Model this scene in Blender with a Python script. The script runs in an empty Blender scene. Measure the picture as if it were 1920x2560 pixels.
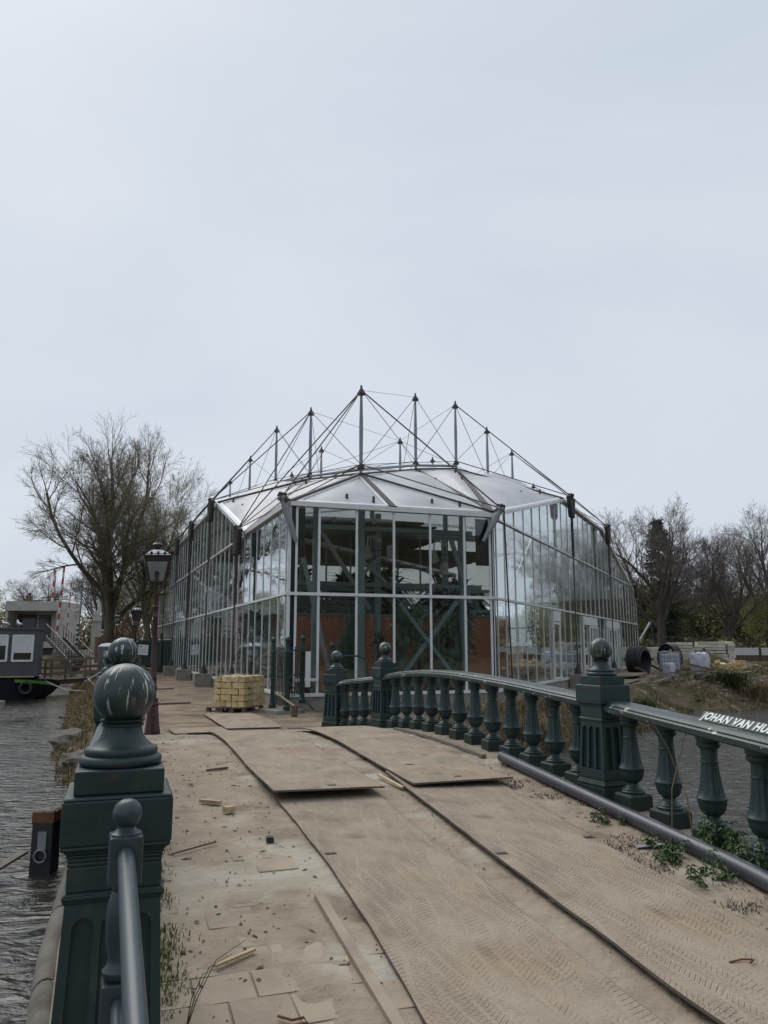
import bpy, bmesh, math, random
from mathutils import Vector, Matrix, noise as mnoise

# ------------------------------------------------------------------ camera, sky, sun, exposure
SC = bpy.context.scene
COL = SC.collection
EYE = 1.9
cam_d = bpy.data.cameras.new("camera")
cam_d.sensor_fit = 'VERTICAL'
cam_d.sensor_height = 34.61
cam_d.lens = 26.0
cam_d.clip_start = 0.05
cam_d.clip_end = 3000.0
cam = bpy.data.objects.new("camera", cam_d)
COL.objects.link(cam)
cam.location = (0, 0, EYE)
cam.rotation_euler = (math.radians(90 + 9.85), 0, 0)
SC.camera = cam

SUN_EL, SUN_AZ = math.radians(52), math.radians(-35)
world = bpy.data.worlds.new("World")
SC.world = world
world.use_nodes = True
wn, wl = world.node_tree.nodes, world.node_tree.links
wn.clear()
w_out = wn.new('ShaderNodeOutputWorld')
w_bg = wn.new('ShaderNodeBackground')
w_sky = wn.new('ShaderNodeTexSky')
w_sky.sky_type = 'NISHITA'
w_sky.sun_disc = False
w_sky.sun_elevation = SUN_EL
w_sky.sun_rotation = SUN_AZ
w_sky.air_density = 1.0
w_sky.dust_density = 3.0
w_co = wn.new('ShaderNodeTexCoord')
w_map = wn.new('ShaderNodeMapping')
w_map.inputs['Scale'].default_value = (1.0, 1.0, 2.4)
w_n = wn.new('ShaderNodeTexNoise')
w_n.inputs['Scale'].default_value = 1.5
w_n.inputs['Detail'].default_value = 5
w_n.inputs['Roughness'].default_value = 0.5
w_n.inputs['Distortion'].default_value = 0.6
w_rmp = wn.new('ShaderNodeValToRGB')
w_rmp.color_ramp.elements[0].position = 0.36
w_rmp.color_ramp.elements[0].color = (5.85, 6.55, 7.45, 1)
w_rmp.color_ramp.elements[1].position = 0.66
w_rmp.color_ramp.elements[1].color = (6.60, 7.15, 7.90, 1)
w_mix = wn.new('ShaderNodeMixRGB')
w_mix.inputs[0].default_value = 0.93          # thick cloud layer over the clear sky
wl.new(w_co.outputs['Generated'], w_map.inputs['Vector'])
wl.new(w_map.outputs['Vector'], w_n.inputs['Vector'])
wl.new(w_n.outputs['Fac'], w_rmp.inputs['Fac'])
wl.new(w_sky.outputs['Color'], w_mix.inputs[1])
wl.new(w_rmp.outputs['Color'], w_mix.inputs[2])
wl.new(w_mix.outputs['Color'], w_bg.inputs['Color'])
w_bg.inputs['Strength'].default_value = 0.088
wl.new(w_bg.outputs['Background'], w_out.inputs['Surface'])

sun_d = bpy.data.lights.new("sun", 'SUN')
sun_d.energy = 1.5
sun_d.angle = math.radians(45)
sun_d.color = (1.0, 0.96, 0.9)
sun = bpy.data.objects.new("sun", sun_d)
COL.objects.link(sun)
sun.rotation_euler = (math.radians(90) - SUN_EL, 0, math.radians(180) - SUN_AZ)
sun.location = (0, 0, 60)

SC.view_settings.view_transform = 'Standard'
SC.view_settings.look = 'None'
SC.view_settings.exposure = 0.25
SC.view_settings.gamma = 1.0
SC.render.engine = 'CYCLES'
SC.cycles.use_denoising = True
SC.cycles.max_bounces = 10
SC.cycles.diffuse_bounces = 3
SC.cycles.glossy_bounces = 4
SC.cycles.transparent_max_bounces = 40
SC.cycles.transmission_bounces = 6
SC.cycles.caustics_reflective = False
SC.cycles.caustics_refractive = False

R = random.Random(7)
PI = math.pi
V = Vector

# ------------------------------------------------------------------ materials
MATS = {}
def mat(name, c1, c2=None, rough=0.7, scale=4.0, bump=0.0, bscale=None, metal=0.0, spec=0.5,
        c3=None, s3=1.0, t3=(0.5, 0.62), stretch=(1, 1, 1), rnd=0.0, detail=5, c4=None, s4=20.0, t4=(0.68, 0.74)):
    """Principled surface whose colour wanders between c1 and c2 by noise, with c3 in patches."""
    m = bpy.data.materials.new(name)
    m.use_nodes = True
    nt = m.node_tree
    N, L = nt.nodes, nt.links
    b = N['Principled BSDF']
    b.inputs['Roughness'].default_value = rough
    b.inputs['Metallic'].default_value = metal
    b.inputs['Specular IOR Level'].default_value = spec
    tc = N.new('ShaderNodeTexCoord')
    mp = N.new('ShaderNodeMapping')
    mp.inputs['Scale'].default_value = stretch
    L.new(tc.outputs['Object'], mp.inputs['Vector'])
    vec = mp.outputs['Vector']
    if rnd > 0:
        oi = N.new('ShaderNodeObjectInfo')
        mul = N.new('ShaderNodeMath'); mul.operation = 'MULTIPLY'; mul.inputs[1].default_value = 37.0
        add = N.new('ShaderNodeVectorMath'); add.operation = 'ADD'
        L.new(oi.outputs['Random'], mul.inputs[0])
        L.new(vec, add.inputs[0]); L.new(mul.outputs[0], add.inputs[1])
        vec = add.outputs[0]
    c2 = c2 or tuple(x * 0.8 for x in c1)
    n1 = N.new('ShaderNodeTexNoise')
    n1.inputs['Scale'].default_value = scale
    n1.inputs['Detail'].default_value = detail
    n1.inputs['Roughness'].default_value = 0.62
    L.new(vec, n1.inputs['Vector'])
    r1 = N.new('ShaderNodeValToRGB')
    r1.color_ramp.elements[0].position = 0.35; r1.color_ramp.elements[0].color = (*c1, 1)
    r1.color_ramp.elements[1].position = 0.68; r1.color_ramp.elements[1].color = (*c2, 1)
    L.new(n1.outputs['Fac'], r1.inputs['Fac'])
    colr = r1.outputs['Color']
    if c3:
        n3 = N.new('ShaderNodeTexNoise')
        n3.inputs['Scale'].default_value = s3
        n3.inputs['Detail'].default_value = 7
        L.new(vec, n3.inputs['Vector'])
        r3 = N.new('ShaderNodeValToRGB')
        r3.color_ramp.elements[0].position = t3[0]; r3.color_ramp.elements[0].color = (0, 0, 0, 1)
        r3.color_ramp.elements[1].position = t3[1]; r3.color_ramp.elements[1].color = (1, 1, 1, 1)
        L.new(n3.outputs['Fac'], r3.inputs['Fac'])
        mx = N.new('ShaderNodeMixRGB')
        L.new(r3.outputs['Color'], mx.inputs[0]); L.new(colr, mx.inputs[1])
        mx.inputs[2].default_value = (*c3, 1)
        colr = mx.outputs['Color']
    if c4:
        n4 = N.new('ShaderNodeTexNoise'); n4.inputs['Scale'].default_value = s4; n4.inputs['Detail'].default_value = 8
        L.new(vec, n4.inputs['Vector'])
        r4 = N.new('ShaderNodeValToRGB')
        r4.color_ramp.elements[0].position = t4[0]; r4.color_ramp.elements[0].color = (0, 0, 0, 1)
        r4.color_ramp.elements[1].position = t4[1]; r4.color_ramp.elements[1].color = (1, 1, 1, 1)
        L.new(n4.outputs['Fac'], r4.inputs['Fac'])
        m4 = N.new('ShaderNodeMixRGB'); L.new(r4.outputs['Color'], m4.inputs[0]); L.new(colr, m4.inputs[1]); m4.inputs[2].default_value = (*c4, 1)
        colr = m4.outputs['Color']
    if rnd > 0:
        hs = N.new('ShaderNodeHueSaturation')
        mr = N.new('ShaderNodeMapRange')
        mr.inputs['To Min'].default_value = 1 - rnd; mr.inputs['To Max'].default_value = 1 + rnd
        L.new(oi.outputs['Random'], mr.inputs['Value'])
        L.new(mr.outputs['Result'], hs.inputs['Value'])
        L.new(colr, hs.inputs['Color'])
        colr = hs.outputs['Color']
    L.new(colr, b.inputs['Base Color'])
    if bump > 0:
        nb = N.new('ShaderNodeTexNoise')
        nb.inputs['Scale'].default_value = bscale or scale * 6
        nb.inputs['Detail'].default_value = 6
        L.new(vec, nb.inputs['Vector'])
        bp = N.new('ShaderNodeBump')
        bp.inputs['Strength'].default_value = 1.0
        bp.inputs['Distance'].default_value = bump
        L.new(nb.outputs['Fac'], bp.inputs['Height'])
        L.new(bp.outputs['Normal'], b.inputs['Normal'])
    MATS[name] = m
    return m

def streaky_paint(name, zlo, zhi, amount=0.5, radial=True):
    """Dark green enamel with white bird-dropping streaks running down it."""
    m = mat(name, (0.016, 0.034, 0.034), (0.025, 0.045, 0.044), rough=0.40, scale=5, bump=0.0006, bscale=60,
            c3=(0.05, 0.055, 0.05), s3=3.0, t3=(0.58, 0.75))
    N, L = m.node_tree.nodes, m.node_tree.links
    b = N['Principled BSDF']
    old = b.inputs['Base Color'].links[0].from_socket
    tc = N.new('ShaderNodeTexCoord')
    sep = N.new('ShaderNodeSeparateXYZ'); L.new(tc.outputs['Object'], sep.inputs[0])
    comb = N.new('ShaderNodeCombineXYZ')
    if radial:
        at = N.new('ShaderNodeMath'); at.operation = 'ARCTAN2'
        L.new(sep.outputs['Y'], at.inputs[0]); L.new(sep.outputs['X'], at.inputs[1])
        L.new(at.outputs[0], comb.inputs[0])
    else:
        mp = N.new('ShaderNodeMath'); mp.operation = 'ADD'
        L.new(sep.outputs['X'], mp.inputs[0]); L.new(sep.outputs['Y'], mp.inputs[1])
        L.new(mp.outputs[0], comb.inputs[0])
    oi = N.new('ShaderNodeObjectInfo')
    ml = N.new('ShaderNodeMath'); ml.operation = 'MULTIPLY'; ml.inputs[1].default_value = 53.0
    L.new(oi.outputs['Random'], ml.inputs[0]); L.new(ml.outputs[0], comb.inputs[1])
    zz = N.new('ShaderNodeMath'); zz.operation = 'MULTIPLY'; zz.inputs[1].default_value = 0.9
    L.new(sep.outputs['Z'], zz.inputs[0]); L.new(zz.outputs[0], comb.inputs[2])
    n = N.new('ShaderNodeTexNoise'); n.inputs['Scale'].default_value = 8.0 if radial else 14.0
    n.inputs['Detail'].default_value = 4; n.inputs['Roughness'].default_value = 0.65
    L.new(comb.outputs[0], n.inputs['Vector'])
    rr = N.new('ShaderNodeValToRGB')
    rr.color_ramp.elements[0].position = 0.70 - 0.16 * amount; rr.color_ramp.elements[0].color = (0, 0, 0, 1)
    rr.color_ramp.elements[1].position = 0.725 - 0.16 * amount; rr.color_ramp.elements[1].color = (1, 1, 1, 1)
    L.new(n.outputs['Fac'], rr.inputs['Fac'])
    # streaks break up along their length and stop below zlo
    n2 = N.new('ShaderNodeTexNoise'); n2.inputs['Scale'].default_value = 26; n2.inputs['Detail'].default_value = 3
    L.new(tc.outputs['Object'], n2.inputs['Vector'])
    r2 = N.new('ShaderNodeValToRGB')
    r2.color_ramp.elements[0].position = 0.40; r2.color_ramp.elements[1].position = 0.50
    L.new(n2.outputs['Fac'], r2.inputs['Fac'])
    zr = N.new('ShaderNodeMapRange')
    zr.inputs['From Min'].default_value = zlo; zr.inputs['From Max'].default_value = zhi
    L.new(sep.outputs['Z'], zr.inputs['Value'])
    m1 = N.new('ShaderNodeMath'); m1.operation = 'MULTIPLY'
    L.new(rr.outputs['Color'], m1.inputs[0]); L.new(r2.outputs['Color'], m1.inputs[1])
    m2 = N.new('ShaderNodeMath'); m2.operation = 'MULTIPLY'
    L.new(m1.outputs[0], m2.inputs[0]); L.new(zr.outputs['Result'], m2.inputs[1])
    m3 = N.new('ShaderNodeMath'); m3.operation = 'MULTIPLY'; m3.inputs[1].default_value = 0.95
    L.new(m2.outputs[0], m3.inputs[0])
    mx = N.new('ShaderNodeMixRGB')
    L.new(m3.outputs[0], mx.inputs[0]); L.new(old, mx.inputs[1]); mx.inputs[2].default_value = (0.62, 0.63, 0.6, 1)
    L.new(mx.outputs['Color'], b.inputs['Base Color'])
    return m

mat('iron', (0.014, 0.034, 0.035), (0.023, 0.046, 0.046), spec=0.4, rough=0.45, scale=5, bump=0.0022, bscale=22,
    c3=(0.055, 0.062, 0.055), s3=6, t3=(0.60, 0.8), rnd=0.15, c4=(0.075, 0.040, 0.022), s4=11, t4=(0.66, 0.74))
mat('iron_rail', (0.015, 0.030, 0.031), (0.026, 0.040, 0.040), spec=0.35, rough=0.48, scale=6, bump=0.0008, bscale=60,
    c3=(0.22, 0.23, 0.22), s3=9, t3=(0.60, 0.70))
streaky_paint('iron_ball', -0.10, 0.03, 0.80)
streaky_paint('iron_top', -2.0, -1.0, 0.45, radial=False)
mat('iron_new', (0.026, 0.042, 0.050), (0.034, 0.052, 0.060), rough=0.38, scale=7, bump=0.0005, bscale=80)
mat('iron_foot', (0.017, 0.030, 0.029), (0.030, 0.042, 0.033), spec=0.3, rough=0.6, scale=9, bump=0.001, bscale=60, rnd=0.1)
mat('lamp_paint', (0.042, 0.010, 0.014), (0.028, 0.009, 0.012), rough=0.4, scale=14, bump=0.0008, bscale=50,
    c3=(0.10, 0.045, 0.045), s3=30, t3=(0.56, 0.68))
mat('lamp_paint_dark', (0.014, 0.012, 0.013), (0.02, 0.015, 0.016), rough=0.4, scale=10)
mat('sand', (0.335, 0.278, 0.212), (0.245, 0.200, 0.150), c4=(0.135, 0.108, 0.076), s4=1.9, t4=(0.60, 0.76), rough=0.95, scale=3.3, bump=0.03, bscale=13, spec=0.15,
    c3=(0.40, 0.36, 0.295), s3=1.1, t3=(0.52, 0.66))
mat('slab', (0.34, 0.285, 0.218), (0.265, 0.222, 0.172), rough=0.92, scale=7, bump=0.003, bscale=70, spec=0.2,
    c3=(0.36, 0.30, 0.23), s3=3.5, t3=(0.46, 0.6), rnd=0.10)
mat('soil', (0.085, 0.068, 0.047), (0.15, 0.118, 0.083), rough=1.0, scale=1.2, bump=0.06, bscale=5, spec=0.1,
    c3=(0.055, 0.065, 0.03), s3=0.35, t3=(0.48, 0.6))
mat('concrete', (0.30, 0.285, 0.25), (0.21, 0.20, 0.175), rough=0.9, scale=3.5, bump=0.004, bscale=40, spec=0.2,
    c3=(0.13, 0.125, 0.10), s3=2.2, t3=(0.55, 0.72))
mat('stone', (0.185, 0.165, 0.145), (0.125, 0.113, 0.10), rough=0.9, scale=6, bump=0.006, bscale=40, spec=0.2,
    c3=(0.085, 0.08, 0.06), s3=3, t3=(0.55, 0.7), rnd=0.15)
mat('brick_dark', (0.10, 0.055, 0.04), (0.07, 0.045, 0.035), rough=0.9, scale=6, bump=0.006, bscale=30)
mat('brick_grey', (0.055, 0.056, 0.058), (0.040, 0.042, 0.045), rough=0.9, scale=4)
mat('wood_grey', (0.20, 0.175, 0.145), (0.125, 0.108, 0.09), rough=0.9, scale=5, bump=0.003, bscale=40, stretch=(1, 1, 6), rnd=0.2)
mat('wood_pale', (0.52, 0.40, 0.24), (0.40, 0.29, 0.165), rough=0.8, scale=9, bump=0.001, bscale=50, rnd=0.15)
mat('wood_brown', (0.115, 0.078, 0.052), (0.075, 0.052, 0.036), rough=0.85, scale=6, bump=0.002, bscale=40, rnd=0.2)
mat('wood_board', (0.165, 0.105, 0.068), (0.10, 0.065, 0.045), rough=0.85, scale=5, bump=0.002, bscale=30, stretch=(4, 4, 0.6), rnd=0.18)
mat('wood_white', (0.70, 0.66, 0.58), (0.52, 0.48, 0.41), rough=0.85, scale=3, bump=0.003, bscale=30, rnd=0.18,
    c3=(0.16, 0.12, 0.09), s3=4, t3=(0.60, 0.72))
mat('white_paint', (0.72, 0.73, 0.73), (0.62, 0.63, 0.63), rough=0.5, scale=4)
mat('white_alu', (0.70, 0.72, 0.72), (0.60, 0.62, 0.62), rough=0.42, scale=3)
mat('steel_grey', (0.26, 0.28, 0.295), (0.20, 0.215, 0.23), rough=0.5, scale=8, spec=0.4)
mat('steel_green', (0.20, 0.25, 0.25), (0.16, 0.205, 0.205), rough=0.5, scale=4)
mat('node_iron', (0.060, 0.052, 0.047), (0.035, 0.032, 0.030), rough=0.75, scale=20, bump=0.003, bscale=40)
mat('cable', (0.060, 0.050, 0.047), (0.04, 0.035, 0.034), rough=0.6, scale=4)
mat('corner_dark', (0.007, 0.010, 0.017), (0.009, 0.012, 0.020), rough=0.3, scale=2)
mat('gutter_dark', (0.03, 0.028, 0.028), (0.05, 0.045, 0.045), rough=0.6, scale=6)
mat('black_plastic', (0.016, 0.017, 0.020), (0.022, 0.024, 0.028), rough=0.45, scale=5)
mat('pvc_grey', (0.040, 0.047, 0.058), (0.052, 0.059, 0.070), rough=0.34, scale=3, bump=0.0004, bscale=20,
    c3=(0.10, 0.095, 0.085), s3=5, t3=(0.62, 0.8))
mat('terracotta', (0.40, 0.16, 0.085), (0.32, 0.125, 0.066), rough=0.9, scale=1.2, bump=0.004, bscale=20, stretch=(1, 1, 0.35))
mat('interior_grey', (0.17, 0.175, 0.168), (0.12, 0.125, 0.12), rough=0.8, scale=3)
mat('duct_metal', (0.42, 0.44, 0.43), (0.32, 0.34, 0.33), rough=0.35, scale=5, metal=0.6)
mat('heater', (0.36, 0.36, 0.32), (0.30, 0.30, 0.27), rough=0.5, scale=5)
mat('cactus', (0.085, 0.125, 0.07), (0.055, 0.085, 0.05), rough=0.7, scale=6, bump=0.004, bscale=40, rnd=0.2)
mat('agave', (0.13, 0.16, 0.10), (0.085, 0.11, 0.075), rough=0.6, scale=4, rnd=0.2)
mat('bark', (0.10, 0.088, 0.068), (0.155, 0.135, 0.10), rough=0.95, scale=6, bump=0.03, bscale=9, stretch=(1, 1, 0.25), spec=0.1,
    c3=(0.085, 0.085, 0.045), s3=1.4, t3=(0.55, 0.7))
mat('bark_dark', (0.075, 0.066, 0.058), (0.115, 0.10, 0.086), rough=0.95, scale=6, bump=0.03, bscale=9, stretch=(1, 1, 0.25), spec=0.1)
mat('twig', (0.165, 0.142, 0.108), (0.215, 0.185, 0.135), rough=0.9, scale=3, spec=0.1)
mat('twig_dark', (0.125, 0.107, 0.096), (0.17, 0.145, 0.125), rough=0.9, scale=3, spec=0.1)
mat('bud_green', (0.24, 0.26, 0.085), (0.32, 0.32, 0.11), rough=0.8, scale=2, spec=0.1)
mat('bud_brown', (0.32, 0.235, 0.14), (0.25, 0.20, 0.115), rough=0.8, scale=0.5, spec=0.1)
mat('bush_olive', (0.24, 0.225, 0.10), (0.32, 0.29, 0.13), rough=0.85, scale=0.4, spec=0.1)
mat('bush_deep', (0.14, 0.16, 0.08), (0.20, 0.215, 0.105), rough=0.85, scale=0.5, spec=0.1)
mat('conifer', (0.030, 0.045, 0.032), (0.055, 0.07, 0.045), rough=0.85, scale=0.8, spec=0.1)
mat('grass_dry', (0.215, 0.165, 0.095), (0.145, 0.115, 0.062), rough=0.9, scale=3, spec=0.1)
mat('grass_green', (0.075, 0.10, 0.03), (0.12, 0.12, 0.045), rough=0.9, scale=1.5, spec=0.1)
mat('rush', (0.04, 0.058, 0.022), (0.065, 0.075, 0.03), rough=0.8, scale=3, spec=0.1)
mat('nettle', (0.060, 0.115, 0.028), (0.042, 0.082, 0.022), rough=0.65, scale=8, rnd=0.2)
mat('sandstone', (0.62, 0.48, 0.24), (0.48, 0.36, 0.175), rough=0.9, scale=5, bump=0.012, bscale=16, rnd=0.18,
    c3=(0.60, 0.50, 0.33), s3=3, t3=(0.52, 0.66))
mat('cabin_grey', (0.062, 0.068, 0.078), (0.072, 0.078, 0.088), rough=0.45, scale=1.5)
mat('hull', (0.008, 0.009, 0.016), (0.012, 0.013, 0.022), rough=0.35, scale=2)
mat('green_stripe', (0.10, 0.30, 0.035), (0.085, 0.25, 0.03), rough=0.4, scale=3)
mat('dark_glass', (0.010, 0.012, 0.013), (0.02, 0.022, 0.022), rough=0.06, scale=1.0)
mat('render_white', (0.50, 0.50, 0.46), (0.40, 0.40, 0.37), rough=0.85, scale=0.7, bump=0.002, bscale=20,
    c3=(0.27, 0.27, 0.235), s3=0.6, t3=(0.55, 0.75))
mat('red_paint', (0.42, 0.035, 0.03), (0.36, 0.03, 0.028), rough=0.5, scale=3)
mat('black_paint', (0.015, 0.015, 0.016), (0.02, 0.02, 0.022), rough=0.45, scale=3)
mat('blue_paint', (0.012, 0.016, 0.04), (0.016, 0.022, 0.05), rough=0.5, scale=3)
mat('bag_white', (0.58, 0.58, 0.66), (0.50, 0.50, 0.58), rough=0.8, scale=4, bump=0.03, bscale=7)
mat('tote_plastic', (0.55, 0.58, 0.64), (0.46, 0.50, 0.57), rough=0.4, scale=3)
mat('blue_plastic', (0.06, 0.16, 0.30), (0.05, 0.13, 0.25), rough=0.5, scale=3)
mat('cyan_plastic', (0.10, 0.32, 0.40), (0.08, 0.26, 0.34), rough=0.5, scale=6)
mat('toilet_grey', (0.13, 0.145, 0.165), (0.11, 0.125, 0.14), rough=0.5, scale=3)
mat('gate_green', (0.030, 0.048, 0.045), (0.022, 0.036, 0.034), rough=0.7, scale=3)
mat('roof_tile', (0.24, 0.095, 0.06), (0.17, 0.07, 0.05), rough=0.85, scale=3, bump=0.02, bscale=8)
mat('print_red', (0.35, 0.05, 0.06), (0.30, 0.05, 0.06), rough=0.6)
mat('print_dark', (0.05, 0.05, 0.06), (0.06, 0.06, 0.07), rough=0.6)
mat('rust', (0.19, 0.085, 0.035), (0.12, 0.055, 0.028), rough=0.9, scale=14, bump=0.004, bscale=40)
mat('rope', (0.42, 0.40, 0.35), (0.32, 0.30, 0.26), rough=0.9, scale=20)
mat('gull_white', (0.75, 0.75, 0.74), (0.65, 0.65, 0.66), rough=0.8, scale=10)
mat('paper', (0.62, 0.64, 0.64), (0.55, 0.57, 0.57), rough=0.7, scale=3)

def plate_material():
    """Rusty steel road plate under a skin of dried sand with tyre-tread prints pressed into it."""
    m = mat('road_plate', (0.362, 0.300, 0.232), (0.275, 0.226, 0.174), rough=0.93, scale=1.8, spec=0.15,
            c3=(0.37, 0.275, 0.19), s3=1.3, t3=(0.52, 0.70), c4=(0.19, 0.155, 0.12), s4=2.3, t4=(0.60, 0.76))
    N, L = m.node_tree.nodes, m.node_tree.links
    b = N['Principled BSDF']
    tc = N.new('ShaderNodeTexCoord')
    dn = N.new('ShaderNodeTexNoise'); dn.inputs['Scale'].default_value = 3.0; dn.inputs['Detail'].default_value = 3
    L.new(tc.outputs['Object'], dn.inputs['Vector'])
    hs = []
    def mth(op, x, y=None, z=None):
        q = N.new('ShaderNodeMath'); q.operation = op
        for i, v in enumerate((x, y, z)):
            if v is None: continue
            if isinstance(v, (int, float)): q.inputs[i].default_value = v
            else: L.new(v, q.inputs[i])
        return q.outputs[0]
    # chevron lugs of three tyres, each pressed in along its own track and patchily filled with sand
    for k, (rot, period, lug, slope) in enumerate(((0.04, 0.11, 0.040, 0.9), (-0.10, 0.085, 0.033, 0.8), (0.22, 0.14, 0.046, 0.7))):
        mp = N.new('ShaderNodeMapping'); mp.inputs['Rotation'].default_value = (0, 0, rot)
        mp.inputs['Location'].default_value = (k * 3.13, k * 1.71, 0)
        L.new(tc.outputs['Object'], mp.inputs['Vector'])
        va = N.new('ShaderNodeVectorMath'); va.operation = 'ADD'
        sc2 = N.new('ShaderNodeVectorMath'); sc2.operation = 'SCALE'; sc2.inputs['Scale'].default_value = 0.05
        L.new(dn.outputs['Color'], sc2.inputs[0]); L.new(mp.outputs['Vector'], va.inputs[0]); L.new(sc2.outputs[0], va.inputs[1])
        sp = N.new('ShaderNodeSeparateXYZ'); L.new(va.outputs[0], sp.inputs[0])
        pp_ = mth('PINGPONG', sp.outputs['X'], period)
        vv = mth('MULTIPLY_ADD', pp_, slope, sp.outputs['Y'])
        wv = mth('SINE', mth('MULTIPLY', vv, 2 * math.pi / lug))
        lugs = mth('SMOOTH_MIN', mth('MULTIPLY_ADD', wv, 1.6, 0.5), 1.0, 0.3)
        lugs = mth('MAXIMUM', lugs, 0.0)
        # the groove between the two rows of lugs
        gr = mth('COMPARE', pp_, period * 0.5, period * 0.38)
        ms = N.new('ShaderNodeTexNoise'); ms.inputs['Scale'].default_value = 1.6; ms.inputs['Detail'].default_value = 6; ms.inputs['Roughness'].default_value = 0.7
        mo = N.new('ShaderNodeMapping'); mo.inputs['Location'].default_value = (k * 7.7, k * 3.3, 0); mo.inputs['Scale'].default_value = (1.5, 0.8, 1)
        L.new(tc.outputs['Object'], mo.inputs[0]); L.new(mo.outputs[0], ms.inputs['Vector'])
        mr = N.new('ShaderNodeValToRGB'); mr.color_ramp.elements[0].position = 0.475; mr.color_ramp.elements[1].position = 0.62
        L.new(ms.outputs['Fac'], mr.inputs['Fac'])
        mu = N.new('ShaderNodeMath'); mu.operation = 'MULTIPLY'
        L.new(mth('MULTIPLY', lugs, gr), mu.inputs[0]); L.new(mr.outputs['Color'], mu.inputs[1])
        hs.append(mu)
    a1 = N.new('ShaderNodeMath'); a1.operation = 'ADD'
    L.new(hs[0].outputs[0], a1.inputs[0]); L.new(hs[1].outputs[0], a1.inputs[1])
    a2 = N.new('ShaderNodeMath'); a2.operation = 'ADD'
    L.new(a1.outputs[0], a2.inputs[0]); L.new(hs[2].outputs[0], a2.inputs[1])
    fine = N.new('ShaderNodeTexNoise'); fine.inputs['Scale'].default_value = 40; fine.inputs['Detail'].default_value = 5
    L.new(tc.outputs['Object'], fine.inputs['Vector'])
    a3 = N.new('ShaderNodeMath'); a3.operation = 'MULTIPLY_ADD'; a3.inputs[1].default_value = 0.9
    L.new(fine.outputs['Fac'], a3.inputs[0]); L.new(a2.outputs[0], a3.inputs[2])
    bp = N.new('ShaderNodeBump'); bp.inputs['Strength'].default_value = 1.0; bp.inputs['Distance'].default_value = 0.008
    L.new(a3.outputs[0], bp.inputs['Height']); L.new(bp.outputs['Normal'], b.inputs['Normal'])
    return m
plate_material()
mat('plate_edge', (0.085, 0.075, 0.070), (0.13, 0.105, 0.085), rough=0.7, scale=6, bump=0.001, bscale=40)

def glass_material(name, tint, refl=1.0, wobble=0.0012, wscale=1.6):
    m = bpy.data.materials.new(name); m.use_nodes = True
    N, L = m.node_tree.nodes, m.node_tree.links
    N.clear()
    out = N.new('ShaderNodeOutputMaterial')
    tr = N.new('ShaderNodeBsdfTransparent'); tr.inputs['Color'].default_value = (*tint, 1)
    gl = N.new('ShaderNodeBsdfGlossy'); gl.inputs['Roughness'].default_value = 0.012
    gl.inputs['Color'].default_value = (0.93, 0.97, 0.98, 1)
    ge = N.new('ShaderNodeNewGeometry')
    dt = N.new('ShaderNodeVectorMath'); dt.operation = 'DOT_PRODUCT'
    L.new(ge.outputs['Incoming'], dt.inputs[0]); L.new(ge.outputs['True Normal'], dt.inputs[1])
    ab = N.new('ShaderNodeMath'); ab.operation = 'ABSOLUTE'; L.new(dt.outputs['Value'], ab.inputs[0])
    om = N.new('ShaderNodeMath'); om.operation = 'SUBTRACT'; om.inputs[0].default_value = 1.0; L.new(ab.outputs[0], om.inputs[1])
    pw = N.new('ShaderNodeMath'); pw.operation = 'POWER'; pw.inputs[1].default_value = 4.2; L.new(om.outputs[0], pw.inputs[0])
    fr = N.new('ShaderNodeMath'); fr.operation = 'MULTIPLY_ADD'; fr.inputs[1].default_value = 0.955; fr.inputs[2].default_value = 0.045
    L.new(pw.outputs[0], fr.inputs[0])
    mu = N.new('ShaderNodeMath'); mu.operation = 'MULTIPLY'; mu.inputs[1].default_value = refl; mu.use_clamp = True
    tc = N.new('ShaderNodeTexCoord'); oi = N.new('ShaderNodeObjectInfo')
    ml = N.new('ShaderNodeMath'); ml.operation = 'MULTIPLY'; ml.inputs[1].default_value = 91.0
    ad = N.new('ShaderNodeVectorMath'); ad.operation = 'ADD'
    mp = N.new('ShaderNodeMapping'); mp.inputs['Scale'].default_value = (1.0, 1.0, 1.5)
    L.new(oi.outputs['Random'], ml.inputs[0])
    L.new(tc.outputs['Object'], mp.inputs['Vector'])
    L.new(mp.outputs['Vector'], ad.inputs[0]); L.new(ml.outputs[0], ad.inputs[1])
    nz = N.new('ShaderNodeTexNoise'); nz.inputs['Scale'].default_value = wscale; nz.inputs['Detail'].default_value = 2.0
    nz.inputs['Distortion'].default_value = 0.7
    L.new(ad.outputs[0], nz.inputs['Vector'])
    bp = N.new('ShaderNodeBump'); bp.inputs['Distance'].default_value = wobble; bp.inputs['Strength'].default_value = 1.0
    L.new(nz.outputs['Fac'], bp.inputs['Height'])
    L.new(bp.outputs['Normal'], gl.inputs['Normal'])
    L.new(fr.outputs[0], mu.inputs[0])
    mx = N.new('ShaderNodeMixShader')
    L.new(mu.outputs[0], mx.inputs[0]); L.new(tr.outputs[0], mx.inputs[1]); L.new(gl.outputs[0], mx.inputs[2])
    L.new(mx.outputs[0], out.inputs['Surface'])
    MATS[name] = m
    return m
glass_material('glass', (0.90, 0.935, 0.93), 1.3, 0.0032, 1.2)
mat('lamp_glass', (0.12, 0.13, 0.13), (0.08, 0.088, 0.088), rough=0.12, scale=6)
MATS['lamp_glass'].node_tree.nodes['Principled BSDF'].inputs['Transmission Weight'].default_value = 0.85
mat('sign_white', (0.80, 0.81, 0.80), (0.66, 0.67, 0.65), rough=0.5, scale=18, c3=(0.36, 0.36, 0.33), s3=30, t3=(0.62, 0.72))

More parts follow.
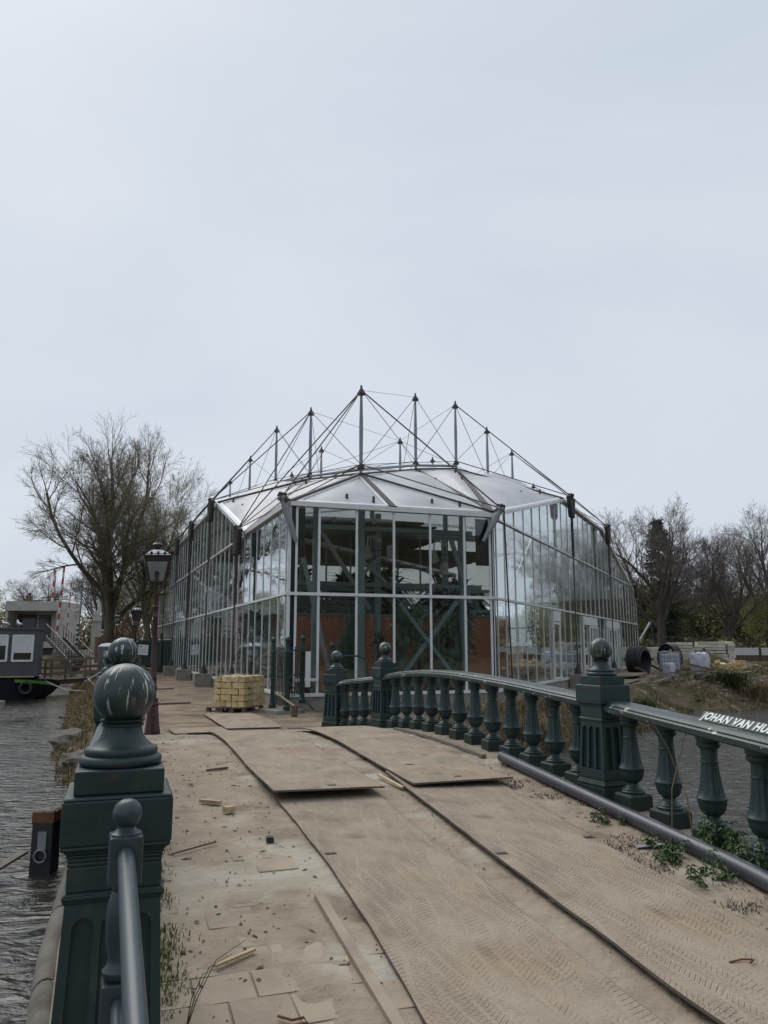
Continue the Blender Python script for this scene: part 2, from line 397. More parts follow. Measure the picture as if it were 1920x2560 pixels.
def roof_material():
    m = bpy.data.materials.new('roof_film'); m.use_nodes = True
    N, L = m.node_tree.nodes, m.node_tree.links
    b = N['Principled BSDF']
    b.inputs['Roughness'].default_value = 0.40
    b.inputs['Specular IOR Level'].default_value = 0.4
    tc = N.new('ShaderNodeTexCoord')
    nz = N.new('ShaderNodeTexNoise'); nz.inputs['Scale'].default_value = 0.8; nz.inputs['Detail'].default_value = 4
    nz.inputs['Distortion'].default_value = 0.6
    L.new(tc.outputs['Object'], nz.inputs['Vector'])
    rr = N.new('ShaderNodeValToRGB')
    rr.color_ramp.elements[0].position = 0.35; rr.color_ramp.elements[0].color = (0.64, 0.64, 0.67, 1)
    rr.color_ramp.elements[1].position = 0.65; rr.color_ramp.elements[1].color = (0.78, 0.78, 0.81, 1)
    L.new(nz.outputs['Fac'], rr.inputs['Fac']); L.new(rr.outputs['Color'], b.inputs['Base Color'])
    bp = N.new('ShaderNodeBump'); bp.inputs['Distance'].default_value = 0.03
    L.new(nz.outputs['Fac'], bp.inputs['Height']); L.new(bp.outputs['Normal'], b.inputs['Normal'])
    tl = N.new('ShaderNodeBsdfTranslucent'); tl.inputs['Color'].default_value = (0.72, 0.74, 0.76, 1)
    mx = N.new('ShaderNodeMixShader'); mx.inputs[0].default_value = 0.30
    L.new(b.outputs[0], mx.inputs[1]); L.new(tl.outputs[0], mx.inputs[2])
    L.new(mx.outputs[0], N['Material Output'].inputs['Surface'])
    MATS['roof_film'] = m
roof_material()

def water_material():
    m = bpy.data.materials.new('canal_water'); m.use_nodes = True
    N, L = m.node_tree.nodes, m.node_tree.links
    b = N['Principled BSDF']
    b.inputs['Base Color'].default_value = (0.034, 0.034, 0.028, 1)
    b.inputs['Roughness'].default_value = 0.05
    b.inputs['IOR'].default_value = 1.33
    tc = N.new('ShaderNodeTexCoord')
    mp = N.new('ShaderNodeMapping'); mp.inputs['Rotation'].default_value = (0, 0, 0.3); mp.inputs['Scale'].default_value = (0.9, 1.7, 1)
    L.new(tc.outputs['Object'], mp.inputs['Vector'])
    n1 = N.new('ShaderNodeTexNoise'); n1.inputs['Scale'].default_value = 2.6; n1.inputs['Detail'].default_value = 5; n1.inputs['Distortion'].default_value = 1.2
    n2 = N.new('ShaderNodeTexNoise'); n2.inputs['Scale'].default_value = 0.35; n2.inputs['Detail'].default_value = 3
    L.new(mp.outputs['Vector'], n1.inputs['Vector']); L.new(tc.outputs['Object'], n2.inputs['Vector'])
    r2 = N.new('ShaderNodeMapRange'); r2.inputs['From Min'].default_value = 0.35; r2.inputs['From Max'].default_value = 0.65
    r2.inputs['To Min'].default_value = 0.35; r2.inputs['To Max'].default_value = 1.0
    L.new(n2.outputs['Fac'], r2.inputs['Value'])
    mu = N.new('ShaderNodeMath'); mu.operation = 'MULTIPLY'
    L.new(n1.outputs['Fac'], mu.inputs[0]); L.new(r2.outputs['Result'], mu.inputs[1])
    bp = N.new('ShaderNodeBump'); bp.inputs['Distance'].default_value = 0.12; bp.inputs['Strength'].default_value = 0.9
    L.new(mu.outputs[0], bp.inputs['Height']); L.new(bp.outputs['Normal'], b.inputs['Normal'])
    MATS['canal_water'] = m
water_material()

# ------------------------------------------------------------------ mesh helpers
class MB:
    def __init__(self):
        self.v, self.f = [], []
    def add(self, vs, fs):
        o = len(self.v)
        self.v.extend(tuple(p) for p in vs)
        self.f.extend(tuple(i + o for i in q) for q in fs)
        return self
    def box(self, c, s, rz=0.0, rx=0.0, ry=0.0, M=None):
        x, y, z = s[0] / 2, s[1] / 2, s[2] / 2
        vs = [V((a, b_, d)) for a in (-x, x) for b_ in (-y, y) for d in (-z, z)]
        if rz or rx or ry:
            E_ = Matrix.Rotation(rz, 3, 'Z') @ Matrix.Rotation(ry, 3, 'Y') @ Matrix.Rotation(rx, 3, 'X')
            vs = [E_ @ p for p in vs]
        vs = [p + V(c) for p in vs]
        if M: vs = [M @ p for p in vs]
        return self.add(vs, [(0, 1, 3, 2), (4, 6, 7, 5), (0, 4, 5, 1), (2, 3, 7, 6), (0, 2, 6, 4), (1, 5, 7, 3)])
    def bar(self, p, q, w, h=None, up=(0, 0, 1)):
        """rectangular bar from p to q"""
        h = h or w
        p, q = V(p), V(q); d = (q - p)
        if d.length < 1e-6: return self
        d.normalize(); u = V(up)
        if abs(d.dot(u)) > 0.98: u = V((0, 1, 0)) if abs(d.y) < 0.9 else V((1, 0, 0))
        s = d.cross(u).normalized(); u = s.cross(d)
        vs = []
        for e in (p, q):
            for a, b_ in ((-1, -1), (1, -1), (1, 1), (-1, 1)):
                vs.append(e + s * (a * w / 2) + u * (b_ * h / 2))
        return self.add(vs, [(3, 2, 1, 0), (4, 5, 6, 7), (0, 1, 5, 4), (1, 2, 6, 5), (2, 3, 7, 6), (3, 0, 4, 7)])
    def tube(self, pts, rad, n=8, cap=True):
        pts = [V(p) for p in pts]
        if not hasattr(rad, '__len__'): rad = [rad] * len(pts)
        o = len(self.v); prev = None
        for i, p in enumerate(pts):
            a = pts[max(i - 1, 0)]; b_ = pts[min(i + 1, len(pts) - 1)]
            d = (b_ - a).normalized() if (b_ - a).length > 1e-9 else V((0, 0, 1))
            if prev is None:
                u = V((0, 0, 1)) if abs(d.z) < 0.9 else V((1, 0, 0))
                s = d.cross(u).normalized()
            else:
                s = (prev - d * prev.dot(d))
                s = s.normalized() if s.length > 1e-6 else d.orthogonal().normalized()
            prev = s; t = d.cross(s)
            for k in range(n):
                an = 2 * PI * k / n
                q = p + (s * math.cos(an) + t * math.sin(an)) * rad[i]
                self.v.append((q.x, q.y, q.z))
        for i in range(len(pts) - 1):
            for k in range(n):
                a = o + i * n + k; b_ = o + i * n + (k + 1) % n
                self.f.append((a, b_, b_ + n, a + n))
        if cap:
            self.f.append(tuple(o + k for k in range(n - 1, -1, -1)))
            self.f.append(tuple(o + (len(pts) - 1) * n + k for k in range(n)))
        return self
    def lathe(self, prof, n=24, c=(0, 0, 0), mod=None, cap=True):
        """prof: list of (r, z); mod(i, k, r) may change a radius"""
        o = len(self.v); c = V(c)
        for i, (r, z) in enumerate(prof):
            for k in range(n):
                a = 2 * PI * k / n
                rr = mod(i, k, r) if mod else r
                self.v.append((c.x + rr * math.cos(a), c.y + rr * math.sin(a), c.z + z))
        m = len(prof)
        for i in range(m - 1):
            for k in range(n):
                a = o + i * n + k; b_ = o + i * n + (k + 1) % n
                self.f.append((a, b_, b_ + n, a + n))
        if cap:
            self.f.append(tuple(o + k for k in range(n - 1, -1, -1)))
            self.f.append(tuple(o + (m - 1) * n + k for k in range(n)))
        return self
    def frustum(self, w0, w1, z0, z1, c=(0, 0), d0=None, d1=None):
        """square frustum, full widths"""
        d0 = d0 or w0; d1 = d1 or w1
        vs = []
        for w, d, z in ((w0, d0, z0), (w1, d1, z1)):
            for a, b_ in ((-1, -1), (1, -1), (1, 1), (-1, 1)):
                vs.append((c[0] + a * w / 2, c[1] + b_ * d / 2, z))
        return self.add(vs, [(3, 2, 1, 0), (4, 5, 6, 7), (0, 1, 5, 4), (1, 2, 6, 5), (2, 3, 7, 6), (3, 0, 4, 7)])
    def prism(self, poly, z0, z1):
        n = len(poly)
        vs = [(x, y, z0) for x, y in poly] + [(x, y, z1) for x, y in poly]
        fs = [tuple(range(n - 1, -1, -1)), tuple(range(n, 2 * n))]
        fs += [(i, (i + 1) % n, n + (i + 1) % n, n + i) for i in range(n)]
        return self.add(vs, fs)
    def sphere(self, c, r, n=24, m=14, sx=1, sy=1, sz=1):
        c = V(c); o = len(self.v)
        self.v.append((c.x, c.y, c.z - r * sz))
        for i in range(1, m):
            t = -PI / 2 + PI * i / m
            for k in range(n):
                a = 2 * PI * k / n
                self.v.append((c.x + r * sx * math.cos(t) * math.cos(a), c.y + r * sy * math.cos(t) * math.sin(a), c.z + r * sz * math.sin(t)))
        self.v.append((c.x, c.y, c.z + r * sz)); top = len(self.v) - 1
        for k in range(n): self.f.append((o, o + 1 + (k + 1) % n, o + 1 + k))
        for i in range(m - 2):
            for k in range(n):
                a = o + 1 + i * n + k; b_ = o + 1 + i * n + (k + 1) % n
                self.f.append((a, b_, b_ + n, a + n))
        b0 = o + 1 + (m - 2) * n
        for k in range(n): self.f.append((b0 + k, b0 + (k + 1) % n, top))
        return self
    def mesh(self, name, material, smooth=None):
        me = bpy.data.meshes.new(name)
        me.from_pydata(self.v, [], self.f)
        if material:
            me.materials.append(MATS[material] if isinstance(material, str) else material)
        if smooth is not None:
            me.shade_smooth()
            me.set_sharp_from_angle(angle=math.radians(smooth))
        me.validate(verbose=False)
        return me
    def build(self, name, material, parent=None, smooth=None, loc=None, bevel=0.0):
        me = self.mesh(name, material, smooth)
        o = bpy.data.objects.new(name, me); COL.objects.link(o)
        if parent is not None: o.parent = parent
        if loc is not None: o.location = loc
        if bevel:
            md = o.modifiers.new('bevel', 'BEVEL'); md.width = bevel; md.segments = 2; md.limit_method = 'ANGLE'
            md.angle_limit = math.radians(40)
        return o

def tag(o, label, cat, group=None):
    o['label'] = label; o['category'] = cat
    if group: o['group'] = group
    return o
def thing(name, label, cat, loc=(0, 0, 0), rz=0.0, group=None):
    o = bpy.data.objects.new(name, None); COL.objects.link(o)
    o.empty_display_size = 0.1
    o.location = loc; o.rotation_euler = (0, 0, rz)
    return tag(o, label, cat, group)
def structure(o):
    o['kind'] = 'structure'; return o
def stuff(o, label=None, cat=None):
    o['kind'] = 'stuff'
    if label: o['label'] = label; o['category'] = cat
    return o
def share(name, me, parent=None, loc=(0, 0, 0), rz=0.0, scale=None, rot=None):
    o = bpy.data.objects.new(name, me); COL.objects.link(o)
    if parent is not None: o.parent = parent
    o.location = loc
    o.rotation_euler = rot if rot else (0, 0, rz)
    if scale: o.scale = scale
    return o
def copy_tree(o, parent=None):
    c = o.copy(); COL.objects.link(c)
    if parent is not None: c.parent = parent
    for ch in list(o.children): copy_tree(ch, c)
    return c
def lerp(a, b, t): return a + (b - a) * t
def interp(x, xs, ys):
    if x <= xs[0]: return ys[0]
    for i in range(len(xs) - 1):
        if x <= xs[i + 1]:
            t = (x - xs[i]) / (xs[i + 1] - xs[i])
            return lerp(ys[i], ys[i + 1], t)
    return ys[-1]
def smoothstep(a, b, x):
    t = min(1, max(0, (x - a) / (b - a))); return t * t * (3 - 2 * t)
def fbm(x, y, z=0.0, sc=1.0):
    return mnoise.fractal(V((x * sc, y * sc, z)), 1.0, 2.0, 4)

# ------------------------------------------------------------------ frames of the place
DX, DY = -0.3180, 0.9481          # heading of the bridge
def W(s, n, z=0.0): return V((DX * s + DY * n, DY * s - DX * n, z))
BR_ANG = math.atan2(DY, DX) - PI / 2     # rotation that turns +Y into the bridge heading
HS = [-8, -4, -2, 0, 1.7, 3.4, 5, 7.2, 9.3, 11, 12.2, 13.4, 15, 16.6, 18, 20]
HZ = [-.10, -.08, -.05, .03, .11, .185, .25, .355, .46, .52, .515, .45, .275, .10, .015, 0]
def H(s):
    # smooth through the table
    return (interp(s - .5, HS, HZ) + interp(s, HS, HZ) * 2 + interp(s + .5, HS, HZ)) / 4

# ------------------------------------------------------------------ water and ground
WATER_Z = -0.75
wm = MB()
wm.add([(-600, -300, WATER_Z), (600, -300, WATER_Z), (600, 600, WATER_Z), (-600, 600, WATER_Z)], [(0, 1, 2, 3)])
structure(wm.build('canal_water', 'canal_water'))

LAND_FAR = [(-4.9, 14.4), (-6.3, 15.6), (-8.3, 20.2), (-9.4, 23.2), (-11.6, 29.0), (-14.6, 36.6), (-18.0, 45.5), (-21.4, 54.5), (-24.5, 62.0),
            (-60, 61.0), (-1500, 60.0), (-1500, 2500), (1500, 2500), (1500, 70), (60, 52), (34, 42), (22, 37.5), (16.8, 34.4), (14.6, 32.4), (13.2, 33.4), (11.6, 30.0),
            (8.2, 24.8), (6.3, 22.6), (4.7, 20.6), (2.6, 17.7), (1.1, 15.7), (0.2, 14.6)]
p0, p1_ = W(-3.0, -900), W(-3.0, 900)
LAND_NEAR = [(p0.x, p0.y), (p1_.x, p1_.y), (p1_.x - 1, p1_.y - 2500), (p0.x - 1, p0.y - 2500)]
def poly_dist(poly, x, y):
    inside = False; best = 1e18; n = len(poly)
    for i in range(n):
        x1, y1 = poly[i]; x2, y2 = poly[(i + 1) % n]
        if (y1 > y) != (y2 > y) and x < (x2 - x1) * (y - y1) / (y2 - y1) + x1: inside = not inside
        dx, dy = x2 - x1, y2 - y1
        t = max(0, min(1, ((x - x1) * dx + (y - y1) * dy) / (dx * dx + dy * dy)))
        d = (x - x1 - t * dx) ** 2 + (y - y1 - t * dy) ** 2
        if d < best: best = d
    return math.sqrt(best) if inside else -math.sqrt(best)
FL, FR = V((-2.94, 23.6, 0)), V((3.68, 25.9, 0))
AL, AR = V((-0.3577, 0.9338, 0)), V((0.4258, 0.9048, 0))
BF = (FR - FL).normalized()
NF = V((-BF.y, BF.x, 0))            # into the greenhouse
OL = V((-AL.y, AL.x, 0))            # outward from the left wall
OR = V((AR.y, -AR.x, 0))            # outward from the right wall
def ground_z(x, y):
    d = poly_dist(LAND_FAR, x, y)
    if d < -3: d = max(d, poly_dist(LAND_NEAR, x, y))
    if d < 0:
        return max(WATER_Z - 0.04 + d * 0.7, -2.2)
    right = smoothstep(-2, 6, (x - FR.x) * OR.x + (y - FR.y) * OR.y) if y > 14 else 0
    wobble = fbm(x, y, 0, 0.35)
    land = 0.0
    if right > 0:
        land = right * (0.10 + 0.012 * max(0, y - 30)) + right * 0.20 * wobble + right * 0.20 * fbm(x, y, 5, 1.1)
        land = min(land, 0.6)
    else:
        land = 0.018 * wobble
    wl_ = (x - FL.x) * OL.x + (y - FL.y) * OL.y
    if y > 50 and x < 0: land += 1.05 * smoothstep(52, 63, y) * smoothstep(0.3, 2.5, wl_)
    slope = lerp(1.1, 2.8, right)
    k = smoothstep(0, slope, d + 0.35 * wobble * min(1, d))
    return lerp(WATER_Z - 0.04, land, k)
def axis(parts):
    out = []
    for a, b, st in parts:
        n = max(1, round((b - a) / st))
        out += [a + (b - a) * i / n for i in range(n)]
    out.append(parts[-1][1])
    return out
gx = axis([(-1500, -300, 400), (-300, -60, 30), (-60, -26, 3), (-26, 34, 0.42), (34, 80, 4), (80, 300, 40), (300, 1500, 400)])
gy = axis([(-2500, -100, 600), (-100, -20, 20), (-20, 13, 1.5), (13, 62, 0.42), (62, 100, 3), (100, 400, 50), (400, 2500, 500)])
gm = MB(); mixv = []
for y in gy:
    for x in gx:
        z = ground_z(x, y)
        gm.v.append((x, y, z))
        wl_ = (x - FL.x) * OL.x + (y - FL.y) * OL.y        # distance outside the left wall
        path = 1.0 if y < 14 else smoothstep(5.9, 4.6, wl_)
        if y > 14:
            rr_ = (x - FR.x) * OR.x + (y - FR.y) * OR.y
            path = min(path, max(smoothstep(1.0, -1.0, rr_), smoothstep(3.4, 2.2, rr_) if y > 28 else 0, smoothstep(24, 20, y) * smoothstep(3.2, 1.0, x)))
        mixv.append(path)
nx = len(gx)
for j in range(len(gy) - 1):
    for i in range(nx - 1):
        a = j * nx + i
        gm.f.append((a, a + 1, a + nx + 1, a + nx))

def ground_material():
    m = mat('ground_earth', (0.090, 0.070, 0.047), (0.175, 0.135, 0.092), rough=1.0, scale=2.6, bump=0.10, bscale=5, spec=0.1,
            c3=(0.075, 0.075, 0.034), s3=0.9, t3=(0.48, 0.62), c4=(0.26, 0.225, 0.175), s4=2.2, t4=(0.60, 0.68))
    N, L = m.node_tree.nodes, m.node_tree.links
    b = N['Principled BSDF']
    old = b.inputs['Base Color'].links[0].from_socket
    at = N.new('ShaderNodeAttribute'); at.attribute_name = 'sandy'
    tc = N.new('ShaderNodeTexCoord')
    nz = N.new('ShaderNodeTexNoise'); nz.inputs['Scale'].default_value = 0.7; nz.inputs['Detail'].default_value = 7
    L.new(tc.outputs['Object'], nz.inputs['Vector'])
    ma = N.new('ShaderNodeMath'); ma.operation = 'ADD'
    L.new(at.outputs['Fac'], ma.inputs[0]); L.new(nz.outputs['Fac'], ma.inputs[1])
    rr = N.new('ShaderNodeValToRGB'); rr.color_ramp.elements[0].position = 0.0; rr.color_ramp.elements[1].position = 1.0
    mr = N.new('ShaderNodeMapRange'); mr.inputs['From Min'].default_value = 0.88; mr.inputs['From Max'].default_value = 1.12
    L.new(ma.outputs[0], mr.inputs['Value'])
    n2 = N.new('ShaderNodeTexNoise'); n2.inputs['Scale'].default_value = 1.1; n2.inputs['Detail'].default_value = 8
    L.new(tc.outputs['Object'], n2.inputs['Vector'])
    r2 = N.new('ShaderNodeValToRGB')
    r2.color_ramp.elements[0].position = 0.36; r2.color_ramp.elements[0].color = (0.16, 0.127, 0.095, 1)
    r2.color_ramp.elements[1].position = 0.62; r2.color_ramp.elements[1].color = (0.285, 0.225, 0.165, 1)
    L.new(n2.outputs['Fac'], r2.inputs['Fac'])
    mx = N.new('ShaderNodeMixRGB')
    L.new(mr.outputs['Result'], mx.inputs[0]); L.new(old, mx.inputs[1]); L.new(r2.outputs['Color'], mx.inputs[2])
    L.new(mx.outputs['Color'], b.inputs['Base Color'])
ground_material()
go = gm.build('ground', 'ground_earth', smooth=60)
at_ = go.data.attributes.new('sandy', 'FLOAT', 'POINT')
at_.data.foreach_set('value', mixv)
structure(go)

# ------------------------------------------------------------------ bridge
def nR(s): return interp(s, [0, 2, 5, 7, 9, 12, 14.6], [3.9, 4.25, 4.66, 4.86, 4.93, 4.92, 4.85])
def nL(s): return interp(s, [0, 2.6, 3.4, 5, 6.9, 9, 16], [0, 0, 0, -.05, 0, 0, -.1])
dm = MB()
ds = axis([(-8, 1.5, 0.4), (1.5, 16, 0.055), (16, 18.6, 0.1)])
NU = 92
for s in ds:
    a, b = nL(s) - 0.21, nR(s) + 0.27
    if s > 15: b = lerp(b, 4.0, smoothstep(15, 18, s))
    for i in range(NU + 1):
        u = i / NU; n = lerp(a, b, u); p = W(s, n)
        z = H(s)
        if 0.03 < u < 0.97:
            z += 0.010 * fbm(p.x, p.y, 1, 2.2) + 0.006 * fbm(p.x, p.y, 2, 7)
            # wheel ruts of sand spilling beside the plates
            z += 0.016 * math.exp(-((n - 1.12) / 0.22) ** 2) * (0.5 + fbm(p.x, p.y, 3, 1.7))
            z += 0.012 * math.exp(-((n - 4.2) / 0.3) ** 2) * (0.5 + fbm(p.x, p.y, 4, 1.7))
        if s > 16.5: z -= 0.03 * smoothstep(16.5, 18.6, s)
        dm.v.append((p.x, p.y, z))
for j in range(len(ds) - 1):
    for i in range(NU):
        a = j * (NU + 1) + i
        dm.f.append((a, a + 1, a + NU + 2, a + NU + 1))
deck = structure(dm.build('bridge_deck', 'sand', smooth=70))

bridge = thing('canal_bridge', 'low arched canal bridge with brick side walls and rounded stone coping', 'bridge', W(8, 2.4, WATER_Z))
base = V(bridge.location)
for nf, sg in ((nL, -1), (nR, 1)):
    sm = MB()
    cnt = 0
    for k in range(93):
        s = -3.2 + k * 0.2
        n0 = nf(s) + sg * 0.14; n1 = nf(s) + sg * 0.27
        if s > 15 and sg > 0: n0 = lerp(n0, 4.1, smoothstep(15, 15.4, s)); n1 = n0 + .22
        q = 1 - ((s - 8.4) / 5.2) ** 2
        zb = -2.0 if q <= 0 else -0.95 + 0.98 * math.sqrt(q)
        zt = H(s) - 0.05
        for n, z in ((n0, zb), (n0, zt), (n1, zt), (n1, zb)):
            p = W(s, n, z) - base; sm.v.append(tuple(p))
        if k:
            a = cnt - 4; b = cnt
            for i in range(4):
                j = (i + 1) % 4
                sm.f.append((a + i, a + j, b + j, b + i))
        cnt += 4
    sm.build('spandrel_wall', 'brick_dark', bridge)
for nf, sg in ((nL, -1), (nR, 1)):
    s = -2.6
    while s < 14.6:
        L_ = 1.02
        cm = MB(); pts = []
        for k in range(7):
            ss = s + 0.012 + (L_ - 0.024) * k / 6
            c = W(ss, nf(ss) + sg * 0.235, H(ss) - 0.085) - base
            rowp = []
            for j in range(13):
                an = PI * (-0.30 + 1.45 * j / 12)
                side = W(0, sg) * (math.cos(an) * 0.072)
                rowp.append(c + side + V((0, 0, math.sin(an) * 0.10)))
            pts.append(rowp)
        for rp in pts: cm.v.extend(tuple(p) for p in rp)
        for i in range(6):
            for j in range(12):
                a = i * 13 + j; cm.f.append((a, a + 1, a + 14, a + 13))
        for i, e in ((0, 1), (6, -1)):
            cm.f.append(tuple(i * 13 + j for j in range(13)))
        cm.build('coping_stone', 'stone', bridge, smooth=40)
        s += L_

# paving slabs showing through the sand on the footway, children of the deck
slabv = []
ssz = 0.30
slab_me = []
for q in range(4):
    m_ = MB(); h = 0.146
    m_.frustum(2 * h, 2 * h - 0.006, -0.03, 0.0)
    slab_me.append(m_.mesh('paving_slab', 'slab'))
row = 0; s = 2.1
while s < 6.6:
    k = 0
    n = 0.12 + (0.15 if row % 2 else 0)
    while n < 1.36:
        keep = s < 4.75 or (mnoise.noise(V((s * 1.3, n * 2.1, 8))) > 0.22)
        if keep:
            dz = R.uniform(-.004, .004) + (0.008 if s < 4.4 else 0.003)
            sl = math.atan((H(s + .3) - H(s - .3)) / .6)
            o = share('paving_slab', slab_me[k % 4], deck, W(s, n, H(s) + dz), rot=(sl + R.uniform(-.012, .012), R.uniform(-.012, .012), BR_ANG + R.uniform(-.012, .012)))
        n += ssz; k += 1
    s += ssz + 0.001; row += 1

# ------------------------------------------------------------------ steel road plates
def road_plate(label, sa, sb, left, right, lift, hole=None, flat=None, seed=0):
    """left/right: functions n(s); lift: function (t along 0..1, u across 0..1) -> metres above deck"""
    mid = W((sa + sb) / 2, (left((sa + sb) / 2) + right((sa + sb) / 2)) / 2, 0)
    o_z = H((sa + sb) / 2) if flat is None else flat
    t = thing('road_plate', label, 'steel plate', (mid.x, mid.y, o_z), BR_ANG, 'steel road plates laid over the bridge')
    inv = Matrix.Rotation(-BR_ANG, 3, 'Z')
    m = MB(); NSg, NW = max(20, int((sb - sa) / .12)), 14
    top, bot = [], []
    for i in range(NSg + 1):
        tt = i / NSg; s = lerp(sa, sb, tt)
        for j in range(NW + 1):
            u = j / NW; n = lerp(left(s), right(s), u)
            n += 0.010 * fbm(s, seed, 1, 1.6) * (1 if j in (0, NW) else 0)
            z = (H(s) if flat is None else flat) + 0.030 + lift(tt, u) + 0.006 * fbm(s, n, seed, 0.8)
            p = inv @ (W(s, n, z) - V(t.location))
            top.append(p); bot.append(p - V((0, 0, 0.016)))
    nv = len(top)
    m.v = [tuple(p) for p in top] + [tuple(p) for p in bot]
    w_ = NW + 1
    for i in range(NSg):
        for j in range(NW):
            a = i * w_ + j
            m.f.append((a, a + 1, a + w_ + 1, a + w_))
            m.f.append((nv + a + w_, nv + a + w_ + 1, nv + a + 1, nv + a))
    ob = m.build('plate_sheet', 'road_plate', t, smooth=60)
    e = MB()
    def edge(ids):
        for a, b in zip(ids[:-1], ids[1:]):
            e.add([V(m.v[a]) + V((0, 0, .0015)), V(m.v[b]) + V((0, 0, .0015)), V(m.v[nv + b]) - V((0, 0, .001)), V(m.v[nv + a]) - V((0, 0, .001))], [(0, 1, 2, 3)])
    edge([i * w_ for i in range(NSg + 1)]); edge([i * w_ + NW for i in range(NSg, -1, -1)])
    edge([j for j in range(NW, -1, -1)]); edge([NSg * w_ + j for j in range(NW + 1)])
    e.build('cut_edge', 'plate_edge', t)
    for (hs_, hu) in (hole or []):
        tt = (hs_ - sa) / (sb - sa)
        n = lerp(left(hs_), right(hs_), hu)
        z = (H(hs_) if flat is None else flat) + 0.0305 + lift(tt, hu) + 0.006 * fbm(hs_, n, seed, 0.8)
        p = inv @ (W(hs_, n, z) - V(t.location))
        hm = MB().box(p, (0.085, 0.05, 0.006))  # raised black box, its colour stands for the shade inside a lifting hole
        hm.build('slot_shade_box', 'black_paint', t)
    return t
lin = lambda xs, ys: (lambda s: interp(s, xs, ys))
road_plate('long dirty steel plate under the raised one, beside the paving slabs', 0.3, 8.35,
           lin([0.3, 3.6, 4.7, 5.8, 7, 8.4], [1.30, 1.40, 1.48, 1.53, 1.53, 1.52]), lin([0.3, 3.3, 4.3, 6, 7.8, 8.4], [2.36, 2.45, 2.47, 2.51, 2.57, 2.58]),
           lambda t, u: 0.0 - 0.012 * u, [(6.05, 0.07)], seed=1)
road_plate('steel plate on the bridge crest whose end juts up over a dark gap', 7.72, 13.6,
           lin([7.7, 13.6], [1.47, 1.45]), lin([7.7, 13.6], [2.60, 2.58]),
           lambda t, u: 0.022 + 0.085 * max(0, 1 - t / 0.35) ** 1.6 * (1.0 - 0.25 * u), [(7.9, 0.55)], seed=2)
road_plate('long dirty steel plate on the side of the grey drain pipe', 0.3, 8.7,
           lin([0.3, 3.5, 5.5, 8.7], [2.56, 2.66, 2.76, 2.93]), lin([0.3, 3.9, 5.3, 8.0, 8.7], [3.6, 3.70, 3.78, 4.02, 4.04]),
           lambda t, u: 0.010 + 0.02 * (1 - u) - 0.012 * u, [(5.62, 0.06), (5.9, 0.95)], seed=3)
road_plate('steel plate on the bridge crest near the wooden strip, end slightly raised', 7.82, 14.5,
           lin([7.8, 14.5], [2.95, 2.98]), lin([7.8, 14.5], [4.10, 4.14]),
           lambda t, u: 0.035 + 0.045 * max(0, 1 - t / 0.25) ** 1.5, [(8.05, 0.52)], seed=4)
road_plate('steel plate on the far ramp leading down to the lamp post path', 13.9, 18.6,
           lin([13, 19], [1.15, 1.10]), lin([13, 19], [2.30, 2.28]), lambda t, u: 0.012 + 0.05 * max(0, t - .8) * (1 - u), seed=5)
road_plate('buckled steel plate lying in front of the stacked yellow stone', 18.2, 22.2,
           lin([18, 23], [2.35, 2.2]), lin([18, 23], [3.62, 3.45]), lambda t, u: 0.02 + 0.05 * u * math.sin(PI * t), seed=6, flat=0.0)

# ------------------------------------------------------------------ balustrades
def flute_face(m, w0, w1, z0, z1, nfl, depth, M):
    """one face of a tapering shaft with arched flutes cut into it; face looks along +X of M"""
    def hw(z): return lerp(w0, w1, (z - z0) / (z1 - z0)) / 2
    def P(y, z, dpt=0): return M @ V((hw(z) - dpt, y * hw(z) * 2, z))      # y in -.5..0.5 of width
    zb, zt = z0 + 0.07, z1 - 0.05
    margin = 0.10; gap = 0.075
    fw = (1 - 2 * margin - gap * (nfl - 1)) / nfl
    def quad(a, b, c, d): m.add([a, b, c, d], [(0, 1, 2, 3)])
    def strip(ya, yb, za, zb_): quad(P(ya, za), P(yb, za), P(yb, zb_), P(ya, zb_))
    strip(-.5, .5, z0, zb)
    y = -.5
    for i in range(nfl):
        ya = -.5 + margin + i * (fw + gap); yb = ya + fw
        strip(y, ya, zb, z1)
        ym = (ya + yb) / 2; rad = fw / 2; rz = rad * hw(z1) * 2
        zc = zt - rz
        pts = []
        for k in range(9):
            an = PI - PI * k / 8
            pts.append((ym + rad * math.cos(an), zc + rz * math.sin(an)))
        for (y1, q1), (y2, q2) in zip(pts[:-1], pts[1:]):
            quad(P(y1, q1), P(y2, q2), P(y2, z1), P(y1, z1))
        loop = [(ya, zb), (yb, zb)] + list(reversed(pts))
        for k in range(len(loop)):
            (y1, q1), (y2, q2) = loop[k], loop[(k + 1) % len(loop)]
            quad(P(y1, q1), P(y1, q1, depth), P(y2, q2, depth), P(y2, q2))
        m.add([P(a, b_, depth) for a, b_ in loop], [tuple(range(len(loop)))])
        y = yb
    strip(y, .5, zb, z1)

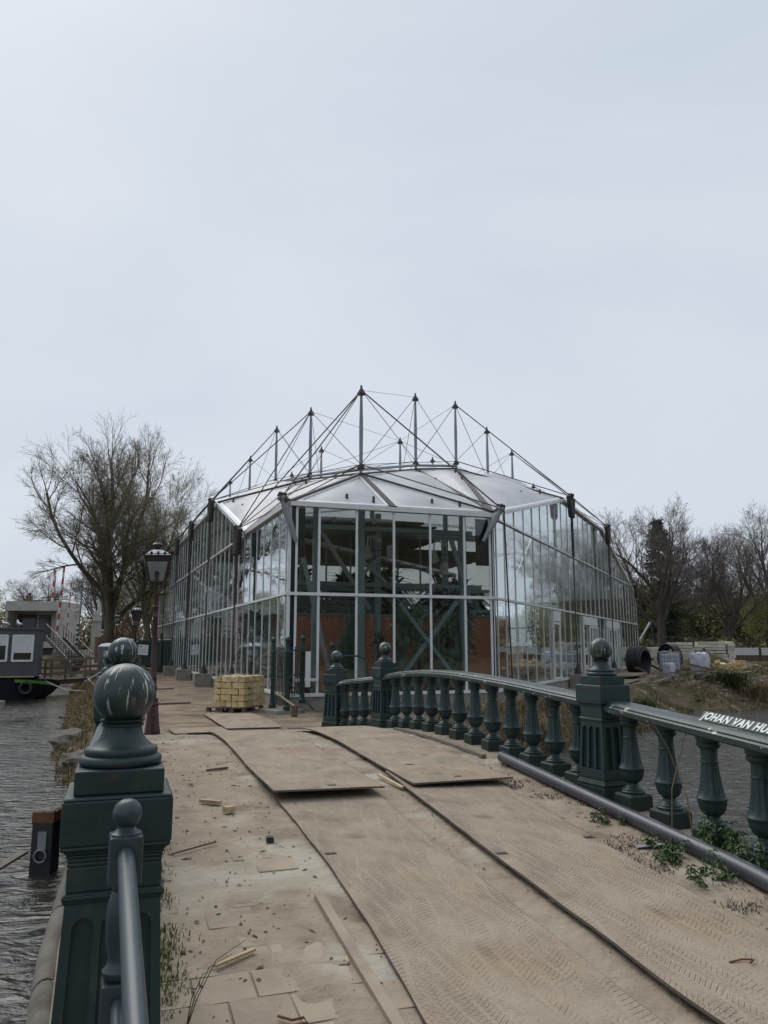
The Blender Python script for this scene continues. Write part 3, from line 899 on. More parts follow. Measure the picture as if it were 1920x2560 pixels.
sh = MB()
for k in range(4):
    flute_face(sh, 0.385, 0.335, 0.26, 0.80, 3, 0.028, Matrix.Rotation(k * PI / 2, 3, 'Z'))
PIL_SHAFT = sh.mesh('shaft', 'iron')
bs = MB()
bs.frustum(0.435, 0.43, 0, 0.165); bs.frustum(0.415, 0.415, 0.165, 0.18); bs.frustum(0.435, 0.41, 0.18, 0.205)
bs.frustum(0.41, 0.385, 0.205, 0.225); bs.frustum(0.385, 0.385, 0.225, 0.262)
PIL_BASE = bs.mesh('foot', 'iron_foot')
nk = MB()
nk.frustum(0.345, 0.36, 0.798, 0.812); nk.frustum(0.36, 0.36, 0.812, 0.828); nk.frustum(0.36, 0.335, 0.828, 0.836)
nk.frustum(0.335, 0.335, 0.836, 0.925)
for i in range(6):
    a0, a1 = i / 6 * PI / 2, (i + 1) / 6 * PI / 2
    nk.frustum(0.335 + 0.053 * (1 - math.cos(a0)), 0.335 + 0.053 * (1 - math.cos(a1)), 0.925 + 0.06 * math.sin(a0), 0.925 + 0.06 * math.sin(a1))
nk.frustum(0.389, 0.389, 0.985, 1.0)
PIL_NECK = nk.mesh('neck', 'iron')
cp_ = MB()
cp_.frustum(0.395, 0.395, 1.0, 1.16); cp_.frustum(0.395, 0.38, 1.16, 1.172); cp_.frustum(0.325, 0.325, 1.172, 1.262)
PIL_CAP = cp_.mesh('cap_block', 'iron')
fin = MB()
prof = [(0.170, 1.262), (0.178, 1.268), (0.182, 1.280), (0.178, 1.292), (0.166, 1.300), (0.158, 1.302), (0.160, 1.308), (0.162, 1.318), (0.156, 1.328),
        (0.140, 1.332), (0.128, 1.340), (0.108, 1.356), (0.094, 1.375), (0.087, 1.395), (0.085, 1.408), (0.094, 1.411), (0.095, 1.418), (0.086, 1.422), (0.100, 1.430), (0.101, 1.434), (0.07, 1.437)]
prof = [(r_ * .87, z_) for r_, z_ in prof]
fin.lathe(prof, 40)
PIL_FIN = fin.mesh('finial_base', 'iron', 50)
bl = MB().sphere((0, 0, 0), 0.120, 40, 24)
PIL_BALL = bl.mesh('ball', 'iron_ball', 60)
def pillar(label, s, n, dz=0.0, rot=0.0):
    p = W(s, n, H(s) - 0.03 + dz)
    t = thing('balustrade_pillar', label, 'pillar', p, BR_ANG + rot, 'iron pillars of the bridge balustrade')
    for nm, me in (('foot', PIL_BASE), ('shaft', PIL_SHAFT), ('neck', PIL_NECK), ('cap_block', PIL_CAP), ('finial_base', PIL_FIN)):
        q = share(nm, me, t)
        if nm in ('foot', 'neck', 'cap_block'):
            md = q.modifiers.new('bevel', 'BEVEL'); md.width = 0.007; md.segments = 2; md.limit_method = 'ANGLE'; md.angle_limit = math.radians(50)
    share('ball', PIL_BALL, t, (0, 0, 1.535), R.uniform(0, 6))
    return t
P_L1 = (3.37, 0.02); P_L2 = (6.94, 0.01); P_L3 = (15.9, -0.2)
P_A = (7.17, 4.84); P_B = (14.40, 4.85); P_C = (15.96, 4.30); P_N = (2.25, 4.30)
pillar('iron pillar with large streaked ball, behind the small ball-topped handrail post', *P_L1, dz=0.02)
pillar('iron pillar whose ball is covered in white droppings, next along from the handrail post', *P_L2)
pillar('iron pillar at the far bank end, on the lamp post side of the bridge', *P_L3)
pillar('iron pillar between the sloping rail with the name board and the arched rail', *P_A, rot=0.12)
pillar('iron pillar where the arched rail meets the short descending rail', *P_B, rot=0.15)
pillar('iron pillar with clean ball ending the short descending rail, beside the greenhouse', *P_C, rot=0.55)
pillar('iron pillar at the near bank end, below the name board', *P_N)

# baluster: square block, moulded foot, ribbed bulb, fluted tapering shaft, capital
BH = 0.915
bp_ = [(0.118, 0.172), (0.126, 0.180), (0.128, 0.192), (0.120, 0.203), (0.112, 0.206), (0.114, 0.214), (0.106, 0.222), (0.090, 0.228),
       (0.072, 0.242), (0.062, 0.262), (0.062, 0.272), (0.078, 0.282), (0.100, 0.300), (0.118, 0.330), (0.128, 0.368), (0.130, 0.392),
       (0.138, 0.400), (0.140, 0.412), (0.133, 0.422), (0.124, 0.436), (0.112, 0.470), (0.098, 0.530), (0.087, 0.600), (0.079, 0.670), (0.076, 0.690),
       (0.083, 0.694), (0.084, 0.706), (0.076, 0.712), (0.074, 0.760), (0.074, 0.800), (0.078, 0.806), (0.094, 0.818), (0.108, 0.834), (0.108, 0.850), (0.098, 0.858), (0.108, 0.872), (0.112, 0.886), (0.112, 0.915)]
def bmod(i, k, r):
    z = bp_[i][1]
    if 0.425 < z < 0.69: return r * (0.915 if k % 4 == 0 else 1.0)
    if 0.28 < z < 0.39: return r * (0.94 if k % 4 == 0 else 1.0)
    return r
bt = MB().lathe([(r_ * .89, z_) for r_, z_ in bp_], 40, mod=bmod)
BAL_T = bt.mesh('turned_stem', 'iron', 40)
bk = MB(); bk.frustum(0.255, 0.255, -0.05, 0.155); bk.frustum(0.255, 0.215, 0.155, 0.175)
BAL_B = bk.mesh('block', 'iron_foot')
rail_prof = [(-.155, 0), (-.168, .012), (-.168, .055), (-.150, .068), (-.150, .082), (-.130, .092), (-.118, .108), (.118, .108), (.130, .092), (.150, .082), (.150, .068), (.168, .055), (.168, .012), (.155, 0)]
def balustrade(label, path, balusters, zoff=0.0):
    """path: list of (s, n) the rail runs along; balusters: list of (s, n)"""
    c = W(path[0][0], path[0][1], 0)
    t = thing('balustrade', label, 'balustrade', (c.x, c.y, 0), 0, 'iron balustrades along the bridge')
    base = V(t.location); m = MB(); n = len(rail_prof)
    def rz(s): return H(s) - 0.03 + BH + zoff
    N_ = len(path)
    for i, (s, q) in enumerate(path):
        a = W(*path[max(i - 1, 0)]); b = W(*path[min(i + 1, N_ - 1)])
        d = (b - a).normalized(); side = V((d.y, -d.x, 0))
        c = W(s, q, rz(s)) - base
        for u, v in rail_prof: m.v.append(tuple(c + side * (u * .86) + V((0, 0, v))))
    for i in range(N_ - 1):
        for k in range(n):
            a = i * n + k; b = i * n + (k + 1) % n
            m.f.append((a, b, b + n, a + n))
    m.f.append(tuple(range(n - 1, -1, -1))); m.f.append(tuple((N_ - 1) * n + k for k in range(n)))
    m.build('handrail', 'iron_top', t, smooth=28)
    for (s, q) in balusters:
        z = H(s) - 0.03 + zoff
        g = bpy.data.objects.new('baluster', BAL_T); COL.objects.link(g); g.parent = t
        g.location = W(s, q, z) - base; g.rotation_euler = (0, 0, BR_ANG + R.uniform(-.05, .05))
        share('block', BAL_B, g, (0, 0, 0), R.uniform(-.03, .03))
    return t
def densify(p, q, fn=None, k=14):
    out = []
    for i in range(k + 1):
        s = lerp(p[0], q[0], i / k)
        out.append((s, fn(s) if fn else lerp(p[1], q[1], i / k)))
    return out
# spacing of the arched section worked out from the photograph: 12 balusters between two pillars
def between(p, q, k, fn=None):
    return [(lerp(p[0], q[0], i / (k + 1)), (fn(lerp(p[0], q[0], i / (k + 1))) if fn else lerp(p[1], q[1], i / (k + 1)))) for i in range(1, k + 1)]
fnR = lambda s: nR(s)
balustrade('arched iron balustrade with droppings on its rail, twelve balusters, facing the greenhouse', densify(P_A, P_B, fnR, 30), between(P_A, P_B, 12, fnR))
balustrade('sloping iron balustrade that carries the white lettered name board', densify(P_N, P_A, fnR, 20), [(q, nR(q)) for q in (6.72, 6.10, 5.48, 4.86, 4.24, 3.62, 3.0)])
balustrade('short descending iron balustrade of four balusters beside the greenhouse', densify(P_B, P_C), between(P_B, P_C, 4))
balustrade('iron balustrade over the houseboat water, between the two streaked balls', densify(P_L1, P_L2, nL, 16), between(P_L1, P_L2, 5, nL))
balustrade('iron balustrade over the houseboat water, running on to the far bank', densify(P_L2, P_L3, nL, 30), between(P_L2, P_L3, 14, nL))

# ------------------------------------------------------------------ small handrail post in front of the near pillar
px_, py_ = -0.862, 2.72
hp = thing('handrail_post', 'slim ball-topped post with two round handrails against the streaked pillar', 'handrail', (px_, py_, H(2.85) - 0.03), BR_ANG + 0.05)
z0 = V(hp.location).z
def zz(z): return z - z0
m = MB()
m.lathe([(0.055, zz(z0)), (0.055, zz(z0) + 0.05), (0.045, zz(z0) + 0.06), (0.036, zz(0.60)), (0.052, zz(0.66))], 20)
m.lathe([(0.036, zz(0.835)), (0.052, zz(0.85)), (0.054, zz(0.865)), (0.040, zz(0.88)), (0.036, zz(0.90)), (0.047, zz(0.95)), (0.050, zz(1.02)), (0.046, zz(1.07)), (0.034, zz(1.105)), (0.038, zz(1.115)), (0.034, zz(1.13))], 24)
m.build('turned_stem', 'iron_new', hp, smooth=40)
MB().box((0, 0, zz(0.745)), (0.105, 0.105, 0.18)).build('lower_block', 'iron_new', hp, bevel=0.006)
MB().box((0, 0, zz(1.205)), (0.105, 0.105, 0.15)).build('upper_block', 'iron_new', hp, bevel=0.006)
MB().lathe([(0.05, zz(1.278)), (0.05, zz(1.284)), (0.036, zz(1.292)), (0.029, zz(1.300)), (0.029, zz(1.306))], 24).build('collar', 'iron_new', hp, smooth=40)
MB().sphere((0, 0, zz(1.345)), 0.048, 32, 18).build('ball', 'iron_new', hp, smooth=60)
inv = Matrix.Rotation(-hp.rotation_euler.z, 3, 'Z')
for za, zb, rr in ((1.225, 1.095, 0.027), (0.775, 0.645, 0.023)):
    a = inv @ (V((px_ + .02, py_ - .055, za)) - V(hp.location)); b = inv @ (V((px_ + 0.345, py_ - 0.95, zb)) - V(hp.location))
    c = inv @ (V((px_ + 1.0, py_ - 2.75, zb - .27)) - V(hp.location))
    MB().tube([a, b, c], rr, 20).build('handrail', 'iron_new', hp, smooth=40)

# ------------------------------------------------------------------ name board on the sloping rail
def text_mesh(txt, size, extrude, material, shear=0.0, offset=0.0, spacing=1.0):
    cu = bpy.data.curves.new('lettering', 'FONT'); cu.body = txt; cu.size = size; cu.extrude = extrude
    cu.shear = shear; cu.offset = offset; cu.space_character = spacing
    ob = bpy.data.objects.new('lettering', cu); COL.objects.link(ob)
    dg = bpy.context.evaluated_depsgraph_get()
    me = bpy.data.meshes.new_from_object(ob.evaluated_get(dg))
    bpy.data.objects.remove(ob)
    me.materials.clear(); me.materials.append(MATS[material])
    return me

# ------------------------------------------------------------------ name board
def frame_matrix(x, y, o):
    x = V(x).normalized(); z = x.cross(V(y)).normalized(); y = z.cross(x)
    M = Matrix((x, y, z)).transposed().to_4x4(); M.translation = V(o); return M
sA, sB = 5.62, 4.1
pa = W(sA, nR(sA) + 0.02, H(sA) - 0.03 + BH + 0.112); pb = W(sB, nR(sB) + 0.02, H(sB) - 0.03 + BH + 0.112)
nb = tag(bpy.data.objects.new('name_board', None), 'dark narrow board with white slanted capital letters lying on the sloping rail', 'sign')
COL.objects.link(nb)
nb.matrix_world = frame_matrix(pb - pa, W(0, 0.66) + V((0, 0, 0.75)), pa)
bm_ = MB().box(((pb - pa).length / 2, 0.046, -0.012), ((pb - pa).length, 0.092, 0.02))
bm_.build('board', 'iron', nb, bevel=0.003)
share('lettering', text_mesh('JOHAN VAN HULST', 0.103, 0.003, 'sign_white', shear=0.28, offset=0.0030, spacing=1.10), nb, (0.03, 0.012, 0.001))
for k in (0.03, 0.75, 1.5):
    MB().box((k, 0.0, -0.030), (0.04, 0.05, 0.045)).build('bracket', 'iron', nb)

# ------------------------------------------------------------------ greenhouse
gh = thing('greenhouse', 'large glass greenhouse with white mullions and a cable-stayed roof of masts', 'greenhouse', FL)
GB = V(gh.location)
Z_BOT, Z_MID, Z_UP, Z_LOW, Z_HIGH = 0.43, 3.47, 6.2, 6.2, 8.65
T_L, T_R = 45.2, 36.6
def eaveL(t): return interp(t, [0, 6.9, 14.4, 60], [Z_LOW, Z_LOW, Z_HIGH, Z_HIGH])
def eaveR(t): return interp(t, [0, 11.4, 21.9, 33.5, 36.6], [Z_LOW + .05, 8.7, 8.7, 6.1, 5.3])
def gbuild(m, name, material, parent=None, **k):
    m.v = [(x - GB.x, y - GB.y, z - GB.z) for x, y, z in m.v]
    return m.build(name, material, parent or gh, **k)
def pane(o, d, out, t0, t1, zb, zt0, zt1):
    """one glass pane between two mullions: top may slope; a hair out of true like real panes"""
    w = 0.007; tl = R.uniform(-.003, .003); t2 = R.uniform(-.003, .003)
    m = MB(); vs = []
    for sg in (-1, 1):
        for t, z in ((t0, zb), (t1, zb), (t1, zt1), (t0, zt0)):
            p = o + d * t + out * (sg * w + tl * (z - zb) + t2 * (t - t0)) + V((0, 0, z)); vs.append(p)
    m.add(vs, [(0, 3, 2, 1), (4, 5, 6, 7), (0, 1, 5, 4), (1, 2, 6, 5), (2, 3, 7, 6), (3, 0, 4, 7)])
    # local origin at the pane's foot so that every pane ripples differently
    c = o + d * t0 + V((0, 0, zb))
    m.v = [tuple(V(p) - c) for p in m.v]
    ob = m.build('pane', 'glass', gh); ob.location = c - GB
    return ob
def mullion(p, zb, zt, w=0.045, d=0.042, out=None, along=None, name='mullion', material='white_alu'):
    m = MB(); o = out or V((1, 0, 0)); a = along or V((0, 1, 0))
    vs = []
    for z in (zb, zt):
        for i, j in ((-.5, -.35), (.5, -.35), (.5, .65), (-.5, .65)):
            vs.append(p + a * (i * w) + o * (j * d) + V((0, 0, z)))
    m.add(vs, [(3, 2, 1, 0), (4, 5, 6, 7), (0, 1, 5, 4), (1, 2, 6, 5), (2, 3, 7, 6), (3, 0, 4, 7)])
    return gbuild(m, name, material)
def rail(pts, w=0.07, d=0.11, name='rail', material='white_alu', out=None):
    m = MB()
    for p, q in zip(pts[:-1], pts[1:]): m.bar(p, q, d, w)
    return gbuild(m, name, material)

def wall(o, d, out, ts, eave, rows, skip=(), top_parapet=True):
    for t in ts:
        mullion(o + d * t, Z_BOT, eave(t) + 0.02, out=out, along=d)
    for i in range(len(ts) - 1):
        a, b = ts[i], ts[i + 1]
        if b - a < 0.06: continue
        for k, (za, zb) in enumerate(rows):
            ta, tb = min(zb, eave(a)), min(zb, eave(b))
            if max(ta, tb) - za < 0.1: continue
            ta, tb = max(ta, za + .02), max(tb, za + .02)
            if (i, k) in skip: continue
            pane(o, d, out, a, b, za, ta, tb)
    oo = out * 0.022
    rail([o + oo + d * ts[0] + V((0, 0, Z_BOT)), o + oo + d * ts[-1] + V((0, 0, Z_BOT))], 0.09, 0.12, 'sill_rail')
    rail([o + oo + d * ts[0] + V((0, 0, Z_MID)), o + oo + d * ts[-1] + V((0, 0, Z_MID))], 0.075, 0.112, 'mid_rail')

# left wall
tsL = [0.0, 0.28] + [1.2 + 1.2 * i for i in range(37)]
tsL = [t for t in tsL if t < T_L] + [T_L]
wall(FL, AL, OL, tsL, eaveL, ((Z_BOT, Z_MID), (Z_MID, Z_UP), (Z_UP, 20)))
rail([FL + OL * .022 + AL * 7.0 + V((0, 0, Z_UP)), FL + OL * .022 + AL * T_L + V((0, 0, Z_UP))], 0.07, 0.112, 'upper_rail')
pts = [FL + OL * .03 + AL * t + V((0, 0, eaveL(t) + .06)) for t in (-.05, 6.9)]
rail(pts, 0.16, 0.2, 'eave_beam')
pts = [FL + OL * .03 + AL * t + V((0, 0, eaveL(t) + .06)) for t in (6.95, 14.4)]
rail(pts, 0.16, 0.2, 'eave_beam')
pts = [FL + OL * .03 + AL * t + V((0, 0, eaveL(t) + .06)) for t in (14.5, T_L)]
rail(pts, 0.14, 0.2, 'eave_beam')

# right wall with its doors
tsR = [0.0, 0.38, 1.38, 2.72, 4.06, 5.42, 6.78, 8.2] + [9.55 + 1.335 * i for i in range(21)]
tsR = [t for t in tsR if t < T_R - .4] + [T_R]
idx = lambda t: max(i for i, q in enumerate(tsR) if q <= t)
d1, d2, d3 = idx(8.6), idx(15.4), idx(26.5)
wall(FR, AR, OR, tsR, eaveR, ((Z_BOT, Z_MID), (Z_MID, Z_UP), (Z_UP, 20)), skip={(d1, 0), (d2, 0), (d3, 0)})
t0 = 0.2
rail([FR + OR * .022 + AR * 0.6 + V((0, 0, Z_UP)), FR + OR * .022 + AR * 33.0 + V((0, 0, Z_UP))], 0.065, 0.112, 'upper_rail')
for ta, tb in ((0, 11.4), (11.45, 21.9), (21.95, 33.5), (33.55, T_R)):
    rail([FR + OR * .03 + AR * ta + V((0, 0, eaveR(ta) + .05)), FR + OR * .03 + AR * tb + V((0, 0, eaveR(tb) + .05))], 0.13, 0.2, 'eave_beam')
rail([FR + OR * .03 + AR * 1.38 + V((0, 0, 1.94)), FR + OR * .03 + AR * 4.06 + V((0, 0, 1.94))], 0.09, 0.112, 'window_rail')
def door(ta, tb, label, slide=0.0):
    m = MB(); o = FR + OR * 0.07
    P_ = lambda t, z: o + AR * t + V((0, 0, z))
    m.bar(P_(ta, 3.16), P_(tb, 3.16), 0.09, 0.42); m.bar(P_(ta + .04, Z_BOT), P_(ta + .04, 2.95), 0.08); m.bar(P_(tb - .04, Z_BOT), P_(tb - .04, 2.95), 0.08)
    d = gbuild(m, 'door', 'white_alu'); d['label'] = label
    lf = MB(); s0, s1 = (ta + .08, tb - .08) if slide == 0 else (lerp(ta, tb, slide), lerp(ta, tb, slide) + (tb - ta) * .6)
    o2 = FR + OR * (0.07 if slide == 0 else 0.16)
    Q = lambda t, z: o2 + AR * t + V((0, 0, z))
    nb_ = 2 if slide == 0 else 4
    for k in range(nb_):
        t = lerp(s0, s1, k / (nb_ - 1)); lf.bar(Q(t, Z_BOT + .05), Q(t, 2.9), 0.07, 0.06)
    lf.bar(Q(s0, Z_BOT + .09), Q(s1, Z_BOT + .09), 0.06, 0.1); lf.bar(Q(s0, 2.86), Q(s1, 2.86), 0.06, 0.1)
    lf.v = [tuple(V(v) - GB) for v in lf.v]
    leaf = lf.build('door_leaf', 'white_alu', d)
    g = MB()
    g.add([Q(s0, Z_BOT + .1) - GB, Q(s1, Z_BOT + .1) - GB, Q(s1, 2.85) - GB, Q(s0, 2.85) - GB], [(0, 1, 2, 3)])
    g.build('door_glass', 'glass', d)
door(tsR[d1], tsR[d1 + 1], 'single white glazed door, shut')
door(tsR[d2] - .05, tsR[d2] + 3.9, 'wide sliding door standing partly open', 0.33)
door(tsR[d3] - 3.6, tsR[d3] + 1.3, 'wide sliding door standing partly open', 0.05)

# front
tsF = [0.03, 0.24, 0.96, 2.19, 3.45, 4.72, 5.95, 6.9]
for t in tsF: mullion(FL + BF * t, Z_BOT if t > 0.5 else 0.55, Z_LOW + 0.02, w=0.075, out=-NF, along=BF)
for i in range(1, len(tsF) - 1):
    pane(FL, BF, -NF, tsF[i], tsF[i + 1], Z_BOT, Z_MID, Z_MID)
    pane(FL, BF, -NF, tsF[i], tsF[i + 1], Z_MID, Z_LOW, Z_LOW)
for z, h, nm in ((Z_BOT, 0.1, 'sill_rail'), (Z_MID, 0.095, 'mid_rail'), (Z_LOW + .06, 0.14, 'eave_beam')):
    rail([FL - NF * .022 + V((0, 0, z)), FL - NF * .022 + BF * 7.0 + V((0, 0, z))], h, 0.12 if z < 6 else 0.22, nm)
rail([FL - NF * .03 + BF * .24 + V((0, 0, 0.88)), FL - NF * .03 + BF * .96 + V((0, 0, 0.88))], 0.09, 0.12, 'window_rail')
def dark_panel(xa, xb, za, zb, dep=-0.01):
    m = MB(); m.bar(FL + BF * ((xa + xb) / 2) - NF * dep + V((0, 0, za)), FL + BF * ((xa + xb) / 2) - NF * dep + V((0, 0, zb)), xb - xa, 0.05, up=NF)
    gbuild(m, 'corner_panel', 'corner_dark')
dark_panel(0.05, 0.22, 0.6, Z_LOW); dark_panel(0.30, 0.52, 4.6, Z_LOW - .06, -0.08); dark_panel(6.42, 6.88, 4.55, Z_LOW - .06, -0.08)
dark_panel(6.94, 7.06, Z_BOT, Z_LOW - .02)
# back walls close the building
BK = [FR + AR * T_R, FR + AR * T_R + V((-8, 14, 0)), FL + AL * T_L + V((6, 7, 0)), FL + AL * T_L]
for p, q in zip(BK[:-1], BK[1:]):
    n = max(2, int((q - p).length / 2.0)); d = (q - p).normalized(); st = (q - p).length / n
    out = V((d.y, -d.x, 0))
    if out.y < 0: out = -out
    m = MB()
    for i in range(n + 1): m.bar(p + d * st * i + V((0, 0, Z_BOT)), p + d * st * i + V((0, 0, 5.6)), 0.09, 0.12)
    for z in (Z_BOT, Z_MID, 5.6): m.bar(p + V((0, 0, z)), q + V((0, 0, z)), 0.1, 0.1)
    gbuild(m, 'back_frame', 'white_alu')
    m = MB(); m.add([p + V((0, 0, Z_BOT)), q + V((0, 0, Z_BOT)), q + V((0, 0, 5.6)), p + V((0, 0, 5.6))], [(0, 1, 2, 3)])
    gbuild(m, 'back_glazing', 'glass')

# concrete plinth and anchor blocks
def plinth(p, q, out, zt=Z_BOT - 0.045):
    m = MB(); vs = []
    for z in (-0.4, zt):
        for e, o_ in ((p, 0.04), (q, 0.04), (q, -0.22), (p, -0.22)): vs.append(e + out * o_ + V((0, 0, z)))
    m.add(vs, [(3, 2, 1, 0), (4, 5, 6, 7), (0, 1, 5, 4), (1, 2, 6, 5), (2, 3, 7, 6), (3, 0, 4, 7)])
    gbuild(m, 'plinth', 'concrete')
plinth(FL, FL + BF * 7.0, -NF)
plinth(FL + AL * .05, FL + AL * T_L, OL)
plinth(FR + AR * .05, FR + AR * T_R, OR)
NODE_L = [0.0, 6.9, 14.4, 21.9, 29.2, 36.6, 43.9]
NODE_R = [0.0, 11.4, 21.9, 33.5]
nodesL = [FL + AL * t + OL * (0.38 if t else 0.30) + V((0, 0, eaveL(t) + 0.22)) for t in NODE_L]
nodesR = [FR + AR * t + OR * (0.42 if t else 0.30) + V((0, 0, eaveR(t) + 0.22)) for t in NODE_R]
nodesL[0] = FL - NF * 0.1 + OL * 0.25 + BF * -0.02 + V((0, 0, Z_LOW + 0.25))
nodesR[0] = FR - NF * 0.05 + OR * 0.30 + V((0, 0, Z_LOW + 0.30))
def bracket(nd, root, down, out, along, tie=True, zfoot=0.0, side_arm=None):
    m = MB()
    m.tube([nd + out * 0.10 + V((0, 0, .10)), nd - out * 0.16 - V((0, 0, .16))], [0.09, 0.14], 8)
    m.box(nd, (0.20, 0.20, 0.26), rz=0.6, rx=0.3)
    node = gbuild(m, 'cable_node', 'node_iron', smooth=40)
    if side_arm is not None:
        a = MB(); a.tube([nd + V((0, 0, -.05)), lerp(nd, side_arm, .18), lerp(nd, side_arm, .3), side_arm], [0.10, 0.10, 0.13, 0.06], 10)
        a.sphere(nd + V((0, 0, -.03)), 0.135, 12, 8)
        gbuild(a, 'bracket_arm', 'steel_grey', smooth=40)
    else:
        a = MB()
        for sg in (-1, 1):
            a.tube([nd + along * (0.55 * sg) - V((0, 0, .05)), nd + along * (0.12 * sg) - V((0, 0, 1.0))], [0.10, 0.13], 8)
            a.tube([nd + along * (0.10 * sg) - V((0, 0, .9)), nd + along * (0.10 * sg) - V((0, 0, 2.9))], 0.045, 6)
        gbuild(a, 'bracket_arm', 'node_iron', smooth=40)
    if tie:
        foot = root + out * 0.42
        r = MB(); r.tube([nd, foot + V((0, 0, 0.75))], 0.032, 6)
        gbuild(r, 'tie_rod', 'cable')
        c = MB(); c.lathe([(0.19, 0.60), (0.17, 0.66), (0.06, 1.02), (0.04, 1.10)], 10, foot)
        gbuild(c, 'anchor_cone', 'node_iron', smooth=40)
        k = MB(); k.box(foot + V((0, 0, 0.0)) + out * 0.05, (0.78, 0.78, 1.22), rz=math.atan2(along.y, along.x))
        gbuild(k, 'anchor_block', 'concrete', bevel=0.02)
for i, nd in enumerate(nodesL):
    if i == 0: bracket(nd, FL, None, OL, AL, tie=False, side_arm=FL - NF * 0.10 + BF * 0.20 + V((0, 0, Z_LOW - 1.15)))
    else: bracket(nd, FL + AL * NODE_L[i], None, OL, AL)
for i, nd in enumerate(nodesR):
    if i == 0: bracket(nd, FR, None, OR, AR, tie=False, side_arm=FR - NF * 0.15 - BF * 0.42 + V((0, 0, Z_LOW - 0.85)))
    else: bracket(nd, FR + AR * NODE_R[i], None, OR, AR)
# tie rods at the front right corner and a propped strut at the far right end
r = MB(); r.tube([nodesR[0] + V((.1, 0, 0)), FR + OR * 0.5 + AR * .25 + V((0, 0, 0.3))], 0.03, 6); gbuild(r, 'tie_rod', 'cable')
r = MB(); r.tube([V((19.6, 60.0, 2.2)), V((21.2, 62, 3.65))], 0.085, 8); r.sphere(V((21.2, 62, 3.65)), .13, 10, 8); gbuild(r, 'prop_strut', 'steel_grey', smooth=40)
r = MB(); r.tube([V((21.3, 62, 3.6)), V((21.5, 61.6, 0.3))], 0.04, 6); gbuild(r, 'tie_rod', 'cable')

# roof: masts, roof film panels between masts and eaves, cables
MAST = {  # x, y, top z, node z, roof z
    1: (-0.86, 28.0, 11.45, 8.56, 8.15), 2: (-3.42, 34.7, 12.7, 9.75, 9.4), 3: (-5.98, 41.5, 13.8, 10.95, 10.55), 4: (-8.6, 48.2, 13.75, 10.95, 10.5),
    5: (-11.2, 54.9, 13.7, 10.95, 10.4), 9: (1.52, 35.9, 13.8, 10.6, 10.15), 10: (3.57, 37.1, 13.8, 10.9, 10.45), 11: (5.77, 41.75, 13.8, 10.95, 10.6),
    12: (8.0, 46.8, 13.8, 10.95, 10.6), 13: (11.3, 57.0, 13.8, 10.95, 10.3), 7: (0.95, 44.0, 13.8, 11.2, 11.0), 6: (-3.85, 46.0, 13.8, 11.2, 11.0),
    8: (-6.5, 53.0, 13.8, 11.1, 10.9), 14: (3.15, 48.7, 13.8, 11.2, 11.0)}
RP = {k: V((x, y, zr)) for k, (x, y, zt, zn, zr) in MAST.items()}
TP = {k: V((x, y, zt)) for k, (x, y, zt, zn, zr) in MAST.items()}
NP = {k: V((x, y, zn)) for k, (x, y, zt, zn, zr) in MAST.items()}
EL = [FL + AL * t + V((0, 0, eaveL(t) + .10)) for t in NODE_L]; EL.append(FL + AL * T_L + V((0, 0, Z_HIGH + .1)))
ER = [FR + AR * t + V((0, 0, eaveR(t) + .10)) for t in NODE_R]; ER.append(FR + AR * T_R + V((0, 0, 5.4)))
FM = FL + BF * 3.45 + V((0, 0, Z_LOW + .10))
B1 = BK[1] + V((0, 0, 5.7)); B2 = BK[2] + V((0, 0, 5.7)); B3 = BK[3] + V((0, 0, 8.0))
def roof_panel(a, b, c, bulge=0.0, frame=True):
    n = 9; m = MB(); ids = {}
    nrm = (b - a).cross(c - a).normalized()
    if nrm.z < 0: nrm = -nrm; b, c = c, b
    cen = (a + b + c) / 3
    ins = [p + (cen - p).normalized() * 0.26 for p in (a, b, c)]
    for i in range(n + 1):
        for j in range(n + 1 - i):
            k = n - i - j; u, v, w = i / n, j / n, k / n
            h = bulge * 27 * u * v * w + bulge * 1.2 * (u * v + v * w + u * w) * 0.5 * min(u, v, w) * 3
            ids[(i, j)] = len(m.v)
            p = ins[0] * u + ins[1] * v + ins[2] * w + nrm * h
            m.v.append(tuple(p))
    for i in range(n):
        for j in range(n - i):
            m.f.append((ids[(i, j)], ids[(i + 1, j)], ids[(i, j + 1)]))
            if j < n - i - 1: m.f.append((ids[(i + 1, j)], ids[(i + 1, j + 1)], ids[(i, j + 1)]))
    o = gbuild(m, 'roof_panel', 'roof_film', smooth=60)
    if frame:
        f = MB()
        for p, q in ((ins[0], ins[1]), (ins[1], ins[2]), (ins[2], ins[0])):
            f.bar(p + nrm * .02, q + nrm * .02, 0.12, 0.06, up=nrm)
        f.v = [tuple(V(v) - GB) for v in f.v]
        f.build('panel_frame', 'white_alu', o)
def gutter(a, b, w=0.16):
    m = MB(); m.bar(a + V((0, 0, .06)), b + V((0, 0, .06)), w * 1.15, 0.07); gbuild(m, 'gutter', 'gutter_dark')
R_ = RP
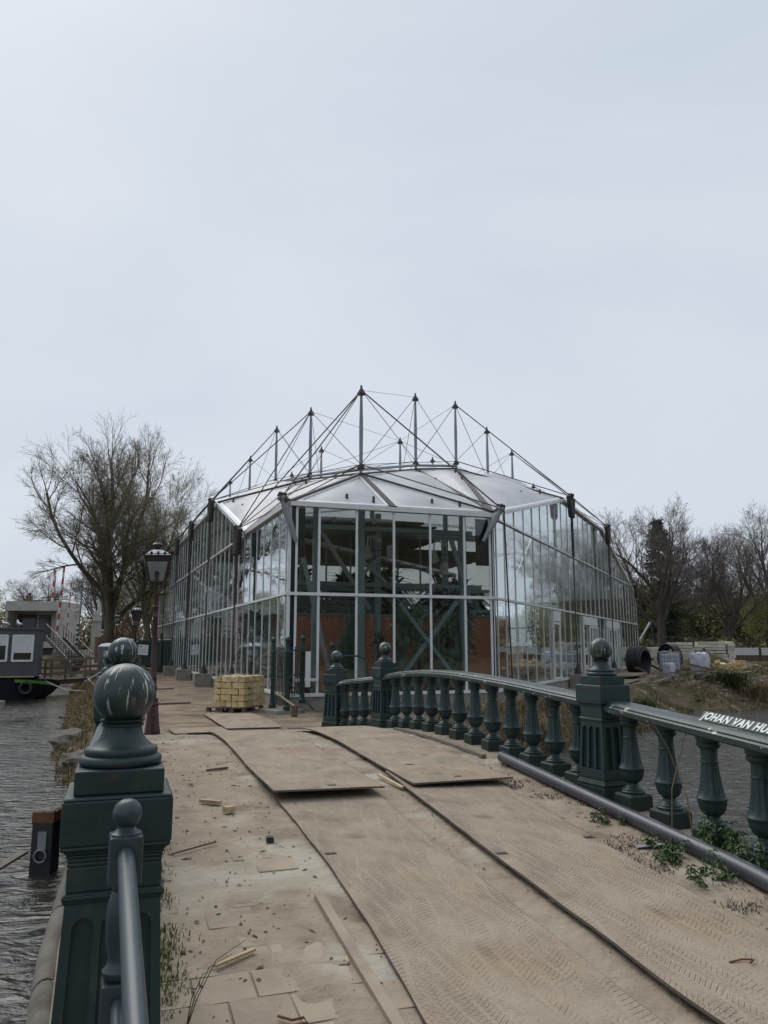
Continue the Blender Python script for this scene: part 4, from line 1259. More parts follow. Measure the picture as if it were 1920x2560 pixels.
tris = [(EL[0], FM, R_[1], .12), (FM, ER[0], R_[1], .12), (EL[0], EL[1], R_[1], .18), (EL[1], R_[2], R_[1], .3), (EL[1], EL[2], R_[2], .3),
        (EL[2], R_[3], R_[2], .35), (EL[2], EL[3], R_[3], .35), (EL[3], R_[4], R_[3], .35), (EL[3], EL[4], R_[4], .35), (EL[4], R_[5], R_[4], .35),
        (EL[4], EL[5], R_[5], .35), (EL[5], EL[6], R_[5], .3), (EL[6], EL[7], R_[5], .1), (EL[7], B2, R_[5], .2),
        (ER[0], R_[9], R_[1], .35), (ER[0], R_[10], R_[9], .3), (ER[0], ER[1], R_[10], .40), (ER[1], R_[11], R_[10], .45), (ER[1], R_[12], R_[11], .4),
        (ER[1], ER[2], R_[12], .45), (ER[2], R_[13], R_[12], .5), (ER[2], ER[3], R_[13], .4), (ER[3], ER[4], R_[13], .2), (ER[4], B1, R_[13], .2),
        (R_[1], R_[9], R_[2], .4), (R_[2], R_[9], R_[7], .6), (R_[2], R_[7], R_[6], .6), (R_[2], R_[6], R_[3], .4), (R_[9], R_[10], R_[7], .5),
        (R_[10], R_[11], R_[7], .6), (R_[3], R_[6], R_[4], .4), (R_[6], R_[8], R_[4], .5), (R_[4], R_[8], R_[5], .4), (R_[7], R_[11], R_[14], .5),
        (R_[11], R_[12], R_[14], .5), (R_[6], R_[7], R_[14], .5), (R_[6], R_[14], R_[8], .5), (R_[14], R_[12], R_[13], .5), (R_[14], R_[13], R_[8], .5),
        (R_[8], R_[13], B1, .3), (R_[8], B1, B2, .3), (R_[8], B2, R_[5], .3)]
for a, b, c, bg in tris: roof_panel(a, b, c, bg)
for a, b in ((EL[0], R_[1]), (FM, R_[1]), (ER[0], R_[1]), (R_[1], R_[2]), (R_[2], R_[3]), (R_[1], R_[9]), (R_[9], R_[10]), (EL[1], R_[1]), (EL[1], R_[2]), (EL[2], R_[2]),
             (EL[2], R_[3]), (EL[3], R_[3]), (EL[3], R_[4]), (ER[0], R_[9]), (ER[0], R_[10]), (ER[1], R_[10]), (ER[1], R_[11]), (ER[1], R_[12]), (ER[2], R_[12]), (ER[2], R_[13])):
    gutter(a, b)
# little studs on the film and a pipe along the ridge
m = MB()
m.tube([R_[3] + V((0, 0, .2)), R_[2] + V((0, 0, .2)), R_[1] + V((0, 0, .22)), R_[9] + V((0, 0, .25)), R_[10] + V((0, 0, .2))], 0.06, 8)
gbuild(m, 'ridge_pipe', 'steel_grey', smooth=40)
for a, b, c, bg in tris[:24]:
    for u, v in ((.16, .72), (.42, .44)):
        p = a * u + b * v + c * (1 - u - v) + V((0, 0, .12 + bg * .5))
        s_ = MB().tube([p - V((0, 0, .3)), p + V((0, 0, .05))], 0.05, 6); gbuild(s_, 'roof_stud', 'node_iron')
for k in MAST:
    x, y, zt, zn, zr = MAST[k]; p = V((x, y, 0))
    m = MB(); m.tube([p + V((0, 0, zr - .3)), p + V((0, 0, zn)), p + V((0, 0, (zn + zt) / 2)), p + V((0, 0, zt - .1))], [0.055, 0.068, 0.076, 0.045], 8)
    mo = gbuild(m, 'mast', 'steel_grey', smooth=50)
    for z, s_ in ((zt, 1.0), (zn, 0.9)):
        h = MB(); h.lathe([(0.17 * s_, -0.17), (0.16 * s_, -0.10), (0.07 * s_, 0.04), (0.045 * s_, 0.08), (0.035 * s_, 0.20 if z == zt else 0.08)], 6, p + V((0, 0, z)))
        h.v = [tuple(V(v) - GB) for v in h.v]
        h.build('mast_head' if z == zt else 'mast_collar', 'node_iron', mo)
def cable(a, b, r=0.028):
    m = MB(); m.tube([a, b], r * .66, 5, cap=False); gbuild(m, 'cable', 'cable')
T, N_ = TP, NP
for a, b, r in ((T[1], nodesL[0], .036), (T[1], nodesL[1], .036), (T[1], nodesR[0], .040), (N_[1], nodesL[0], .034), (N_[1], nodesR[0], .034), (N_[1], nodesL[1], .03),
                (T[2], nodesL[1], .036), (T[2], nodesL[2], .036), (N_[2], nodesL[1], .032), (N_[2], nodesL[2], .032), (T[3], nodesL[2], .036), (T[3], nodesL[3], .036),
                (N_[3], nodesL[2], .032), (T[4], nodesL[3], .036), (T[4], nodesL[4], .036), (T[5], nodesL[4], .036), (T[5], nodesL[5], .036), (N_[4], nodesL[3], .03),
                (T[10], nodesR[1], .040), (N_[10], nodesR[1], .036), (T[12], nodesR[1], .034), (T[12], nodesR[2], .04), (N_[12], nodesR[2], .03), (T[13], nodesR[2], .034),
                (T[13], nodesR[3], .034), (nodesR[1], nodesR[2], .034), (nodesL[2], nodesL[3], .05), (nodesL[3], nodesL[4], .05), (nodesL[4], nodesL[5], .05), (nodesL[5], nodesL[6], .05),
                (T[1], N_[2], .022), (T[1], N_[9], .022), (T[2], N_[1], .024), (T[2], N_[3], .022), (T[2], N_[6], .018), (T[3], N_[2], .020), (T[3], N_[4], .018), (T[3], N_[6], .018),
                (T[4], N_[3], .018), (T[4], N_[5], .018), (T[9], N_[1], .022), (T[9], N_[10], .02), (T[9], N_[7], .02), (T[10], N_[9], .024), (T[10], N_[11], .022), (T[10], N_[7], .018),
                (T[11], N_[10], .02), (T[11], N_[12], .02), (T[12], N_[11], .018), (T[12], N_[14], .018), (T[7], N_[9], .018), (T[7], N_[2], .018), (T[7], N_[6], .018), (T[7], N_[14], .018),
                (T[6], N_[2], .018), (T[6], N_[3], .018), (T[6], N_[7], .018), (T[6], N_[8], .016), (T[14], N_[7], .016), (T[14], N_[12], .016), (T[7], N_[11], .018),
                (N_[2], N_[9], .02), (N_[1], N_[10], .02), (T[9], T[1], .012), (N_[1], N_[2], .022), (N_[2], N_[3], .022), (N_[9], N_[7], .018), (T[2], T[7], .014), (T[10], T[7], .014), (T[13], N_[12], .018)):
    cable(a, b, r)

# ------------------------------------------------------------------ inside the greenhouse
def I(x, d, z): return FL + BF * x + NF * d + V((0, 0, z))
def steel(pairs, name, w, material='steel_green'):
    for a, b in pairs:
        m = MB(); m.bar(I(*a), I(*b), w, w * 1.0, up=NF); gbuild(m, name, material)
steel([((4.0, 1.0, 3.3), (5.95, 1.0, 0.9)), ((6.15, 1.06, 3.4), (4.1, 1.06, 0.9))], 'cross_brace', 0.12)
steel([((1.36, 2, 0), (1.36, 2, 6.6)), ((2.98, 2, 0), (2.98, 2, 6.9)), ((6.83, 2, 0), (6.83, 2, 6.6)), ((4.6, 5, 0), (4.6, 5, 7)), ((8.6, 6, 0), (8.6, 6, 6.6)), ((.5, 6, 0), (.5, 6, 6.0)),
       ((3.2, 12, 0), (3.2, 12, 9)), ((7, 13, 0), (7, 13, 9)), ((11, 13, 0), (11, 13, 9)), ((1.2, 13, 0), (1.2, 13, 7.6))], 'column', 0.19)
steel([((0.2, 2, 5.9), (7.2, 2, 5.92)), ((.3, 6, 6.4), (9.5, 6, 6.4)), ((.3, 6, 4.3), (9.5, 6, 4.3)), ((.6, 12, 7.2), (13, 12, 7.2)), ((.6, 12, 4.6), (13, 12, 4.6)), ((.6, 12, 3.6), (13, 12, 3.6)), ((4.6, 5, 6.4), (7, 13, 7.2)), ((.4, 6, 6.4), (1, 13, 7.2))], 'beam', 0.16)
steel([((0.5, 1.5, 6.0), (1.7, 1.5, 1.2)), ((1.5, 2.0, 5.8), (3.6, 3.0, 3.2)), ((6.9, 1.6, 3.4), (6.1, 1.4, 5.6)), ((3.4, 4, 4.2), (4.4, 4.4, 5.2)), ((4.6, 4, 4.2), (3.6, 4.4, 5.2))], 'diagonal_strut', 0.13, 'steel_grey')
steel([((x, 12.05, 3.6), (x, 12.05, 7.2)) for x in (.8, 2, 4.4, 5.6, 8, 9.2, 10.4)], 'inner_mullion', 0.07, 'steel_green')
m = MB(); m.tube([I(0.6, 2.2, 6.18), I(4.2, 2.2, 6.22)], 0.10, 14)
for x in (1.98, 2.70, 3.42): m.tube([I(x, 2.15, 6.20), I(x, 1.93, 6.17)], [0.075, 0.10], 12)
gbuild(m, 'duct', 'duct_metal', smooth=40)
m = MB(); m.tube([I(1.2, 4.2, 5.75), I(8.5, 6.4, 4.8)], 0.11, 12)
for k in range(11):
    p = lerp(I(1.6, 4.3, 5.72), I(8.3, 6.3, 4.82), k / 10); m.tube([p, p - NF * .25 - V((0, 0, .05))], [0.06, 0.085], 10)
gbuild(m, 'duct', 'duct_metal', smooth=40)
for x, d, z in ((3.5, 3.0, 5.2), (6.1, 3.0, 5.15), (4.5, 3.2, 5.3), (6.7, 3.4, 4.75)):
    h = thing('heater_unit', {3.5: 'pale tilted heater box with looping cable, behind the middle front panes', 6.1: 'pale tilted heater box with looping cable, above the steel cross brace', 4.5: 'small pale control box hung beside the left heater', 6.7: 'narrow pale box hung below the right heater'}[x], 'heater', I(x, d, z))
    MB().box((0, 0, 0), (0.26, 0.22, 0.48), rz=0.4, ry=-.35 if x in (3.5, 6.1) else 0).build('case', 'heater', h, bevel=0.02)
    if x in (3.5, 6.1):
        MB().box((0.42, 0, 0.42), (0.26, 0.2, 0.16)).build('junction_box', 'heater', h, bevel=0.01)
        MB().tube([(0.4, 0, 0.35), (0.42, -.05, -.1), (0.25, -.05, -.28), (0.1, -.03, -.15), (0.12, 0, .1), (.35, 0, .06), (.6, 0, .1)], 0.015, 6).build('looping_cable', 'black_plastic', h)
        MB().tube([(0, 0, 0.2), (0.05, 0, 0.6), (0.4, 0, 0.52)], 0.03, 8).build('mount', 'duct_metal', h)
def iwall(name, label, a, b, z0, z1, material, th=0.25):
    t = thing(name, label, 'wall', I(*a[:2], 0))
    m = MB(); m.bar(I(*a, z0) if len(a) == 2 else a, I(*b, z0), th, 0.01) if False else None
    p, q = I(a[0], a[1], 0), I(b[0], b[1], 0); d = (q - p).normalized(); s_ = V((-d.y, d.x, 0)) * th / 2
    vs = [e + o_ + V((0, 0, z)) - V(t.location) for z in (z0, z1) for e, o_ in ((p, -s_), (q, -s_), (q, s_), (p, s_))]
    m = MB().add(vs, [(3, 2, 1, 0), (4, 5, 6, 7), (0, 1, 5, 4), (1, 2, 6, 5), (2, 3, 7, 6), (3, 0, 4, 7)])
    m.build('wall_body', material, t)
    c = MB(); c.bar(p - V(t.location) + V((0, 0, z1 + .035)), q - V(t.location) + V((0, 0, z1 + .035)), th + .08, 0.06); c.build('wall_cap', 'steel_green', t)
    return t
iwall('terracotta_wall', 'orange terracotta wall inside the greenhouse behind the cacti', (0.6, 6.2), (10.5, 5.6), 0, 3.05, 'terracotta')
shed = thing('slatted_shed', 'dark slatted shed with a pitched roof above the orange wall in the greenhouse', 'shed', I(3.0, 8.5, 0))
for k in range(16):
    m = MB(); p, q = I(0.8, 7.4, 0.3 + k * .24), I(5.2, 7.2, 0.3 + k * .24)
    m.bar(p - V(shed.location), q - V(shed.location), 0.05, 0.2); m.build('slat', 'interior_grey', shed)
m = MB(); a, b, c = I(0.6, 7.2, 4.15), I(5.3, 7.0, 4.15), I(5.3, 9.4, 4.9)
m.bar(a - V(shed.location), b - V(shed.location), 0.12, 0.1); m.bar(b - V(shed.location), I(7.6, 7.0, 3.2) - V(shed.location), 0.1, 0.12); m.build('roof_edge', 'steel_green', shed)
# added to darken the interior: roof screens, an inner glazed partition, dense planting farther in
for i, (xa, xb, da, db, z) in enumerate(((.6, 6.4, 4.6, 6.6, 6.7), (.9, 9.0, 9.4, 12.5, 7.35), (1.2, 12.5, 17, 22, 7.9), (1.5, 20, 22.5, 34, 8.0))):
    m = MB(); n_ = 24
    for k in range(n_ + 1):
        d = lerp(da, db, k / n_); zz_ = z - .10 * abs(math.sin(k * 1.3)) 
        m.v += [tuple(I(xa, d, zz_)), tuple(I(xb, d, zz_))]
    for k in range(n_): m.f.append((2 * k, 2 * k + 1, 2 * k + 3, 2 * k + 2))
    gbuild(m, 'added_dark_screen', 'interior_grey')
def inner_plant(label, x, d, h, r, seed, mt='agave'):
    rr = random.Random(seed); t = thing('indoor_palm', label, 'plant', I(x, d, 0)); tr, lv = MB(), MB()
    tr.tube([(0, 0, 0), (.1, 0, h * .5), (.05, .1, h * .8)], [.16, .12, .09], 8); tr.build('trunk', 'wood_brown', t, smooth=50)
    for k in range(int(260 * r)):
        a = rr.uniform(0, 6.28); e = rr.uniform(-.5, 1.3); L_ = r * rr.uniform(.5, 1.1); o = V((0.05, 0.1, h * rr.uniform(.45, .85)))
        dr = V((math.cos(a) * math.cos(e), math.sin(a) * math.cos(e), math.sin(e))); sd = V((-math.sin(a), math.cos(a), 0)) * (.05 + .05 * r)
        p1, p2 = o + dr * L_ * .55, o + dr * L_ - V((0, 0, L_ * .35)); lv.add([o + dr * .2, p1 - sd, p2, p1 + sd], [(0, 1, 2, 3)])
    lv.build('fronds', mt, t)
for i, (x, d, h, r) in enumerate(((1.5, 9.5, 4.6, 1.8), (5.8, 9.8, 5.2, 2.0), (9.2, 9.0, 4.6, 1.8), (3.5, 15, 5.6, 2.4), (8.5, 15.5, 6.0, 2.4), (12.5, 14.5, 5.2, 2.2), (2.6, 23, 6.2, 2.6), (9, 24, 6.4, 2.8), (15, 23, 6, 2.6), (7.6, 4.6, 4.2, 1.1), (5, 32, 6.5, 3), (13, 33, 6.5, 3), (20, 30, 6, 2.8))):
    inner_plant('leafy indoor palm ' + ('left behind the slatted shed', 'tall behind the orange wall, middle', 'behind the orange wall by the right corner', 'in the second bay behind the shed', 'in the second bay, tallest', 'in the second bay by the right wall', 'in the third bay by the left wall', 'in the third bay, middle', 'in the third bay by the right wall', 'slim, beside the candelabra cactus', 'in the last bay by the left wall', 'in the last bay, middle', 'in the last bay by the right wall')[i], x, d, h, r, i, 'cactus' if i % 2 else 'agave')
# a dark planted interior floor bed
def cactus_column(label, x, d, h, r, arms=()):
    t = thing('column_cactus', label, 'cactus', I(x, d, 0))
    def col(bx, by, z0, z1, r):
        prof = [(r * .8, z0), (r, z0 + .2), (r * 1.03, (z0 + z1) / 2), (r, z1 - r * 1.3), (r * .8, z1 - r * .5), (r * .4, z1 - r * .1), (0.01, z1)]
        return MB().lathe(prof, 24, (bx, by, 0), mod=lambda i, k, q: q * (0.86 if k % 2 else 1))
    col(0, 0, 0, h, r).build('stem', 'cactus', t, smooth=25)
    for bx, by, z0, z1, rr in arms: col(bx, by, z0, z1, rr).build('stem', 'cactus', t, smooth=25)
cactus_column('tall ribbed column cactus in front of the orange wall', 3.03, 3.5, 3.05, 0.17, ((0.12, 0.25, 0, 2.5, .13),))
cactus_column('middle-height column cactus with round top beside the tallest one', 2.7, 3.2, 2.3, 0.16)
cactus_column('short stout column cactus beside two taller ones', 2.42, 3.0, 1.95, 0.15)
cactus_column('thin dark column cactus behind the steel cross brace', 6.45, 3.6, 2.7, 0.12, ((-.4, .1, 0, 2.1, .08), (.25, .3, 0, 1.9, .08)))
cactus_column('candelabra cactus with many upright arms by the corner of the front glazing', 7.0, 2.6, 3.3, 0.09, tuple((0.22 * math.cos(a) * k, 0.22 * math.sin(a) * k, 1.0, 2.6 + .5 * math.sin(a * 3), .075) for a, k in ((0.3, 1), (1.6, 1.2), (2.7, 1), (4, 1.3), (5.2, 1))))
def prickly(label, x, d, h, seed, n=44):
    rr = random.Random(seed)
    t = thing('prickly_pear', label, 'cactus', I(x, d, 0))
    m = MB(); tips = [(V((0, 0, .1)), V((0, 0, 1)))]
    for k in range(n):
        b, up = rr.choice(tips[-14:]) if k > 3 else (V((rr.uniform(-.5, .5), rr.uniform(-.3, .3), 0)), V((0, 0, 1)))
        dr = V((rr.uniform(-.8, .8), rr.uniform(-.5, .5), 1.0)).normalized(); L_ = rr.uniform(.28, .46)
        if b.z + L_ > h: b = V((rr.uniform(-.7, .7), rr.uniform(-.3, .3), rr.uniform(0, h * .5)))
        c = b + dr * L_ / 2
        sd = V((rr.uniform(.5, 1), rr.uniform(-.6, .6), 0)); sd = (sd - dr * sd.dot(dr)).normalized(); nn = dr.cross(sd)
        q = MB().sphere((0, 0, 0), 1, 12, 8)
        m.add([c + sd * (v[0] * L_ * .36) + nn * (v[1] * .03) + dr * (v[2] * L_ * .55) for v in q.v], q.f)
        tips.append((b + dr * L_ * .95, dr))
    m.build('pads', 'cactus', t, smooth=50)
prickly('large prickly pear cactus with stacked flat pads behind the cross brace', 5.0, 2.6, 3.4, 3, 110)
prickly('low prickly pear cactus at the foot of the front glazing', 4.4, 1.6, 1.6, 5, 40)
prickly('prickly pear cactus near the dark corner panel', 6.5, 2.2, 2.2, 8, 40)
def agave(label, x, d, zc, L_, n, seed, name='agave_plant', droop=.5):
    rr = random.Random(seed); t = thing(name, label, 'plant', I(x, d, 0))
    if zc > .35: MB().tube([(0, 0, 0), (0.03, 0, zc * .5), (0, 0, zc)], [.13, .10, .09], 10).build('trunk', 'wood_brown', t, smooth=40)
    for k in range(n):
        a = rr.uniform(0, 2 * PI); e = rr.uniform(-.15, 1.35); l_ = L_ * rr.uniform(.7, 1.05); w = .035 + .03 * L_
        dr = V((math.cos(a) * math.cos(e), math.sin(a) * math.cos(e), math.sin(e))); sd = V((-math.sin(a), math.cos(a), 0))
        m = MB(); pts = []
        for i in range(5):
            q = i / 4; c = V((0, 0, zc)) + dr * (l_ * q) - V((0, 0, droop * l_ * q * q * .6)); ww = w * (1 - q) ** .6 * (1 if i else .7)
            pts += [c - sd * ww, c + sd * ww]
        m.add(pts, [(2 * i, 2 * i + 1, 2 * i + 3, 2 * i + 2) for i in range(4)])
        m.build('leaf', 'agave', t)
agave('spiky rosette yucca on a short trunk in the middle front pane', 3.8, 2.5, 1.95, 0.75, 60, 1, 'yucca_plant', .4)
agave('grey-green agave low behind the iron gate', 0.9, 1.1, 0.5, 1.0, 34, 2)
agave('broad-leaved agave low behind the end pillar of the balustrade', 1.7, 0.9, 0.35, 1.1, 34, 3)
agave('agave low in front of the stout cactus', 2.7, 1.2, 0.3, 0.9, 30, 4)
agave('spiky agave growing low by the corner panel', 6.2, 1.2, 0.35, 0.9, 34, 6)

# ------------------------------------------------------------------ street lamps
def lamp_post(label, x, y, z, sc=1.0, rz=0.4, dark=False):
    t = thing('street_lamp', label, 'street lamp', (x, y, z), rz, 'old lantern lamp posts along the path')
    t.scale = (sc, sc, sc)
    pm = 'lamp_paint_dark' if dark else 'lamp_paint'
    MB().lathe([(0.185, -0.1), (0.178, 0.02), (0.150, 0.22), (0.128, 0.45), (0.120, 0.62), (0.132, 0.64), (0.140, 0.66), (0.140, 0.68), (0.112, 0.71), (0.108, 0.78), (0.116, 0.80)], 10).build('base', pm, t, smooth=25)
    MBL = MB().lathe([(0.085, 0.79), (0.080, 0.95), (0.098, 1.00), (0.104, 1.03), (0.098, 1.06), (0.078, 1.09), (0.076, 1.22), (0.085, 1.24), (0.085, 1.27), (0.077, 1.29), (0.074, 2.0), (0.066, 2.62), (0.076, 2.64), (0.076, 2.67), (0.066, 2.69),
                (0.064, 2.84), (0.080, 2.86), (0.080, 2.89), (0.062, 2.91), (0.058, 3.10), (0.070, 3.13), (0.03, 3.16)], 16)
    MBL.v = [(x * .84, y * .84, z) for x, y, z in MBL.v]; MBL.build('post', pm, t, smooth=35)
    m = MB()
    for k in range(4):
        a = k * PI / 2 + PI / 4; c, s = math.cos(a), math.sin(a)
        m.tube([(c * .02, s * .02, 3.12), (c * .10, s * .10, 3.22), (c * .20, s * .20, 3.33), (c * .205, s * .205, 3.40), (c * .16, s * .16, 3.46)], [.022, .02, .018, .018, .016], 6)
    m.build('fork', pm, t, smooth=40)
    m = MB(); b, u = 0.165, 0.285; z0, z1 = 3.46, 4.02
    for sx in (-1, 1):
        for sy in (-1, 1): m.bar((sx * b, sy * b, z0), (sx * u, sy * u, z1), 0.03)
    for w, z in ((b, z0), (u, z1)):
        for sg in (-1, 1):
            m.bar((-w, sg * w, z), (w, sg * w, z), 0.034); m.bar((sg * w, -w, z), (sg * w, w, z), 0.034)
    m.frustum(2 * u + .10, 2 * u + .10, z1 + .015, z1 + .05)
    m.build('lantern_frame', 'lamp_paint_dark', t)
    for k in range(4):
        q = MB(); Rm = Matrix.Rotation(k * PI / 2, 3, 'Z')
        q.add([Rm @ V(p) for p in ((b, -b, z0 + .02), (b, b, z0 + .02), (u, u, z1 - .02), (u, -u, z1 - .02))], [(0, 1, 2, 3)])
        q.build('lantern_pane', 'lamp_glass', t)
    m = MB(); m.frustum(2 * u + .02, .36, z1 + .05, z1 + .15); m.frustum(.36, .16, z1 + .15, z1 + .20)
    m.build('lantern_roof', 'paper', t)
    m = MB()
    for k in range(4):
        Rm = Matrix.Rotation(k * PI / 2, 3, 'Z')
        for j in range(5):
            y_ = -.30 + .15 * j; h = .13 if j in (0, 4) else .085
            o = Rm @ V((u + .045, y_, z1 + .05)); m.lathe([(.012, 0), (.03, h * .35), (.035, h * .6), (.012, h)], 6, o)
        m.bar(Rm @ V((u + .045, -.31, z1 + .075)), Rm @ V((u + .045, .31, z1 + .075)), .015)
    m.build('cresting', pm, t)
    MB().lathe([(0.08, z1 + .19), (0.085, z1 + .22), (0.06, z1 + .24), (0.105, z1 + .27), (0.12, z1 + .32), (0.09, z1 + .36), (0.05, z1 + .37), (0.03, z1 + .40), (0.035, z1 + .42), (0.008, z1 + .48)], 14).build('crown', pm, t, smooth=40)
    MB().lathe([(0.05, 3.48), (0.055, 3.52), (0.03, 3.56), (0.05, 3.60), (0.06, 3.68), (0.03, 3.73)], 12).build('bulb_holder', 'paper', t, smooth=40)
    return t
l1 = lamp_post('maroon lantern lamp post at the bridge end, in front of the greenhouse', -5.04, 17.3, 0.0, 0.955, rz=0.35)
l1.rotation_euler = (0, math.radians(-1.2), 0.35)
lamp_post('second lantern lamp post along the path, by the white notice on the gate', -13.4, 42.0, 0.0, 0.93, 0.3, True)
lamp_post('lantern lamp post in front of the wrapped tree trunk', -19.6, 57.0, 0.5, 0.86, 0.3, True)
lamp_post('thin lantern lamp post beside the white stone pillar', -29.2, 80.0, 1.0, 1.0, 0.3, True)

# ------------------------------------------------------------------ stacked yellow stone on pallets
def stone_mesh(seed, sx, sy, sz):
    rr = random.Random(seed); bm = bmesh.new()
    bmesh.ops.create_cube(bm, size=1.0)
    bmesh.ops.subdivide_edges(bm, edges=bm.edges[:], cuts=2, use_grid_fill=True)
    for v in bm.verts:
        n = mnoise.noise_vector(v.co * 2.3 + V((seed * 3.1, 0, 0)))
        v.co = V((v.co.x * sx, v.co.y * sy, v.co.z * sz)) + n * 0.020
    me = bpy.data.meshes.new('stone_block'); bm.to_mesh(me); bm.free()
    me.materials.append(MATS['sandstone']); return me
STONES = [stone_mesh(i, *s) for i, s in enumerate([(0.225, 0.185, 0.155), (0.275, 0.19, 0.16), (0.195, 0.18, 0.15), (0.245, 0.17, 0.16)])]
def pallet_mesh(label, x, y, z, rz):
    t = thing('wooden_pallet', label, 'pallet', (x, y, z), rz, 'pallets under the yellow stone')
    for k in range(7): MB().box((-.55 + k * .1833, 0, .13), (.1, .82, .022)).build('top_board', 'wood_grey', t)
    for k in (-.36, 0, .36): MB().box((0, k, .011), (1.2, .1, .022)).build('bottom_board', 'wood_grey', t)
    for a in (-.53, 0, .53):
        for b in (-.36, 0, .36): MB().box((a, b, .07), (.13, .1, .096)).build('spacer_block', 'wood_brown', t)
    return t
PA = math.atan2(24.5 - 22.5, -3.62 + 4.26)
ax = V((math.cos(PA), math.sin(PA), 0)); ay = V((-math.sin(PA), math.cos(PA), 0))
corner = V((-3.98, 22.6, 0.0))
pallet_mesh('wooden pallet under the yellow stone stack on the greenhouse side', *(corner + ax * .62 + ay * .42), PA)
pallet_mesh('wooden pallet under the yellow stone stack on the path side', *(corner + ax * .30 + ay * .86 + ax * .35), PA)
rowN = 0
for lev in range(5):
    yv = 0.02
    for rw in range(5):
        xv = -0.02 if rw < 3 else 0.06
        while xv < 1.15:
            k = R.randrange(4); me = STONES[k]; dx = me.vertices and (0.25, 0.30, 0.22, 0.27)[k]
            if 0 < rw < 4 and 0 < lev < 4 and 0.3 < xv < 0.85:
                xv += dx; continue
            p = corner + ax * (xv + dx / 2) + ay * (yv + 0.10 + rw * 0.205) + V((0, 0, 0.235 + lev * 0.176))
            o = share('stone_block', me, None, p + V((R.uniform(-.012, .012), R.uniform(-.012, .012), 0)), PA + R.choice((0, PI)) + R.uniform(-.05, .05))
            tag(o, 'rough yellow sandstone block in the ' + ('lowest', 'second lowest', 'middle', 'second highest', 'topmost')[lev] + ' layer of the pallet stack', 'stone', 'yellow sandstone blocks on the pallets')
            xv += dx
for i, u in enumerate((0.42, 0.85)):
    pts = [corner + ax * u - ay * .03 + V((0, 0, .15)), corner + ax * u - ay * .03 + V((0, 0, 1.05)), corner + ax * (u + .02) + ay * .55 + V((0, 0, 1.07)), corner + ax * u + ay * 1.08 + V((0, 0, 1.05)), corner + ax * u + ay * 1.08 + V((0, 0, .15))]
    m = MB(); 
    for a, b in zip(pts[:-1], pts[1:]): m.bar(a, b, 0.022, 0.006)
    tag(m.build('binding_strap', 'rope'), 'pale plastic strap bound over the yellow stone stack', 'strap', 'straps round the stone stack')

# ------------------------------------------------------------------ broken iron gate in front of the greenhouse corner
ig = thing('iron_gate', 'dark iron gate section with ball-topped posts and bars at the greenhouse corner', 'gate', (-2.9, 22.6, 0))
gb = V(ig.location)
def gpost(p, h, nm='gate_post'):
    m = MB(); c = V(p) - gb
    m.lathe([(.10, 0), (.10, .12), (.075, .14), (.062, .3), (.062, h - .5), (.075, h - .48), (.075, h - .42), (.058, h - .38), (.066, h - .2), (.070, h - .17), (.03, h - .15)], 10, c)
    o = m.build(nm, 'iron', ig, smooth=35)
    MB().sphere(c + V((0, 0, h - .085)), .085, 16, 10).build('post_ball', 'iron', o, smooth=60)
gp = [V((-3.25, 23.0, .1)), V((-2.74, 22.25, .1)), V((-2.38, 22.95, .25)), V((-1.50, 22.75, .15))]
for p, h in zip(gp, (2.05, 2.05, 1.95, 1.85)): gpost(p, h)
def bars(a, b, n, z0, z1, hz):
    for k in range(1, n):
        p = lerp(a, b, k / n) - gb; MB().tube([p + V((0, 0, z0)), p + V((0, 0, z1))], .015, 6).build('bar', 'iron', ig)
    for z in hz: MB().tube([a - gb + V((0, 0, z)), b - gb + V((0, 0, z))], .02, 6).build('cross_bar', 'iron', ig)
bars(gp[0], gp[1], 10, .12, 1.75, (.28, .85, 1.62)); bars(gp[1], gp[2], 6, .3, 1.7, (.9, 1.6))
MB().tube([gp[1] - gb + V((0, 0, .82)), V((-2.0, 22.5, .1)) - gb], .022, 6).build('stay', 'iron', ig)
MB().tube([gp[3] - gb + V((0, 0, 1.45)), gp[3] - gb + V((.75, .1, 1.45)), gp[3] - gb + V((.92, .1, 1.38)), gp[3] - gb + V((1.0, .1, 1.2)), gp[3] - gb + V((1.02, .1, 1.0)), gp[3] - gb + V((.98, .12, .6))], .028, 8).build('bent_rail', 'iron', ig, smooth=50)
MB().box(V((-2.95, 22.75, .03)) - gb, (.9, 1.2, .16), rz=.6).build('footing', 'concrete', ig, bevel=.015)
bdw = tag(MB().box((-2.22, 22.9, 1.22), (.15, .03, 1.02), rz=.1).build('white_board', 'white_paint'), 'narrow white board tied upright to the iron gate post', 'board')
ms = thing('marker_stump', 'short wooden stump with a pale stick leaning on it near the end pillar', 'stump', (-2.42, 21.4, 0))
MB().lathe([(.09, -.05), (.08, .1), (.10, .22), (.10, .3)], 10).build('stump', 'wood_brown', ms, smooth=30)
MB().bar((0, 0, .28), (-.55, .3, .62), .05, .035).build('leaning_stick', 'wood_pale', ms)

